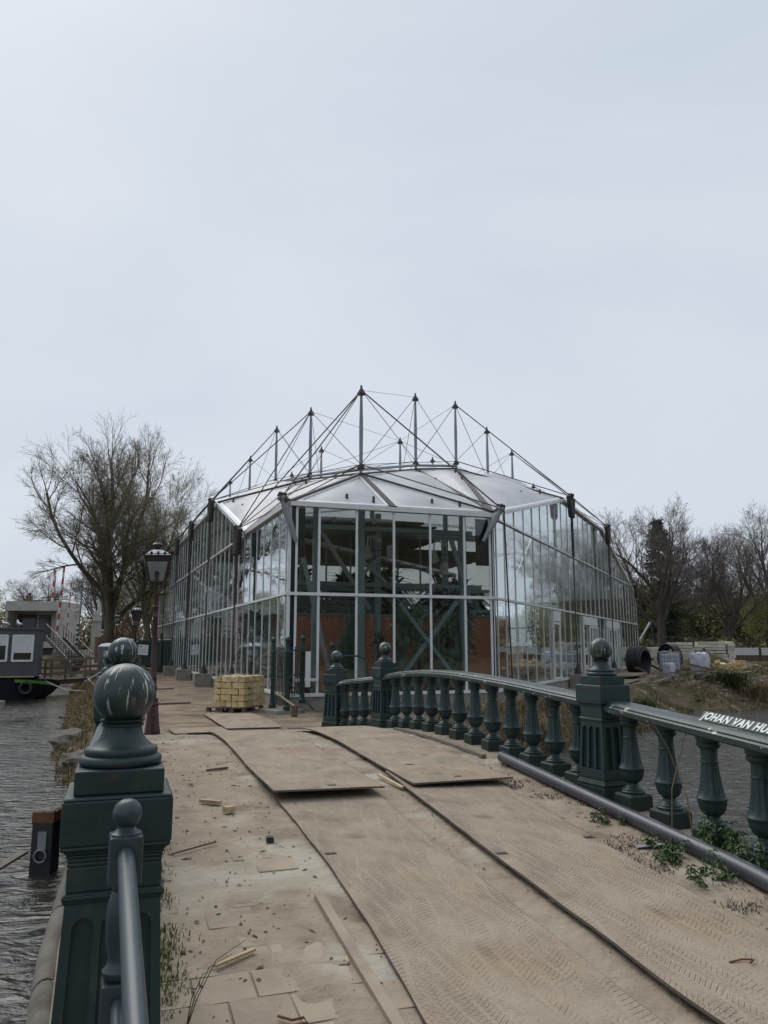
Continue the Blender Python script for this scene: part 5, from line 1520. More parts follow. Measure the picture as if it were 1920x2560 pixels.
# ------------------------------------------------------------------ loose timber and litter on the bridge
def plank(label, s0, n0, s1, n1, w, h, material, dz=0.0, name='wooden_plank', cat='plank', flat=False):
    f = (lambda s: 0.0) if flat else H
    a, b = W(s0, n0, f(s0) + h / 2 + dz), W(s1, n1, f(s1) + h / 2 + dz)
    c = (a + b) / 2; m = MB(); k = 6
    for i in range(k):
        p, q = lerp(a, b, i / k), lerp(a, b, (i + 1) / k)
        if not flat:
            sp_, sq = lerp(s0, s1, i / k), lerp(s0, s1, (i + 1) / k); p.z = H(sp_) + h / 2 + dz; q.z = H(sq) + h / 2 + dz
        m.bar(p - c, q - c, w, h)
    o = m.build(name, material); o.location = c
    return tag(o, label, cat)
plank('long weathered wooden strip lying beside the arched balustrade', 12.6, 4.42, 9.4, 4.52, .07, .04, 'wood_grey', .01)
plank('dusty timber beam along the paving slabs, edging the steel plate', 5.25, 1.31, 1.6, 1.22, .06, .035, 'slab', .004, 'timber_beam', 'beam')
plank('split pale wooden lath on the paving slabs', 4.42, .55, 4.56, .78, .024, .012, 'wood_pale', .02)
plank('dark charred stick lying on the sand left of the raised plate', 9.4, 1.0, 9.5, 1.25, .035, .02, 'wood_brown', .015, 'stick', 'stick')
plank('pale broken slat lying on the sand beside a small block', 7.98, .80, 7.86, .98, .05, .03, 'wood_pale', .012)
plank('thin pale batten under the raised steel plate on the pipe side', 8.6, 2.82, 7.95, 2.87, .035, .02, 'wood_pale', .03)
plank('long thin twig lying across the sandy footway', 6.40, .45, 6.62, .80, .012, .010, 'wood_brown', .018, 'twig', 'twig')
plank('wide brown board on the path beside the lamp post', 27.0, .8, 27.3, 2.2, .75, .04, 'wood_board', .01, flat=True)
plank('flat grey board on the path near the anchor blocks', 36, 1.0, 36.4, 2.2, .6, .04, 'wood_grey', .01, flat=True)
plank('pale split stick on the path in front of the stone stack', 22.6, 1.6, 22.2, 2.3, .05, .03, 'wood_pale', .01, flat=True)
o = MB().frustum(.10, .095, 0, .05, d0=.07, d1=.065).build('wooden_block', 'wood_pale', None, loc=W(7.55, 1.02, H(7.55) + .012)); o.rotation_euler = (0, 0, .7); tag(o, 'small pale wooden block on the sand beside the slat', 'block')
o = MB().frustum(.06, .05, 0, .04).build('dark_stone', 'black_plastic', None, loc=W(6.55, 1.22, H(6.55) + .012)); o.rotation_euler = (0.1, .1, .3); tag(o, 'small dark chunk of stone on the sandy footway', 'stone')
m = MB().tube([(0, 0, 0), (.10, .03, .004), (.16, .02, .006), (.22, .05, .004), (.20, .10, .004), (.15, .07, .006), (.08, .10, .01)], .006, 6)
o = m.build('bent_wire', 'rust', None, loc=W(3.75, .66, H(3.75) + .02)); tag(o, 'loop of rusty bent wire on the paving slabs', 'wire')
m = MB().tube([(0, 0, 0), (.08, .03, .004), (.14, .02, .004), (.10, -.02, .004)], .005, 6)
o = m.build('bent_wire', 'rust', None, loc=W(3.62, 3.15, H(3.62) + .05)); tag(o, 'hooked bit of rusty wire on the steel plate by the pipe', 'wire')
m = MB().tube([(0, 0, 0), (.10, .0, .004), (.16, .03, .004), (.12, .05, .004), (.06, .02, .004)], .006, 6)
o = m.build('bent_wire', 'rust', None, loc=W(8.9, 3.2, H(8.9) + .07)); tag(o, 'thin wire loop on the crest plate near the wooden strip', 'wire')
m = MB().sphere((0, 0, .012), .07, 10, 6, 1.2, .8, .22); o = m.build('crumpled_wrapper', 'tote_plastic', None, loc=W(11.3, 4.18, H(11.3) + .02)); tag(o, 'small crumpled pale blue wrapper beside the wooden strip', 'litter')
m = MB().add([(-.12, -.05, 0), (.13, -.02, .02), (.14, .06, .015), (-.09, .05, .0)], [(0, 1, 2, 3)]); m.add([(-.12, -.05, -.008), (.13, -.02, .01), (.14, .06, .007), (-.09, .05, -.008)], [(3, 2, 1, 0)])
o = m.build('slate_scrap', 'steel_grey', None, loc=W(5.55, 4.12, H(5.55) + .03)); tag(o, 'grey flat scrap of slate on the earth between plate and pipe', 'scrap')

# grey drain pipe along the foot of the balustrade
pp = thing('drain_pipe', 'long dark grey plastic drain pipe lying along the foot of the balustrade', 'pipe', W(6.5, 4.5, 0))
bpz = V(pp.location)
path = []
for k in range(28):
    s = lerp(9.05, 1.6, k / 27); path.append(W(s, interp(s, [1.6, 4.8, 9.05], [3.78, 4.33, 4.60]), H(s) + .078) - bpz)
m = MB().tube(path, .064, 24, cap=False); m.tube(path, .058, 24, cap=False)
m.build('pipe_body', 'pvc_grey', pp, smooth=50)
MB().tube([path[0], path[0] + (path[1] - path[0]) * .28], .0665, 24, cap=False).build('pipe_collar', 'pvc_grey', pp, smooth=50)
MB().tube([path[0] + (path[1] - path[0]) * .02, path[0] + (path[1] - path[0]) * .04], .060, 24).build('pipe_end', 'black_plastic', pp)

# ------------------------------------------------------------------ mooring post and things in the water
mp_ = thing('mooring_post', 'short black mooring post with rusty band and iron ring standing in the water', 'post', (-4.05, 9.75, -1.6))
MB().frustum(.26, .25, 0, 1.46).build('post_body', 'black_plastic', mp_, bevel=.015)
MB().frustum(.265, .265, 1.42, 1.55).build('rusty_band', 'rust', mp_, bevel=.01)
m = MB()
for k in range(14): m.sphere((R.uniform(-.1, .1), R.uniform(-.1, .1), 1.55), R.uniform(.03, .055), 8, 6, 1, 1, .6)
m.build('weathered_top', 'concrete', mp_, smooth=60)
MB().box((0.01, -.135, 1.22), (.10, .012, .22)).build('ring_plate', 'steel_grey', mp_)
m = MB().tube([(.01 + .07 * math.cos(a), -.15 - .01, 1.06 + .07 * math.sin(a)) for a in [2 * PI * k / 16 for k in range(17)]], .012, 6, cap=False); m.build('mooring_ring', 'steel_grey', mp_, smooth=60)
fb = thing('sloping_plank', 'pale plank sloping down into the water beside the mooring post', 'plank', (-4.4, 9.3, -.75))
MB().bar((.15, .35, .25), (-.35, -.75, -.06), .12, .03).build('board', 'wood_grey', fb)
for i, (x, y, l) in enumerate(((-3.9, 6.9, 'pale scrap of wood floating by the bridge'), (-12.4, 32.5, 'dark float bobbing off the grassy bank, farther one'), (-11.8, 29.5, 'dark float bobbing off the grassy bank, nearer one'))):
    o = MB().box((0, 0, 0), (.22 if i == 0 else .45, .04 if i == 0 else .3, .03 if i == 0 else .12), rz=.6 if i == 0 else 0).build('floating_scrap' if i == 0 else 'float', 'wood_pale' if i == 0 else 'black_plastic', None, loc=(x, y, WATER_Z + .01), bevel=.005); tag(o, l, 'driftwood' if i == 0 else 'float')

# ------------------------------------------------------------------ houseboat
hb = thing('houseboat', 'dark grey houseboat with white shuttered windows, black hull and green stripe', 'houseboat', (-20.7, 40.4, WATER_Z), 0.38)
hull = MB(); secs = []
for x, w, zt, zb in ((-11, 2.2, 1.05, -.35), (-4, 2.3, 1.0, -.4), (1.2, 2.2, 1.0, -.4), (2.6, 1.8, 1.0, -.25), (3.35, 1.1, .95, 0.15), (3.75, .35, .85, .55)):
    secs.append([(x, -w, zt), (x, -w * .92, zb + .25), (x, -w * .7, zb), (x, w * .7, zb), (x, w * .92, zb + .25), (x, w, zt)])
for sct in secs: hull.v.extend(sct)
for i in range(len(secs) - 1):
    for j in range(5): a = i * 6 + j; hull.f.append((a, a + 1, a + 7, a + 6))
    a = i * 6; hull.f.append((a + 5, a, a + 6, a + 11))
hull.f.append(tuple(range(5, -1, -1))); k = (len(secs) - 1) * 6; hull.f.append(tuple(range(k, k + 6)))
hull.build('hull', 'hull', hb, smooth=30)
m = MB(); m.bar((1.7, -2.14, .92), (2.62, -1.92, .86), .06, .15); m.bar((2.62, -1.92, .86), (3.4, -1.16, .70), .06, .15); m.build('green_stripe', 'green_stripe', hb)
MB().box((-4.4, 0, 2.28), (14.3, 4.2, 2.35)).build('cabin', 'cabin_grey', hb, bevel=.03)
MB().box((-4.4, 0, 3.49), (14.45, 4.36, .10)).build('cabin_roof', 'cabin_grey', hb)
m = MB()
for k in range(5): m.box((2.0 - k * 1.5, -2.103, 2.28), (.012, .012, 2.3))
m.build('panel_joint', 'black_plastic', hb)
MB().box((1.0, -2.12, 1.12), (3.1, .08, .06)).build('gunwale_strip', 'wood_pale', hb)
for wx, sh_ in ((1.95, .74), (0.78, .42), (-.7, .5), (-2.4, .6)):
    ww = .90
    w_ = MB()
    for sg in (-1, 1):
        w_.box((wx + sg * ww / 2, -2.13, 2.52), (.10, .08, 1.30)); w_.box((wx, -2.13, 2.52 + sg * .62), (ww, .078, .10))
    f = w_.build('window', 'white_paint', hb)
    MB().box((wx, -2.115, 2.52), (ww, .02, 1.2)).build('window_glass', 'dark_glass', f)
    for k in range(int(sh_ * 1.2 / .06)):
        MB().box((wx, -2.138, 3.10 - k * .06), (ww - .1, .02, .056)).build('shutter_slat', 'white_paint', f)
m = MB()
for k in range(8):
    m.bar((2.6 - k * 1.2, -1.9, 3.53), (2.6 - k * 1.2, -1.9, 3.95), .035)
m.bar((2.6, -1.9, 3.95), (-6, -1.9, 3.95), .04); m.bar((2.6, -1.9, 3.75), (-6, -1.9, 3.75), .02); m.build('roof_railing', 'black_paint', hb)
MB().box((1.6, -1.2, 3.58), (.5, .3, .1)).build('solar_box', 'black_plastic', hb); MB().box((.4, -1.4, 3.58), (.7, .3, .09)).build('roof_tray', 'red_paint', hb)
MB().tube([(0.0 - .9, -2.25, 1.15), (-.3, -2.5, 1.0), (0.2, -2.7, .5), (.9, -2.9, .05), (1.4, -3.0, -.02)], .05, 8).build('white_hose', 'rope', hb, smooth=50)
MB().box((-.9, -2.32, .72), (.9, .03, .42)).build('white_placard', 'white_paint', hb)
for k, (x, l) in enumerate(((2.2, 'black tyre fender hung on the houseboat bow'), (.1, 'black tyre fender hung on the houseboat side'))):
    tf = MB().tube([(.26 * math.cos(a), 0, .26 * math.sin(a)) for a in [2 * PI * i / 20 for i in range(21)]], .09, 8, cap=False).build('tyre_fender', 'black_plastic', None, smooth=60)
    tf.matrix_world = Matrix.Translation(V(hb.location)) @ Matrix.Rotation(.38, 4, 'Z') @ Matrix.Translation(V((x, -2.36 + (.33 if k == 0 else 0), .55))); tag(tf, l, 'fender')
mr = tag(MB().tube([(-17.3, 40.2, .1), (-15.5, 38.5, -.25), (-13.5, 36.8, -.2), (-11.6, 35.2, .15)], .03, 6).build('mooring_rope', 'rope'), 'slack mooring rope from the houseboat bow to the bank', 'rope')
for x, y, z, x2, y2, z2, l in ((-15.8, 42, .15, -10.6, 30.5, -.25, 'long grey pole slanting from the gangway to the grassy bank'), (-15.8, 41.5, .0, -15.2, 47, 1.4, 'thin pole propped slantwise against the gangway railing')):
    tag(MB().tube([(x, y, z), (x2, y2, z2)], .045, 8).build('slanting_pole', 'steel_grey'), l, 'pole')
def gull(label, x, y, z, rz):
    t = thing('seagull', label, 'seagull', (x, y, z), rz, 'seagulls on the houseboat roof')
    m = MB()
    m.tube([(-.30, 0, .16), (-.18, 0, .17), (-.05, 0, .17), (.08, 0, .20), (.14, 0, .27), (.17, 0, .34), (.21, 0, .36), (.235, 0, .355)], [.015, .06, .095, .085, .05, .045, .045, .02], 10)
    m.tube([(.23, 0, .352), (.30, 0, .34)], [.016, .006], 6)
    for sg in (-1, 1): m.tube([(0, sg * .03, .10), (0.01, sg * .035, .0)], .009, 5)
    m.build('body', 'gull_white', t, smooth=60)
    for sg in (-1, 1): MB().tube([(.08, sg * .085, .20), (-.08, sg * .10, .19), (-.30, sg * .04, .15)], [.03, .045, .008], 6).build('wing', 'steel_grey', t, smooth=50)
gull('white seagull standing on the houseboat roof next to the upright one', -19.2, 39.4, 2.80, 2.8)
gull('white seagull standing upright on the houseboat roof, head raised', -18.6, 39.6, 2.80, 2.4)

# gangway from the houseboat to the bank
gw = thing('gangway', 'weathered wooden gangway with railings from the houseboat to the bank', 'gangway', (-17.4, 43.5, .1))
A_, B_ = V((-1.2, -1.3, -.05)), V((2.3, 3.6, .1)); dd = (B_ - A_).normalized(); sd = V((dd.y, -dd.x, 0))
for k in range(24):
    p = lerp(A_, B_, (k + .5) / 24); MB().bar(p - sd * .7, p + sd * .7, .22, .05).build('deck_board', 'wood_grey', gw)
for sg in (-1, 1):
    for k in range(6):
        p = lerp(A_, B_, k / 5) + sd * (.68 * sg); MB().bar(p, p + V((0, 0, 1.05)), .09).build('railing_post', 'wood_grey', gw)
    for z in (1.05, .62, .3): MB().bar(A_ + sd * (.68 * sg) + V((0, 0, z)), B_ + sd * (.68 * sg) + V((0, 0, z)), .05, .10).build('railing_board', 'wood_grey', gw)
m = MB(); m.bar(A_ - V((0, 0, .15)) + sd * .5, B_ - V((0, 0, .15)) + sd * .5, .12, .2); m.bar(A_ - V((0, 0, .15)) - sd * .5, B_ - V((0, 0, .15)) - sd * .5, .12, .2)
m.bar(A_ + V((0, 0, -.9)), A_, .14); m.bar(B_ + V((0, 0, -.9)), B_, .14); m.build('bearer', 'wood_grey', gw)

# portable toilet
pt = thing('portable_toilet', 'grey portable toilet with domed white roof and paper notice by the gangway', 'toilet', (-16.75, 47.4, -.05), .35)
MB().box((0, 0, .95), (1.05, 1.05, 1.8)).build('cabin', 'toilet_grey', pt, bevel=.05)
m = MB(); m.frustum(1.12, 1.12, 1.85, 1.92); m.frustum(1.10, .75, 1.92, 2.05); m.frustum(.75, .2, 2.05, 2.10); m.build('roof', 'white_paint', pt, bevel=.03)
MB().box((0, 0, .04), (1.1, 1.1, .12)).build('skid', 'black_plastic', pt)
nt_ = MB().box((0.08, -.535, 1.28), (.62, .012, .72)).build('notice', 'paper', pt)
MB().box((0.0, -.5415, 1.52), (.44, .004, .07)).build('printed_line', 'print_dark', nt_); MB().box((.16, -.5415, 1.40), (.16, .004, .06)).build('printed_line', 'print_red', nt_); MB().box((0.05, -.5415, 1.10), (.4, .004, .04)).build('printed_line', 'print_dark', nt_)

# gate with notice at the far end of the path
fg = thing('site_gate', 'dark green spiked gate with a white notice closing the path', 'gate', (-16.6, 55.5, .35), -.33)
for k in range(22): MB().bar((-2.4 + k * .23, 0, .05), (-2.4 + k * .23, 0, 2.1), .035).build('bar', 'gate_green', fg)
MB().box((0.1, .04, 1.0), (5.0, .02, 1.7)).build('netting', 'gate_green', fg)
for z in (.2, 1.9): MB().bar((-2.5, 0, z), (2.7, 0, z), .06).build('gate_rail', 'gate_green', fg)
for x in (-2.5, .9, 2.7): MB().bar((x, 0, 0), (x, 0, 2.4), .12).build('gate_post', 'gate_green', fg)
nt_ = MB().box((-.55, -.06, 1.25), (.85, .02, .72), ry=.06).build('notice', 'paper', fg)
MB().box((-.75, -.074, 1.48), (.22, .004, .07)).build('printed_line', 'print_dark', nt_)
for z in (1.28, 1.18, 1.08): MB().box((-.55, -.074, z), (.6, .004, .014)).build('printed_line', 'print_dark', nt_)
o = MB().sphere((0, 0, .12), .4, 12, 8, 1.3, .8, .45); o = o.build('blue_sheet', 'cyan_plastic', None, loc=(-13.8, 44.5, .02)); tag(o, 'crumpled bright blue plastic sheet lying on the path by the lamp', 'sheet')

# rocks along the bank by the bridge
def rock_mesh(seed, r):
    bm = bmesh.new(); bmesh.ops.create_icosphere(bm, subdivisions=3, radius=1)
    for v in bm.verts:
        d = v.co.normalized(); n = mnoise.noise(d * 1.4 + V((seed * 5, 0, 0))) * .5 + mnoise.noise(d * 3.5 + V((seed, 3, 0))) * .18
        v.co = d * (1 + n) * r; v.co.z *= .62
    me = bpy.data.meshes.new('rock'); bm.to_mesh(me); bm.free(); me.materials.append(MATS['stone'])
    return me
for i, (x, y, z, r, l) in enumerate(((-7.9, 20.6, -.6, .58, 'largest grey rock on the grassy bank at the bridge end'), (-7.2, 18.9, -.68, .36, 'middling grey rock on the bank between bridge and largest rock'), (-6.6, 17.3, -.6, .42, 'small grey rock at the water by the bridge pillar'), (-8.9, 22.3, -.68, .4, 'low rock at the water beyond the largest rock'))):
    tag(share('rock', rock_mesh(i, r), None, (x, y, z), i), l, 'rock', 'rocks along the bank')

# ------------------------------------------------------------------ bridge keeper house, steps, barrier poles, far left
kh = thing('keeper_house', 'pale concrete bridge keeper house with terrace and large dark windows above the houseboat', 'building', (-31.6, 70.0, 0), .05)
def kb(c, s, nm, mt, par=None, **k): return MB().box(c, s).build(nm, mt, par or kh, **k)
kb((0, 2.4, 5.42), (4.9, 5.4, .85), 'roof_slab', 'render_white'); kb((-2.32, 2.4, 3.6), (.22, 5.2, 2.9), 'side_wall', 'render_white'); kb((2.25, 2.4, 3.2), (.4, 5.2, 3.7), 'side_wall', 'render_white')
kb((0, 1.6, 3.6), (4.5, .2, 2.9), 'recessed_wall', 'render_white'); kb((0, 2.4, 1.95), (4.7, 5.3, .5), 'floor_slab', 'render_white')
w_ = kb((-1.15, 1.47, 3.75), (1.75, .06, 1.9), 'window', 'wood_brown'); kb((-1.15, 1.43, 3.75), (1.6, .03, 1.75), 'pane', 'dark_glass', w_); kb((-1.15, 1.40, 4.55), (1.6, .03, .35), 'blind', 'wood_brown', w_)
w_ = kb((.45, 1.47, 3.5), (1.1, .06, 2.4), 'door', 'wood_brown'); kb((.45, 1.43, 3.55), (.9, .03, 2.15), 'pane', 'dark_glass', w_)
for k in range(9): MB().bar((-2.2 + k * .53, -.15, 2.2), (-2.2 + k * .53, -.15, 3.1), .035).build('terrace_baluster', 'black_paint', kh)
MB().bar((-2.2, -.15, 3.1), (2.1, -.15, 3.1), .04).build('terrace_rail', 'black_paint', kh)
kb((0.3, 2.6, .2), (3.6, 3.6, 3.2), 'lower_wall', 'interior_grey'); kb((2.9, 2.2, .2), (2.6, 3.0, 2.6), 'lower_wall', 'render_white')
w_ = kb((2.6, .66, -.1), (.9, .06, 1.6), 'window', 'dark_glass'); w_ = kb((3.7, .66, -.1), (.7, .06, 1.6), 'window', 'dark_glass')
MB().frustum(.5, .45, 5.8, 6.5, (-1.4, 2.2)).build('chimney', 'wood_brown', kh); MB().frustum(.2, .2, 6.5, 6.75, (-1.4, 2.2)).build('chimney_pot', 'black_paint', kh)
st_ = thing('iron_steps', 'steep dark steps with blue railing climbing beside the keeper house', 'stairs', (-25.6, 63.5, 0))
a, b = V((-2.6, 3.2, 2.6)), V((1.6, -1.0, .2)); dd = (b - a); sd = V((dd.y, -dd.x, 0)).normalized()
for k in range(14):
    p = lerp(a, b, (k + .5) / 14); MB().bar(p - sd * .7, p + sd * .7, .3, .05).build('step', 'wood_grey', st_)
for sg in (-1, 1):
    MB().bar(a + sd * .75 * sg, b + sd * .75 * sg, .08, .35).build('stringer', 'black_paint', st_)
    MB().bar(a + sd * .75 * sg + V((0, 0, 1.1)), b + sd * .75 * sg + V((0, 0, 1.1)), .06).build('railing', 'black_paint', st_)
    for k in range(12):
        p = lerp(a, b, k / 11) + sd * .75 * sg; MB().bar(p, p + V((0, 0, 1.1)), .04).build('railing_bar', 'black_paint', st_)
def striped_pole(label, x, y, z0, z1, r, c1, c2, n, lean=0.0, name='barrier_pole'):
    t = thing(name, label, 'pole', (x, y, z0))
    for k in range(n):
        za, zb = (z1 - z0) * k / n, (z1 - z0) * (k + 1) / n
        MB().tube([(lean * za, 0, za), (lean * zb, 0, zb)], r, 8).build('stripe', c1 if k % 2 == 0 else c2, t, smooth=50)
    return t
striped_pole('tall red and white raised barrier pole right of the keeper house roof', -29.0, 69.0, 2.6, 8.9, .10, 'white_paint', 'red_paint', 12, .04)
striped_pole('raised red and white barrier pole standing behind the keeper house roof', -31.4, 73.0, 2.6, 9.0, .09, 'white_paint', 'red_paint', 12, .02)
striped_pole('thin red and white barrier pole between keeper house and steps', -28.4, 69.5, 1.2, 7.5, .06, 'white_paint', 'red_paint', 14, .03)
striped_pole('black and white ringed signal pole by the steps, with lamp arms', -26.2, 66.5, 1.5, 3.9, .11, 'black_paint', 'white_paint', 12, .0, 'signal_pole')
striped_pole('black and white ringed signal pole with white globe lamps, behind the steps', -24.4, 67.5, 1.3, 3.3, .10, 'black_paint', 'white_paint', 12, .0, 'signal_pole')
lp = thing('light_mast', 'slim grey mast with twin lamp heads rising behind the steps', 'mast', (-26.3, 67.0, 1.5))
MB().tube([(0, 0, 0), (.1, 0, 6.2)], .08, 8).build('mast_pole', 'steel_grey', lp); MB().tube([(-.5, 0, 3.3), (0, 0, 3.55), (.5, 0, 3.45)], .06, 6).build('lamp_arm', 'white_paint', lp)
gl = thing('globe_lamp', 'cluster of white globe lamps on a short blue post behind the steps', 'street lamp', (-24.4, 67.5, 3.3))
MB().tube([(0, 0, 0), (0, 0, 1.1)], .13, 8).build('post', 'blue_paint', gl); 
for dx in (-.2, .15): MB().sphere((dx, 0, 1.2), .17, 10, 8).build('globe', 'white_paint', gl, smooth=60)
mst = thing('flag_mast', 'pale grey mast with cross arms behind the keeper house', 'mast', (-31.9, 74.0, 2))
MB().tube([(0, 0, 0), (.25, 0, 6.5)], [.16, .12], 8).build('mast_pole', 'concrete', mst); MB().bar((-2.2, 0, 4.1), (1.6, 0, 4.3), .1).build('cross_arm', 'node_iron', mst); MB().bar((-1, 0, 4.4), (1.6, 0, 4.5), .1).build('cross_arm', 'node_iron', mst)
wpil = thing('stone_pillar', 'white stone pillar with carved top behind the thin lamp post', 'pillar', (-27.9, 76.5, .9))
m = MB(); m.frustum(1.35, 1.3, 0, 3.3); m.frustum(1.5, 1.5, 3.3, 3.5); m.frustum(1.2, 1.0, 3.5, 4.3); m.frustum(.7, .4, 4.3, 5.2); m.build('pillar_body', 'render_white', wpil, bevel=.03)
car = thing('parked_car', 'silver-blue parked car seen over the road edge by the steps', 'car', (-25.8, 78.0, 1.15), -.3)
m = MB(); secs = [(-2.0, .55, .25), (-1.9, .8, .2), (-1.3, .9, .18), (-.7, 1.35, .18), (.7, 1.4, .18), (1.2, .95, .18), (2.0, .8, .2), (2.1, .5, .3)]
for x, zt, zb in secs: m.v += [(x, -.85, zb), (x, -.85 if zt < 1 else -.65, zt), (x, .85 if zt < 1 else .65, zt), (x, .85, zb)]
for i in range(len(secs) - 1):
    for j in range(4): a = i * 4; m.f.append((a + j, a + (j + 1) % 4, a + 4 + (j + 1) % 4, a + 4 + j))
m.f += [(3, 2, 1, 0), tuple(len(m.v) - 4 + k for k in range(4))]
m.build('body', 'tote_plastic', car, bevel=.05)
MB().box((0, 0, 1.17), (1.7, 1.5, .3)).build('windows', 'dark_glass', car)
for x in (-1.3, 1.3):
    for y in (-.8, .8): MB().tube([(x, y - .1, .32), (x, y + .1, .32)], .32, 14).build('wheel', 'black_plastic', car)

# ------------------------------------------------------------------ right bank: building materials
def gz(x, y): return ground_z(x, y)
fc = thing('timber_fence', 'brown board fence topped with pale panels behind the right bank', 'fence', (29, 66, gz(29, 66)))
fb_ = V(fc.location); f0, f1 = V((13.0, 72.5, 0)), V((52, 61.5, 0)); fd = (f1 - f0).normalized(); FLn = (f1 - f0).length
k = 0; x = 0
while x < FLn:
    p = f0 + fd * x; z = .3
    MB().box(p - fb_ + V((0, 0, z + .45)), (.145, .03, .95), rz=math.atan2(fd.y, fd.x)).build('fence_board', 'wood_board', fc) if k < 260 else None
    x += .155; k += 1
x = 0
while x < FLn:
    p = f0 + fd * (x + 1.25); z = .3
    MB().box(p - fb_ + V((0, -.01, 1.40)), (2.3, .05, .62), rz=math.atan2(fd.y, fd.x)).build('fence_panel', 'white_paint', fc)
    for q in range(3): MB().box(p - fb_ + V((0, -.04, 1.22 + q * .18)), (2.26, .012, .012), rz=math.atan2(fd.y, fd.x)).build('panel_groove', 'steel_grey', fc)
    pp_ = f0 + fd * x; MB().box(pp_ - fb_ + V((0, -.03, .75)), (.14, .12, 2.0), rz=math.atan2(fd.y, fd.x)).build('fence_post', 'wood_brown', fc)
    x += 2.5
bx0, by0, brz = 18.7, 57.5, -.16
bd = V((math.cos(brz), math.sin(brz), 0)); bn = V((-bd.y, bd.x, 0))
for col_, (u0, u1) in enumerate(((0.0, 2.0), (2.1, 3.9), (4.0, 6.2))):
    lv = 8 - (col_ == 0) * 1
    for lev in range(lv + 1):
        for row in range(2):
            L_ = (u1 - u0) * R.uniform(.86, 1.04); c = V((bx0, by0, 0)) + bd * ((u0 + u1) / 2 + R.uniform(-.12, .12)) + bn * (row * .5) 
            o = MB().box((0, 0, 0), (L_, R.uniform(.36, .46), .178)).build('painted_beam', 'wood_white', None, loc=c + V((0, 0, gz(c.x, c.y) + .12 + lev * .205)), bevel=.012)
            o.rotation_euler = (R.uniform(-.02, .02), R.uniform(-.015, .015), brz + R.uniform(-.03, .03))
            tag(o, 'worn white-painted timber beam in ' + ('the lowest layer', 'layer two', 'layer three', 'layer four', 'layer five', 'layer six', 'layer seven', 'layer eight', 'the topmost layer')[lev] + ' of the long stack, ' + ('greenhouse end', 'middle pile', 'yellow block end')[col_], 'beam', 'white beams stacked before the fence')
for row in range(3):
    for lev in range(6):
        c = V((bx0, by0, 0)) + bd * (6.42 + R.uniform(-.05, .05)) + bn * (row * .36 - .2)
        o = MB().box((0, 0, 0), (.42, .33, .26)).build('cut_beam_end', 'wood_white', None, loc=c + V((0, 0, gz(c.x, c.y) + .15 + lev * .275)), bevel=.015)
        o.rotation_euler = (0, 0, brz + R.uniform(-.12, .12)); tag(o, 'short white block of cut timber, ' + ('lowest', 'second', 'third', 'fourth', 'fifth', 'topmost')[lev] + ' in its pile at the beam stack end', 'block', 'white blocks at the beam stack end')
for i, (u, z, l_, tilt) in enumerate(((3.6, 2.0, 3.6, .04), (5.2, 1.98, 2.4, -.12))):
    c = V((bx0, by0, 0)) + bd * u - bn * .1; o = MB().box((0, 0, 0), (l_, .12, .06)).build('dark_plank', 'wood_brown', None, loc=c + V((0, 0, gz(c.x, c.y) + z + .12))); o.rotation_euler = (0, tilt, brz)
    tag(o, ('long dark plank lying level on top of the white beam stack', 'dark plank lying tilted on top of the white beam stack')[i], 'plank')
for lev in range(4):
    o = MB().box((0, 0, 0), (1.6, .5, .2)).build('painted_beam', 'wood_white' if lev < 3 else 'wood_board', None, loc=(17.9, 54.5, gz(17.9, 54.5) + .15 + lev * .25), bevel=.012); o.rotation_euler = (0, 0, -.2 + .03 * lev)
    tag(o, ('lowest', 'second lowest', 'second highest', 'brown topmost')[lev] + ' beam of the short pile at the greenhouse end', 'beam')
for i, (x, y, z, L_, rz, ry, mt, l) in enumerate(((20.2, 56.2, 1.2, 2.6, -.3, .5, 'wood_white', 'white painted beam leaning slantwise on the long stack'), (23.4, 55.6, .9, 2.2, .2, .75, 'wood_grey', 'grey plank leaning steeply on the long white stack'),
        (18.2, 53.2, .55, 1.8, .5, .35, 'wood_brown', 'brown plank leaning on the short beam pile'), (24.9, 54.6, .45, 2.4, -.5, .15, 'wood_white', 'white beam fallen in front of the cut blocks'), (15.2, 46.4, .35, 2.0, 1.0, .2, 'wood_board', 'brown board leaning on earth before the first coil'), (19.0, 47.0, .5, 1.6, -.2, .25, 'wood_board', 'reddish board propped before the white bag'))):
    o = MB().box((0, 0, 0), (L_, .22, .09)).build('leaning_timber', mt, None, loc=(x, y, gz(x, y) + z * .75), bevel=.008); o.rotation_euler = (0, ry, rz); tag(o, l, 'timber')
# black pipe coils
def coil(label, c, rz, r, n, w, tilt=0.0):
    t = thing('pipe_coil', label, 'pipe coil', c, rz); t.rotation_euler = (0, tilt, rz)
    for k in range(n):
        m = MB(); off = (k - n / 2) * w; ro = r * (1 - .012 * (k % 3))
        m.tube([(off, ro * math.cos(a), r + ro * math.sin(a)) for a in [2 * PI * i / 40 for i in range(41)]], w * .56, 8, cap=False); m.build('pipe_turn', 'black_plastic', t, smooth=60)
        m = MB(); ro -= w * 1.1
        m.tube([(off + w * .5, ro * math.cos(a), r + ro * math.sin(a)) for a in [2 * PI * i / 36 for i in range(37)]], w * .56, 8, cap=False); m.build('pipe_turn', 'black_plastic', t, smooth=60)
coil('upright coil of thick black pipe beside the wire-caged tank', (16.05, 49.2, gz(16.05, 49.2) + .02), -.80, .86, 6, .14)
coil('second coil of thick black pipe behind the wire-caged tank', (18.6, 50.8, gz(18.6, 50.8) + .0), .35, .86, 4, .14)
tk = thing('caged_tank', 'white plastic tank in a square wire cage between the black coils', 'tank', (17.6, 48.2, gz(17.6, 48.2) + .02), -.45)
MB().box((0, 0, .62), (1.1, .92, .96)).build('tank_body', 'tote_plastic', tk, bevel=.06)
MB().box((0, 0, .06), (1.2, 1.0, .12)).build('tank_base', 'wood_grey', tk)
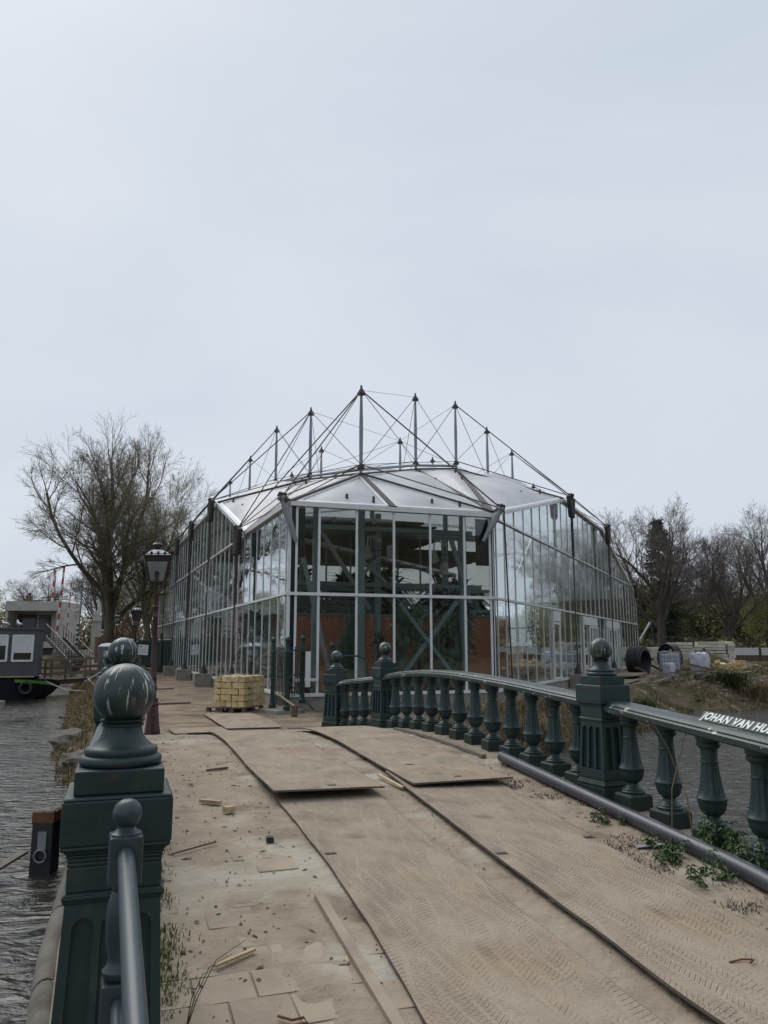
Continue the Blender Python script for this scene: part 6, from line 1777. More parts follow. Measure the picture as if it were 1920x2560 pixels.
for k in range(8):
    for sg in (-1, 1): MB().bar((-.6 + k * .1714, sg * .5, .1), (-.6 + k * .1714, sg * .5, 1.16), .02).build('cage_bar', 'steel_grey', tk)
for k in range(6):
    for sg in (-1, 1): MB().bar((sg * .6, -.5 + k * .2, .1), (sg * .6, -.5 + k * .2, 1.16), .02).build('cage_bar', 'steel_grey', tk)
for z in (.15, .4, .65, .9, 1.15):
    for sg in (-1, 1):
        MB().bar((-.6, sg * .5, z), (.6, sg * .5, z), .022).build('cage_hoop', 'steel_grey', tk); MB().bar((sg * .6, -.5, z), (sg * .6, .5, z), .022).build('cage_hoop', 'steel_grey', tk)
o = MB().box((0, 0, 0), (1.3, .3, .05)).build('top_plank', 'wood_pale', None, loc=V(tk.location) + V((-.1, -.1, 1.2))); o.rotation_euler = (0, 0, -.4); tag(o, 'pale plank lying on top of the caged tank', 'plank')
o = MB().sphere((0, 0, .1), .2, 12, 8, 1.4, 1, .5).build('blue_tarp', 'blue_plastic', None, loc=V(tk.location) + V((-.25, .1, 1.08)), smooth=60); tag(o, 'bundle of blue tarp stuffed on top of the caged tank', 'tarp')
def sack(label, x, y, z, sx, sy, sz, seed, mt='bag_white'):
    bm = bmesh.new(); bmesh.ops.create_cube(bm, size=1.0); bmesh.ops.subdivide_edges(bm, edges=bm.edges[:], cuts=7, use_grid_fill=True)
    for v in bm.verts:
        p = v.co.copy(); r_ = 1 + .18 * (1 - 4 * p.z * p.z); k = 1 / max(.8, (p.x ** 4 + p.y ** 4) ** .25 * 2.0 + .2)
        n = mnoise.noise_vector(p * 3.2 + V((seed * 7, 0, 0))) * .09 + mnoise.noise_vector(p * 8 + V((seed, 0, 0))) * .035
        v.co = V((p.x * sx * r_ * k, p.y * sy * r_ * k, (p.z + .5) * sz)) + V((n.x * sx, n.y * sy, n.z * sz * (p.z + .5)))
    me = bpy.data.meshes.new('bulk_bag'); bm.to_mesh(me); bm.free(); me.materials.append(MATS[mt]); me.shade_smooth()
    return tag(share('bulk_bag', me, None, (x, y, z - .02), seed), label, 'bag')
sack('large crumpled white bulk bag beside the caged tank', 19.75, 49.0, gz(19.75, 49), 1.25, 1.1, 1.2, 1)
sack('small white sack leaning before the caged tank', 17.2, 47.3, gz(17.2, 47.3), .7, .5, .75, 2)
# sand heap
m = MB(); hx, hy = 22.2, 54.0; rings = 8
for i in range(rings + 1):
    for k in range(28):
        a = 2 * PI * k / 28; r_ = 2.0 * i / rings; h = 1.25 * (1 - (i / rings) ** 1.2) + .08 * mnoise.noise(V((math.cos(a) * r_, math.sin(a) * r_, 2)))
        m.v.append((math.cos(a) * r_ * 1.2, math.sin(a) * r_, h - .05))
for i in range(rings):
    for k in range(28): a = i * 28 + k; b = i * 28 + (k + 1) % 28; m.f.append((a, b, b + 28, a + 28))
tag(m.build('earth_heap', 'soil', None, loc=(hx, hy, gz(hx, hy)), smooth=60), 'dark heap of earth in front of the white beam stack', 'heap')
# yellow blocks by the beam stack
for i in range(13):
    gx_, gy_, lz = ((20.6 + (i % 3) * .28, 48.6 + (i % 2) * .4, i // 3) if i < 7 else (21.9 + ((i - 7) % 3) * .42, 49.6, (i - 7) // 3))
    o = share('stone_block', STONES[i % 4], None, (gx_ + R.uniform(-.1, .1), gy_, gz(gx_, gy_) + .12 + lz * .3), R.uniform(-.6, .6) if i < 7 else R.uniform(-.1, .1), (1.5, 1.5, 1.6))
    if i < 7: o.rotation_euler.x = R.uniform(-.4, .4)
    tag(o, 'loose yellow stone block tumbled beside the white bulk bag' if i < 7 else 'yellow stone block stacked before the white beams', 'stone', 'tumbled yellow blocks' if i < 7 else 'yellow blocks before the beams')
# timbers strewn on the bank
bank = [(18.9, 45.5, 20.3, 44.6, .07, 'wood_pale', 'long pale lath on the bank below the white bag'), (19.2, 46.2, 20.6, 45.0, .06, 'wood_pale', 'slimmer pale lath beside the long one on the bank'),
        (20.3, 46.8, 20.9, 45.4, .07, 'wood_pale', 'pale batten pointing towards the water below the yellow blocks'), (20.6, 45.9, 21.8, 46.6, .09, 'wood_white', 'white painted batten below the yellow blocks'),
        (15.4, 43.6, 17.4, 45.2, .18, 'wood_grey', 'heavy grey board on the earth before the black coil'), (16.2, 44.6, 18.3, 44.2, .10, 'wood_grey', 'grey batten on the earth before the caged tank'),
        (14.6, 39.5, 15.6, 41.8, .16, 'wood_grey', 'grey board half buried on the rubble bank'), (16.6, 40.0, 19.2, 40.4, .14, 'wood_board', 'brown beam edging the bank behind the rushes'),
        (16.3, 38.4, 19.4, 39.2, .12, 'wood_grey', 'grey beam lying along the bank behind the rushes'), (15.4, 37.0, 18.6, 37.9, .12, 'wood_grey', 'grey beam along the lower bank near the rushes'),
        (13.6, 34.3, 16.4, 35.1, .14, 'wood_brown', 'dark log edging the bank at the waterline'), (16.9, 34.7, 20.5, 36.6, .16, 'wood_grey', 'long log edging the bank beside the brown bush'),
        (12.8, 37.6, 14.0, 38.6, .3, 'wood_grey', 'broad broken board on the rubble bank')]
for x0, y0, x1, y1, w_, mt, l in bank:
    a, b = V((x0, y0, gz(x0, y0) + .07)), V((x1, y1, gz(x1, y1) + .10)); c = (a + b) / 2
    o = MB().bar(a - c, b - c, w_, max(.03, w_ * .45)).build('bank_timber', mt, None, loc=c); tag(o, l, 'timber')
for i, (x, y, rz, sx, sy, l) in enumerate(((11.0, 38.6, .44, 2.4, 5.0, 'brown steel sheet on the ground beside the sliding doors'), (13.2, 44.0, .44, 2.4, 5.0, 'brown steel sheet on the ground beyond the first, by the glass wall'))):
    z = max(gz(x + dx, y + dy) for dx in (-1.2, 0, 1.2) for dy in (-2.4, 0, 2.4))
    o = MB().box((0, 0, 0), (sx, sy, .03)).build('ground_sheet', 'road_plate', None, loc=(x, y, z + .03)); o.rotation_euler = (.0, 0, -rz); tag(o, l, 'steel plate')
for i, (x, y, r, l) in enumerate(((14.9, 40.6, .30, 'grey rubble lump on the bank behind the log edge'), (16.0, 39.4, .38, 'pale broken rubble lump by the brown beam'), (13.9, 42.8, .26, 'small rubble lump before the black coil'), (24.6, 52.6, .4, 'dark lump of rubble before the fence'))):
    tag(share('rubble_lump', rock_mesh(20 + i, r), None, (x, y, gz(x, y) + .05), i), l, 'rubble')

# ------------------------------------------------------------------ trees
def grow_tree(seed, height, r0, spec):
    """returns (trunk MB, crown MB, list of twig tips). spec: fork, limbs, spread, ratio list, kids list, up, gnarl, stub"""
    rr = random.Random(seed); trunk, crown, tips = MB(), MB(), []
    kids, ratio, ang = spec['kids'], spec['ratio'], spec['ang']
    maxl = len(kids)
    sides = [9, 7, 5, 4, 3, 3]
    def rot_off(d, a, az):
        o = d.orthogonal().normalized(); o = Matrix.Rotation(az, 3, d) @ o
        return (d * math.cos(a) + o * math.sin(a)).normalized()
    def branch(p, d, L_, r, lev):
        n = (6, 6, 5, 4, 2, 2)[lev]
        pts, rad = [p], [r]
        end = spec.get('stub', .0) if lev in (1, 2) else 0
        tip = max(r * (0.55 if lev == 0 else (.5 if end and rr.random() < end else .22)), .006)
        g = spec['gnarl'] * (1 if lev else .35)
        for i in range(n):
            d = (d + V((rr.gauss(0, g), rr.gauss(0, g), rr.gauss(0, g) + spec['up'][lev])) ).normalized()
            p = p + d * (L_ / n); pts.append(p); rad.append(lerp(r, tip, (i + 1) / n))
        (trunk if lev <= 1 else crown).tube(pts, rad, sides[lev], cap=lev <= 2)
        if lev >= maxl:
            tips.append((pts[-1], d)); return
        k = kids[lev]; k = max(1, int(round(k * rr.uniform(.8, 1.2))))
        az0 = rr.uniform(0, 6.28)
        for j in range(k):
            t = lerp(spec['start'][lev], 1.0, (j + rr.random()) / k) if lev else lerp(spec['start'][0], 1.0, (j + .5) / k)
            t = min(t, .999); f = t * n; i = int(f); q = lerp(pts[i], pts[i + 1], f - i); rq = lerp(rad[i], rad[i + 1], f - i)
            dd = (pts[i + 1] - pts[i]).normalized()
            nd = rot_off(dd, ang[lev] * rr.uniform(.6, 1.3), az0 + j * 2.4 + rr.uniform(-.5, .5))
            l_ = L_ * ratio[lev] * rr.uniform(.75, 1.2) * (1.15 - .45 * t if lev else 1.0)
            branch(q, nd, l_, max(rq * (.62 if lev == 0 else .5), .007), lev + 1)
        if lev in (1, 2):   # leader continues as twigs
            for j in range(3): branch(pts[-1], rot_off(d, rr.uniform(.1, .5), rr.uniform(0, 6)), L_ * .28, max(rad[-1] * .45, .007), min(lev + 2, maxl))
    branch(V((0, 0, -.3)), V((rr.uniform(-.04, .04), rr.uniform(-.04, .04), 1)).normalized(), height * spec['fork'], r0, 0)
    # root flare
    trunk.tube([(0, 0, -.35), (0, 0, .25), (0, 0, .9)], [r0 * 1.45, r0 * 1.15, r0 * .97], 10, cap=False)
    return trunk, crown, tips
def leaf_cloud(m, tips, rr, n_per, size, spread):
    for p, d in tips:
        for k in range(n_per):
            if n_per == 1 and rr.random() < .3: continue
            c = p + V((rr.gauss(0, spread), rr.gauss(0, spread), rr.gauss(0, spread))); s = size * rr.uniform(.6, 1.3)
            a = V((rr.uniform(-1, 1), rr.uniform(-1, 1), rr.uniform(-1, 1))).normalized(); b = a.orthogonal().normalized()
            m.add([c - a * s, c + b * s * .6, c + a * s, c - b * s * .6], [(0, 1, 2, 3)])
def tree_proto(name, label, seed, height, r0, spec, bark, twig, leaf=None, n_leaf=1, lsize=.06, lspread=.12, loc=(0, 0, 0), rz=0, group=None):
    t = thing(name, label, 'tree', loc, rz, group)
    tr, cr, tips = grow_tree(seed, height, r0, spec)
    tr.build('trunk', bark, t, smooth=60)
    c = cr.build('crown', twig, t)
    if leaf:
        lm = MB(); leaf_cloud(lm, tips, random.Random(seed), n_leaf, lsize, lspread); l_ = lm.build('foliage', leaf, t); stuff(l_)
    return t
BIG = dict(fork=.32, kids=[10, 9, 8, 7, 4], ratio=[1.95, .40, .50, .50, .55], ang=[.55, .75, .65, .6, .5], start=[.42, .22, .2, .15, .1], up=[0, .06, .10, .06, .03, .02], gnarl=.12, stub=.75)
MID = dict(fork=.36, kids=[11, 8, 7, 6, 4], ratio=[1.5, .42, .52, .50, .5], ang=[.52, .7, .65, .6, .5], start=[.45, .22, .2, .15, .1], up=[0, .06, .07, .05, .03, .02], gnarl=.11)
WIDE = dict(fork=.42, kids=[12, 8, 7, 6, 4], ratio=[1.15, .50, .52, .50, .5], ang=[.75, .72, .65, .6, .5], start=[.45, .25, .2, .15, .1], up=[0, .06, .05, .04, .03, .02], gnarl=.14)
YOUNG = dict(fork=.42, kids=[9, 7, 6, 4], ratio=[.95, .5, .5, .5], ang=[.55, .65, .6, .5], start=[.4, .2, .2, .1], up=[0, .07, .06, .04, .03], gnarl=.11)

t_big = tree_proto('bare_tree', 'tallest bare tree with sawn-off limbs standing between houseboat and greenhouse', 14, 17.2, .50, BIG, 'bark', 'twig', None, loc=(-21.0, 59.0, .7), rz=3.9)
t_two = tree_proto('bare_tree', 'slimmer bare tree with upswept branches beside the greenhouse, behind the second lamp', 24, 14.6, .28, MID, 'bark', 'twig', 'bud_green', 1, .05, .12, loc=(-17.0, 57.0, .7), rz=1.4)
t_gr = tree_proto('budding_tree', 'round tree with yellow-green buds peeping over the greenhouse roof edge', 31, 12.0, .22, YOUNG, 'bark', 'twig', 'bud_green', 6, .10, .30, loc=(-18.2, 68.0, .9))
t_r1 = tree_proto('bare_tree', 'broad bare tree with thick trunk behind the coils and the fence', 41, 15.5, .55, WIDE, 'bark_dark', 'twig_dark', None, loc=(27.2, 76.0, .3), rz=1.0)
t_r2 = tree_proto('bare_tree', 'dark slender tree rising behind the white fence panels', 53, 12.5, .26, MID, 'bark_dark', 'twig_dark', None, loc=(31.4, 70.5, .3), rz=.3)
def dup(src, label, loc, rz, sc=1.0, group=None):
    c = copy_tree(src); c.location = loc; c.rotation_euler = (0, 0, rz); c.scale = (sc, sc, sc)
    c['label'] = label
    if group: c['group'] = group
    return c
dup(t_r1, 'wide-crowned bare tree at the far fence end next to the slender one', (41.5, 82.0, .3), 2.6, 1.05)
dup(t_two, 'bare tree rising behind the greenhouse corner beside the conifer', (24.0, 86.0, .3), 2.0, .85)
dup(t_r2, 'small bare tree crowding behind the fence between two bigger trees', (36.5, 90.0, .3), 4.0, 1.0)
dup(t_gr, 'budding tree hanging over the pale fence panels', (36.0, 73.0, .3), 1.0, .62)
dup(t_gr, 'olive budding tree behind the broad bare tree', (30.5, 88.0, .3), 3.0, .85)
dup(t_gr, 'budding tree behind the fence, left of the slender dark tree', (29.0, 84.0, .3), 5.0, .75)
dup(t_gr, 'budding shrubby tree behind the keeper house steps', (-25.0, 84.0, .9), 3.3, .75)
dup(t_r1, 'bare tree behind the keeper house chimney', (-44.0, 100.0, .9), .3, .66)
dup(t_r2, 'bare tree with fanning branches behind the barrier poles', (-33.5, 92.0, .9), 1.3, .95)
dup(t_two, 'bare tree behind the white stone pillar', (-28.5, 90.0, .9), 3.3, .7)
dup(t_gr, 'low budding tree at the edge of the wood behind the houseboat', (-46.0, 90.0, .9), 2.2, .72)
G_ = 'trees out of frame mirrored in the greenhouse glass'
for x, y, rz, s in ((-34, 20, .2, 1.0), (-40, 34, 1.5, 1.1), (-29, 6, 2.7, 1.0)):
    dup(t_two, 'bare canal-side tree seen mirrored in the long left glass wall', (x, y, -.3), rz, s, G_)
for x, y, rz, s in ((36, 46, .2, 1.0), (44, 58, 1.5, 1.05), (33, 34, 2.7, .95), (47, 44, 4, 1.1)):
    dup(t_r1, 'bare tree beyond the pond seen mirrored in the right glass wall', (x, y, -.1), rz, s, G_)
for x, y, rz, s in ((12, -12, .2, 1.0), (24, -3, 1.5, 1.0), (33, -12, 2.5, 1.1), (43, -7, 4.0, 1.1), (29, -23, 5.0, 1.1), (52, -20, .9, 1.2)):
    dup(t_two, 'bare tree behind the camera spot mirrored in the front panes', (x, y, -.1), rz, s, G_)

# the wrapping on the big trunk
m = MB()
for k in range(18):
    a = 2 * PI * k / 18; MB().box((math.cos(a) * .78, math.sin(a) * .78, .9), (.06, .22, 1.9), rz=a).build('guard_board', 'wood_board', t_big)

# conifer
cf = thing('conifer_tree', 'dark pointed conifer in front of the broad bare tree', 'tree', (30.2, 84.0, .3))
rr = random.Random(5); m = MB(); tm = MB()
tm.tube([(0, 0, -.3), (0, 0, 7), (0, 0, 15.2)], [.35, .22, .03], 8); tm.build('trunk', 'bark_dark', cf, smooth=50)
for k in range(460):
    z = lerp(1.6, 15.2, rr.random() ** .85); rad = (1 - (z / 15.8) ** 1.5) * 4.6 * rr.uniform(.55, 1.1) + .15; a = rr.uniform(0, 6.283)
    d = V((math.cos(a), math.sin(a), rr.uniform(-.1, .35)))
    for q in range(26):
        t = rr.uniform(.25, 1); c = V((0, 0, z)) + d * (rad * t) + V((rr.gauss(0, .18), rr.gauss(0, .18), rr.gauss(0, .14) - .12 * t * rad * .3)); s = rr.uniform(.12, .26)
        u = V((rr.uniform(-1, 1), rr.uniform(-1, 1), rr.uniform(-.3, .9))).normalized(); v = u.orthogonal().normalized()
        m.add([c - u * s, c + v * s * .35, c + u * s, c - v * s * .35], [(0, 1, 2, 3)])
m.build('crown', 'conifer', cf)

# background thicket on both banks (a far wood that reads as one mass)
def thicket(name, label, blobs, mats, seed, n=2600):
    rr = random.Random(seed); ms = {k: MB() for k in mats}; tw = MB()
    for (x, y, z, rx, ry, rz_, mt) in blobs:
        m = ms[mt]
        for k in range(n):
            d = V((rr.gauss(0, 1), rr.gauss(0, 1), rr.gauss(0, 1))).normalized(); r_ = rr.random() ** .4
            w = 1 + .35 * mnoise.noise(V((d.x * 2 + x, d.y * 2 + y, d.z * 2)))
            c = V((x + d.x * rx * r_ * w, y + d.y * ry * r_ * w, z + d.z * rz_ * r_ * w))
            if c.z < .1: continue
            s = rr.uniform(.10, .26); u = V((rr.uniform(-1, 1), rr.uniform(-1, 1), rr.uniform(-1, 1))).normalized(); v = u.orthogonal().normalized()
            m.add([c - u * s, c + v * s * .7, c + u * s, c - v * s * .7], [(0, 1, 2, 3)])
        for k in range(int(n * .05)):
            a = V((x + rr.gauss(0, rx * .4), y + rr.gauss(0, ry * .4), max(.1, z - rz_ * .7))); b = a + V((rr.gauss(0, 1.2), rr.gauss(0, 1.2), rz_ * rr.uniform(.9, 1.9)))
            tw.tube([a, lerp(a, b, .5) + V((rr.gauss(0, .2), 0, 0)), b], [.05, .035, .012], 3, cap=False)
    for k in mats: 
        o = ms[k].build(name, k); stuff(o, label + {'bush_olive': ', olive budding part', 'bush_deep': ', dark evergreen part', 'bud_brown': ', brown twiggy part'}[k], 'wood')
    o = tw.build('thicket_stems', 'twig_dark'); stuff(o, label + ', bare stems', 'wood')
BL = []
rr = random.Random(77)
for k in range(26):
    x = lerp(21, 66, rr.random()); y = lerp(84, 104, rr.random()); h = rr.uniform(2.6, 4.8)
    BL.append((x, y, h * .9, rr.uniform(2.4, 4), 2.5, h, rr.choice(['bush_olive', 'bud_brown', 'bud_brown', 'bush_olive', 'bush_deep'])))
for k in range(9):
    BL.append((lerp(24, 60, k / 8) + rr.uniform(-1, 1), 104 + rr.uniform(-3, 6), 5.0, 4.2, 3, rr.uniform(4.0, 6.2), rr.choice(['bud_brown', 'bush_olive'])))
for k in range(8): BL.append((lerp(22, 52, k / 7), 79 + rr.uniform(-2, 2), 1.1, 2.2, 1.6, 1.5, rr.choice(['bush_deep', 'bush_olive'])))
thicket('far_wood', 'far wood behind the fence on the right bank', BL, ['bush_olive', 'bush_deep', 'bud_brown'], 9, 2400)
BL = []
for k in range(15): BL.append((lerp(-68, -22, k / 14), 98 + rr.uniform(-5, 8), 3.0, 3.6, 2.5, rr.uniform(2.6, 4.6), rr.choice(['bud_brown', 'bud_brown', 'bush_olive'])))
for k in range(5): BL.append((lerp(-23, -15, k / 4), 84 + rr.uniform(-2, 3), 2.2, 2.2, 2, rr.uniform(1.8, 3.0), rr.choice(['bush_deep', 'bush_olive'])))
thicket('far_wood', 'far wood behind the houseboat', BL, ['bush_olive', 'bush_deep', 'bud_brown'], 10, 1500)

# far house with a tiled roof between the right-hand trees
hs_ = thing('brick_house', 'distant brick house with red tiled roof half hidden between the trees', 'house', (52, 128, -3.0), .1)
MB().box((0, 0, 4.5), (14, 8, 9)).build('wall', 'brick_dark', hs_)
m = MB(); m.add([(-7.4, -4.4, 9), (7.4, -4.4, 9), (7.4, 4.4, 9), (-7.4, 4.4, 9), (-7.4, 0, 12.6), (7.4, 0, 12.6)], [(0, 1, 5, 4), (2, 3, 4, 5), (0, 4, 3), (1, 2, 5), (3, 2, 1, 0)]); rf = m.build('roof', 'roof_tile', hs_)
MB().box((3, 0, 13), (.9, .9, 1.6)).build('chimney', 'brick_dark', rf)
for k in range(5):
    for z in (3, 6):
        w_ = MB().box((-5.6 + k * 2.8, -4.03, z), (1.2, .08, 1.7)).build('window', 'white_paint', hs_); MB().box((-5.6 + k * 2.8, -4.08, z), (1.0, .04, 1.5)).build('pane', 'dark_glass', w_)
h2 = copy_tree(hs_); h2.location = (70, 132, -3); h2.rotation_euler = (0, 0, -.3); h2['label'] = 'distant brick house with red tiled roof, farther along behind the wood'

# houses added behind the camera to darken what the front panes mirror
for k in range(7):
    x = 22 + k * 11.5; hh = 15 + (k * 7 % 4)
    ch = thing('added_mirror_house', 'unseen house added behind the bridge to darken front pane reflections, ' + ('bell gable', 'stepped gable, pale door', 'flat cornice', 'neck gable, tall', 'broad low front', 'stepped gable, dark door', 'corner front')[k], 'house', (x, -36 + (k % 3), -.05), 0)
    MB().box((0, 0, hh / 2), (10.2, 9, hh)).build('wall', 'brick_grey', ch)
    m = MB(); m.add([(-5.2, 4.6, hh), (5.2, 4.6, hh), (5.2, -4.6, hh), (-5.2, -4.6, hh), (0, 4.6, hh + 4), (0, -4.6, hh + 4)], [(0, 1, 4), (2, 3, 5), (0, 4, 5, 3), (1, 2, 5, 4), (0, 3, 2, 1)]); m.build('roof', 'brick_grey', ch)
    for i in range(4):
        for z in (2, 5.2, 8.4, 11.6):
            w_ = MB().box((-3.6 + i * 2.4, 4.53, z), (1.3, .1, 2.0)).build('window', 'white_paint', ch); MB().box((-3.6 + i * 2.4, 4.6, z), (1.1, .05, 1.8)).build('pane', 'dark_glass', w_)

# ------------------------------------------------------------------ grasses and small plants
def blades(pts, hmin, hmax, w, lean, rr):
    m = MB()
    for p in pts:
        h = rr.uniform(hmin, hmax); a = rr.uniform(0, 6.283); d = V((math.cos(a), math.sin(a), 0)); s = V((-d.y, d.x, 0)) * w * rr.uniform(.6, 1.2); l_ = lean * rr.uniform(.2, 1.3) * h
        q1 = p + d * l_ * .35 + V((0, 0, h * .6)); q2 = p + d * l_ + V((0, 0, h * (1 - .25 * lean)))
        m.add([p - s, p + s, q1 + s * .7, q1 - s * .7, q2], [(0, 1, 2, 3), (3, 2, 4)])
    return m
rr = random.Random(3)
def scatter(n, fx, cond):
    out = []
    while len(out) < n:
        x, y = fx(); 
        if cond(x, y): out.append(V((x, y, gz(x, y) - .02)))
    return out
def left_bank():
    t = rr.random() ** .8 * 42; off = rr.gauss(6.0, .55)
    p = FL + AL * (t - 7) + OL * off; return p.x, p.y
pts = scatter(9000, left_bank, lambda x, y: -.05 < poly_dist(LAND_FAR, x, y) < 1.7)
stuff(blades(pts, .12, .42, .012, 1.0, rr).build('dry_grass', 'grass_dry'), 'dry straw-coloured grass along the canal bank', 'grass')
pts = scatter(2500, left_bank, lambda x, y: -.05 < poly_dist(LAND_FAR, x, y) < 1.8)
stuff(blades(pts, .1, .3, .012, .7, rr).build('bank_grass', 'grass_green'), 'green grass among the straw on the canal bank', 'grass')
def right_bank(): return rr.uniform(9, 34), rr.uniform(24, 62)
def rok(x, y):
    return 0 < poly_dist(LAND_FAR, x, y) < 24 and (x - FR.x) * OR.x + (y - FR.y) * OR.y > 3.6 and fbm(x, y, 3, .5) > -.12
stuff(blades(scatter(12000, right_bank, rok), .06, .22, .018, .8, rr).build('bank_grass', 'grass_green'), 'rough green grass over the right bank', 'grass')
stuff(blades(scatter(7000, right_bank, rok), .10, .40, .014, .9, rr).build('dry_grass', 'grass_dry'), 'dead straw grass over the right bank', 'grass')
def near_right(): return rr.uniform(1.0, 9.5), rr.uniform(16, 27)
stuff(blades(scatter(4200, near_right, lambda x, y: -.1 < poly_dist(LAND_FAR, x, y) < 2.6), .15, .6, .012, .9, rr).build('dry_grass', 'grass_dry'), 'dry grass on the bank between balustrade and greenhouse', 'grass')
def shrub(label, x, y, h, n, mt, spread, name='rush_tuft', cat='rushes'):
    t = thing(name, label, cat, (x, y, gz(x, y))); r2 = random.Random(int(x * 10))
    m = blades([V((r2.gauss(0, spread * .3), r2.gauss(0, spread * .3), -.03)) for _ in range(n)], h * .5, h, .014, 1.15, r2); m.build('blades', mt, t)
shrub('dark green tuft of rushes at the water below the yellow blocks', 15.9, 36.4, 1.15, 520, 'rush', 1.3)
shrub('brown seeding shrub at the water beside the rushes', 17.0, 35.6, 1.3, 380, 'grass_dry', 1.3, 'brown_shrub', 'shrub')
shrub('small tuft of rushes at the bank behind the arched rail', 9.6, 29.0, .8, 160, 'rush', .9)
shrub('grassy tuft at the base of the board fence', 26.8, 56.0, .7, 240, 'grass_green', 1.4, 'grass_tuft', 'grass')
shrub('tuft of dry grass rising through the balusters at the bank', 3.8, 20.4, 1.0, 220, 'grass_dry', 1.0, 'grass_tuft', 'grass')
shrub('yellow-flowered stalks in front of the glass by the end pillar', -1.2, 22.2, 1.6, 60, 'grass_dry', .3, 'dry_stalks', 'plant')
# weeds along the foot of the near pillar and deck edge
pts = []
for k in range(2600):
    s = rr.uniform(2.6, 9); n = .27 + abs(rr.gauss(0, .07)); pts.append(W(s, n, H(s) - .005)) if fbm(s, n, 4, 2.2) > -.02 else None
stuff(blades(pts, .015, .06, .004, 1.0, rr).build('verge_weeds', 'grass_green'), 'tiny weeds and moss along the foot of the pillar', 'grass')
pts = []
for k in range(7500):
    s = rr.uniform(3, 9); n = rr.uniform(3.75, nR(s) - .1); pts.append(W(s, n, H(s) - .004)) if fbm(s, n, 9, 1.6) > .05 else None
stuff(blades(pts, .01, .06, .005, 1.4, rr).build('dead_stems', 'wood_brown'), 'dead brown stems and roots on the earth by the pipe', 'grass')
def nettle(label, s, n, h, k_, seed):
    r2 = random.Random(seed); t = thing('nettle_plant', label, 'plant', W(s, n, H(s)))
    st, lv = MB(), MB()
    for i in range(k_):
        b = V((r2.gauss(0, .065), r2.gauss(0, .065), -.01)); tip = b + V((r2.gauss(0, .07), r2.gauss(0, .07), h * r2.uniform(.5, 1.1)))
        st.tube([b, lerp(b, tip, .5), tip], [.005, .004, .003], 5)
        for q in range(5):
            c = lerp(b, tip, .25 + .75 * q / 4)
            for sg in (0, 1):
                a = q * 1.57 + sg * PI + r2.uniform(-.3, .3); d = V((math.cos(a), math.sin(a), r2.uniform(-.25, .25))); sd = V((-math.sin(a), math.cos(a), 0)); L_ = r2.uniform(.035, .062); up = V((0, 0, .012))
                lv.add([c, c + d * L_ * .35 + sd * L_ * .34 + up, c + d * L_ - up * 1.5, c + d * L_ * .35 - sd * L_ * .34 + up, c + d * L_ * .4 - up * .3], [(0, 4, 1), (1, 4, 2), (2, 4, 3), (3, 4, 0)])
    st.build('stems', 'nettle', t); lv.build('leaves', 'nettle', t)
for i, (s, n, h, k_, l) in enumerate(((6.30, 4.30, .12, 5, 'single small nettle beside the drain pipe, nearest the square pillar'), (5.50, 4.16, .12, 8, 'nettle clump on the plate side of the drain pipe, before the slate scrap'), (5.20, 4.12, .12, 8, 'low nettle clump spreading along the drain pipe past the slate scrap'),
                                       (4.90, 4.06, .11, 8, 'last nettle clump along the plate side of the drain pipe'), (5.35, 4.60, .26, 14, 'tall nettle clump growing between drain pipe and balusters'), (4.85, 4.50, .30, 15, 'tallest nettle clump behind the pipe below the name board'))):
    nettle(l, s, n, h, k_, 40 + i)
for i, (s, n, l) in enumerate(((5.75, 4.5, 'thin dead stalk rising in front of the baluster below the name board'), (5.45, 4.48, 'second thin dead stalk leaning by the drain pipe'))):
    a = W(s, n, H(s)); m = MB().tube([(0, 0, 0), (.03 * (1 - 2 * i), .02, .4), (.16 * (1 - 2 * i), .04, .8), (.30 * (1 - 2 * i), .04, 1.05)], [.006, .005, .004, .002], 5)
    tag(m.build('dead_stalk', 'grass_dry', None, loc=a), l, 'stalk')
m = MB()
for k in range(3): m.tube([(0, 0, 0), (.03 + .02 * k, .02, .22), (.10 + .05 * k, .05, .38 + .05 * k), (.22 + .1 * k, .06, .42 + .1 * k)], [.005, .004, .003, .002], 5)
m.v = [(x * .6, y * .6, z * .6) for x, y, z in m.v]
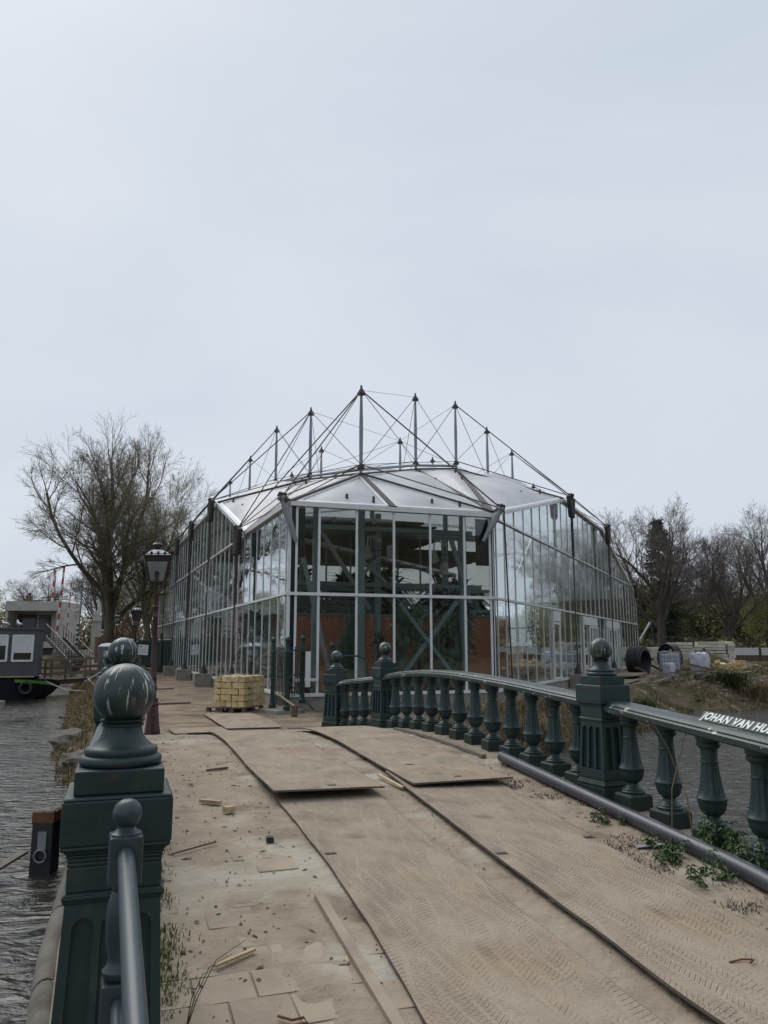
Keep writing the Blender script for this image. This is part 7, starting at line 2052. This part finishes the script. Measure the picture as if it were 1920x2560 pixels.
tag(m.build('bramble_shoot', 'wood_brown', None, loc=W(3.85, .36, H(3.85))), 'thin bare bramble shoot arching at the foot of the streaked pillar', 'shoot')

# crumbs, chips and leaf scraps trodden into the sand
def crumbs(name, label, n, mt, smin, smax, flat, fs, fn, seed):
    r2 = random.Random(seed); m = MB()
    for k in range(n):
        s = fs(r2); q = fn(r2, s); sz = r2.uniform(smin, smax) * (1 if r2.random() < .9 else 1.8); z = H(s) + .006
        c = W(s, q, z); a = r2.uniform(0, 6.28); l_ = r2.uniform(1, 3 if flat < .5 else 1.3)
        d = V((math.cos(a), math.sin(a), r2.uniform(-.15, .15))); e = V((-math.sin(a), math.cos(a), 0))
        m.add([c - d * sz * l_, c + e * sz, c + d * sz * l_, c - e * sz, c + V((0, 0, sz * flat + .004))], [(0, 1, 4), (1, 2, 4), (2, 3, 4), (3, 0, 4)])
    return stuff(m.build(name, mt), label, 'litter')
fs_ = lambda r2: 2.4 + 11 * r2.random() ** 1.5
r2 = random.Random(12); m = MB()
for k in range(700):
    x, y = r2.uniform(12.4, 24), r2.uniform(34.5, 52)
    if poly_dist(LAND_FAR, x, y) < .5 or (x - FR.x) * OR.x + (y - FR.y) * OR.y < 4.2: continue
    m.box((x, y, gz(x, y) + .03), (r2.uniform(.06, .5), r2.uniform(.04, .14), r2.uniform(.03, .12)), rz=r2.uniform(0, 3), rx=r2.uniform(-.3, .3), ry=r2.uniform(-.3, .3))
stuff(m.build('rubble_litter', 'wood_grey'), 'broken boards and rubble strewn over the right bank', 'rubble')
crumbs('gravel_crumbs', 'small stones and crumbs trodden into the bridge sand', 800, 'stone', .003, .008, .8, fs_, lambda r2, s: r2.uniform(.3, nR(s) - .2), 1)
crumbs('leaf_scraps', 'dark leaf and bark scraps on the bridge sand', 550, 'wood_brown', .004, .014, .25, fs_, lambda r2, s: r2.choice((r2.uniform(.25, 1.4), r2.uniform(.25, 1.4), r2.uniform(3.9, nR(s) - .15))), 2)
crumbs('wood_chips', 'pale wood splinters scattered on the bridge', 150, 'wood_pale', .004, .013, .3, fs_, lambda r2, s: r2.uniform(.3, nR(s) - .2), 3)
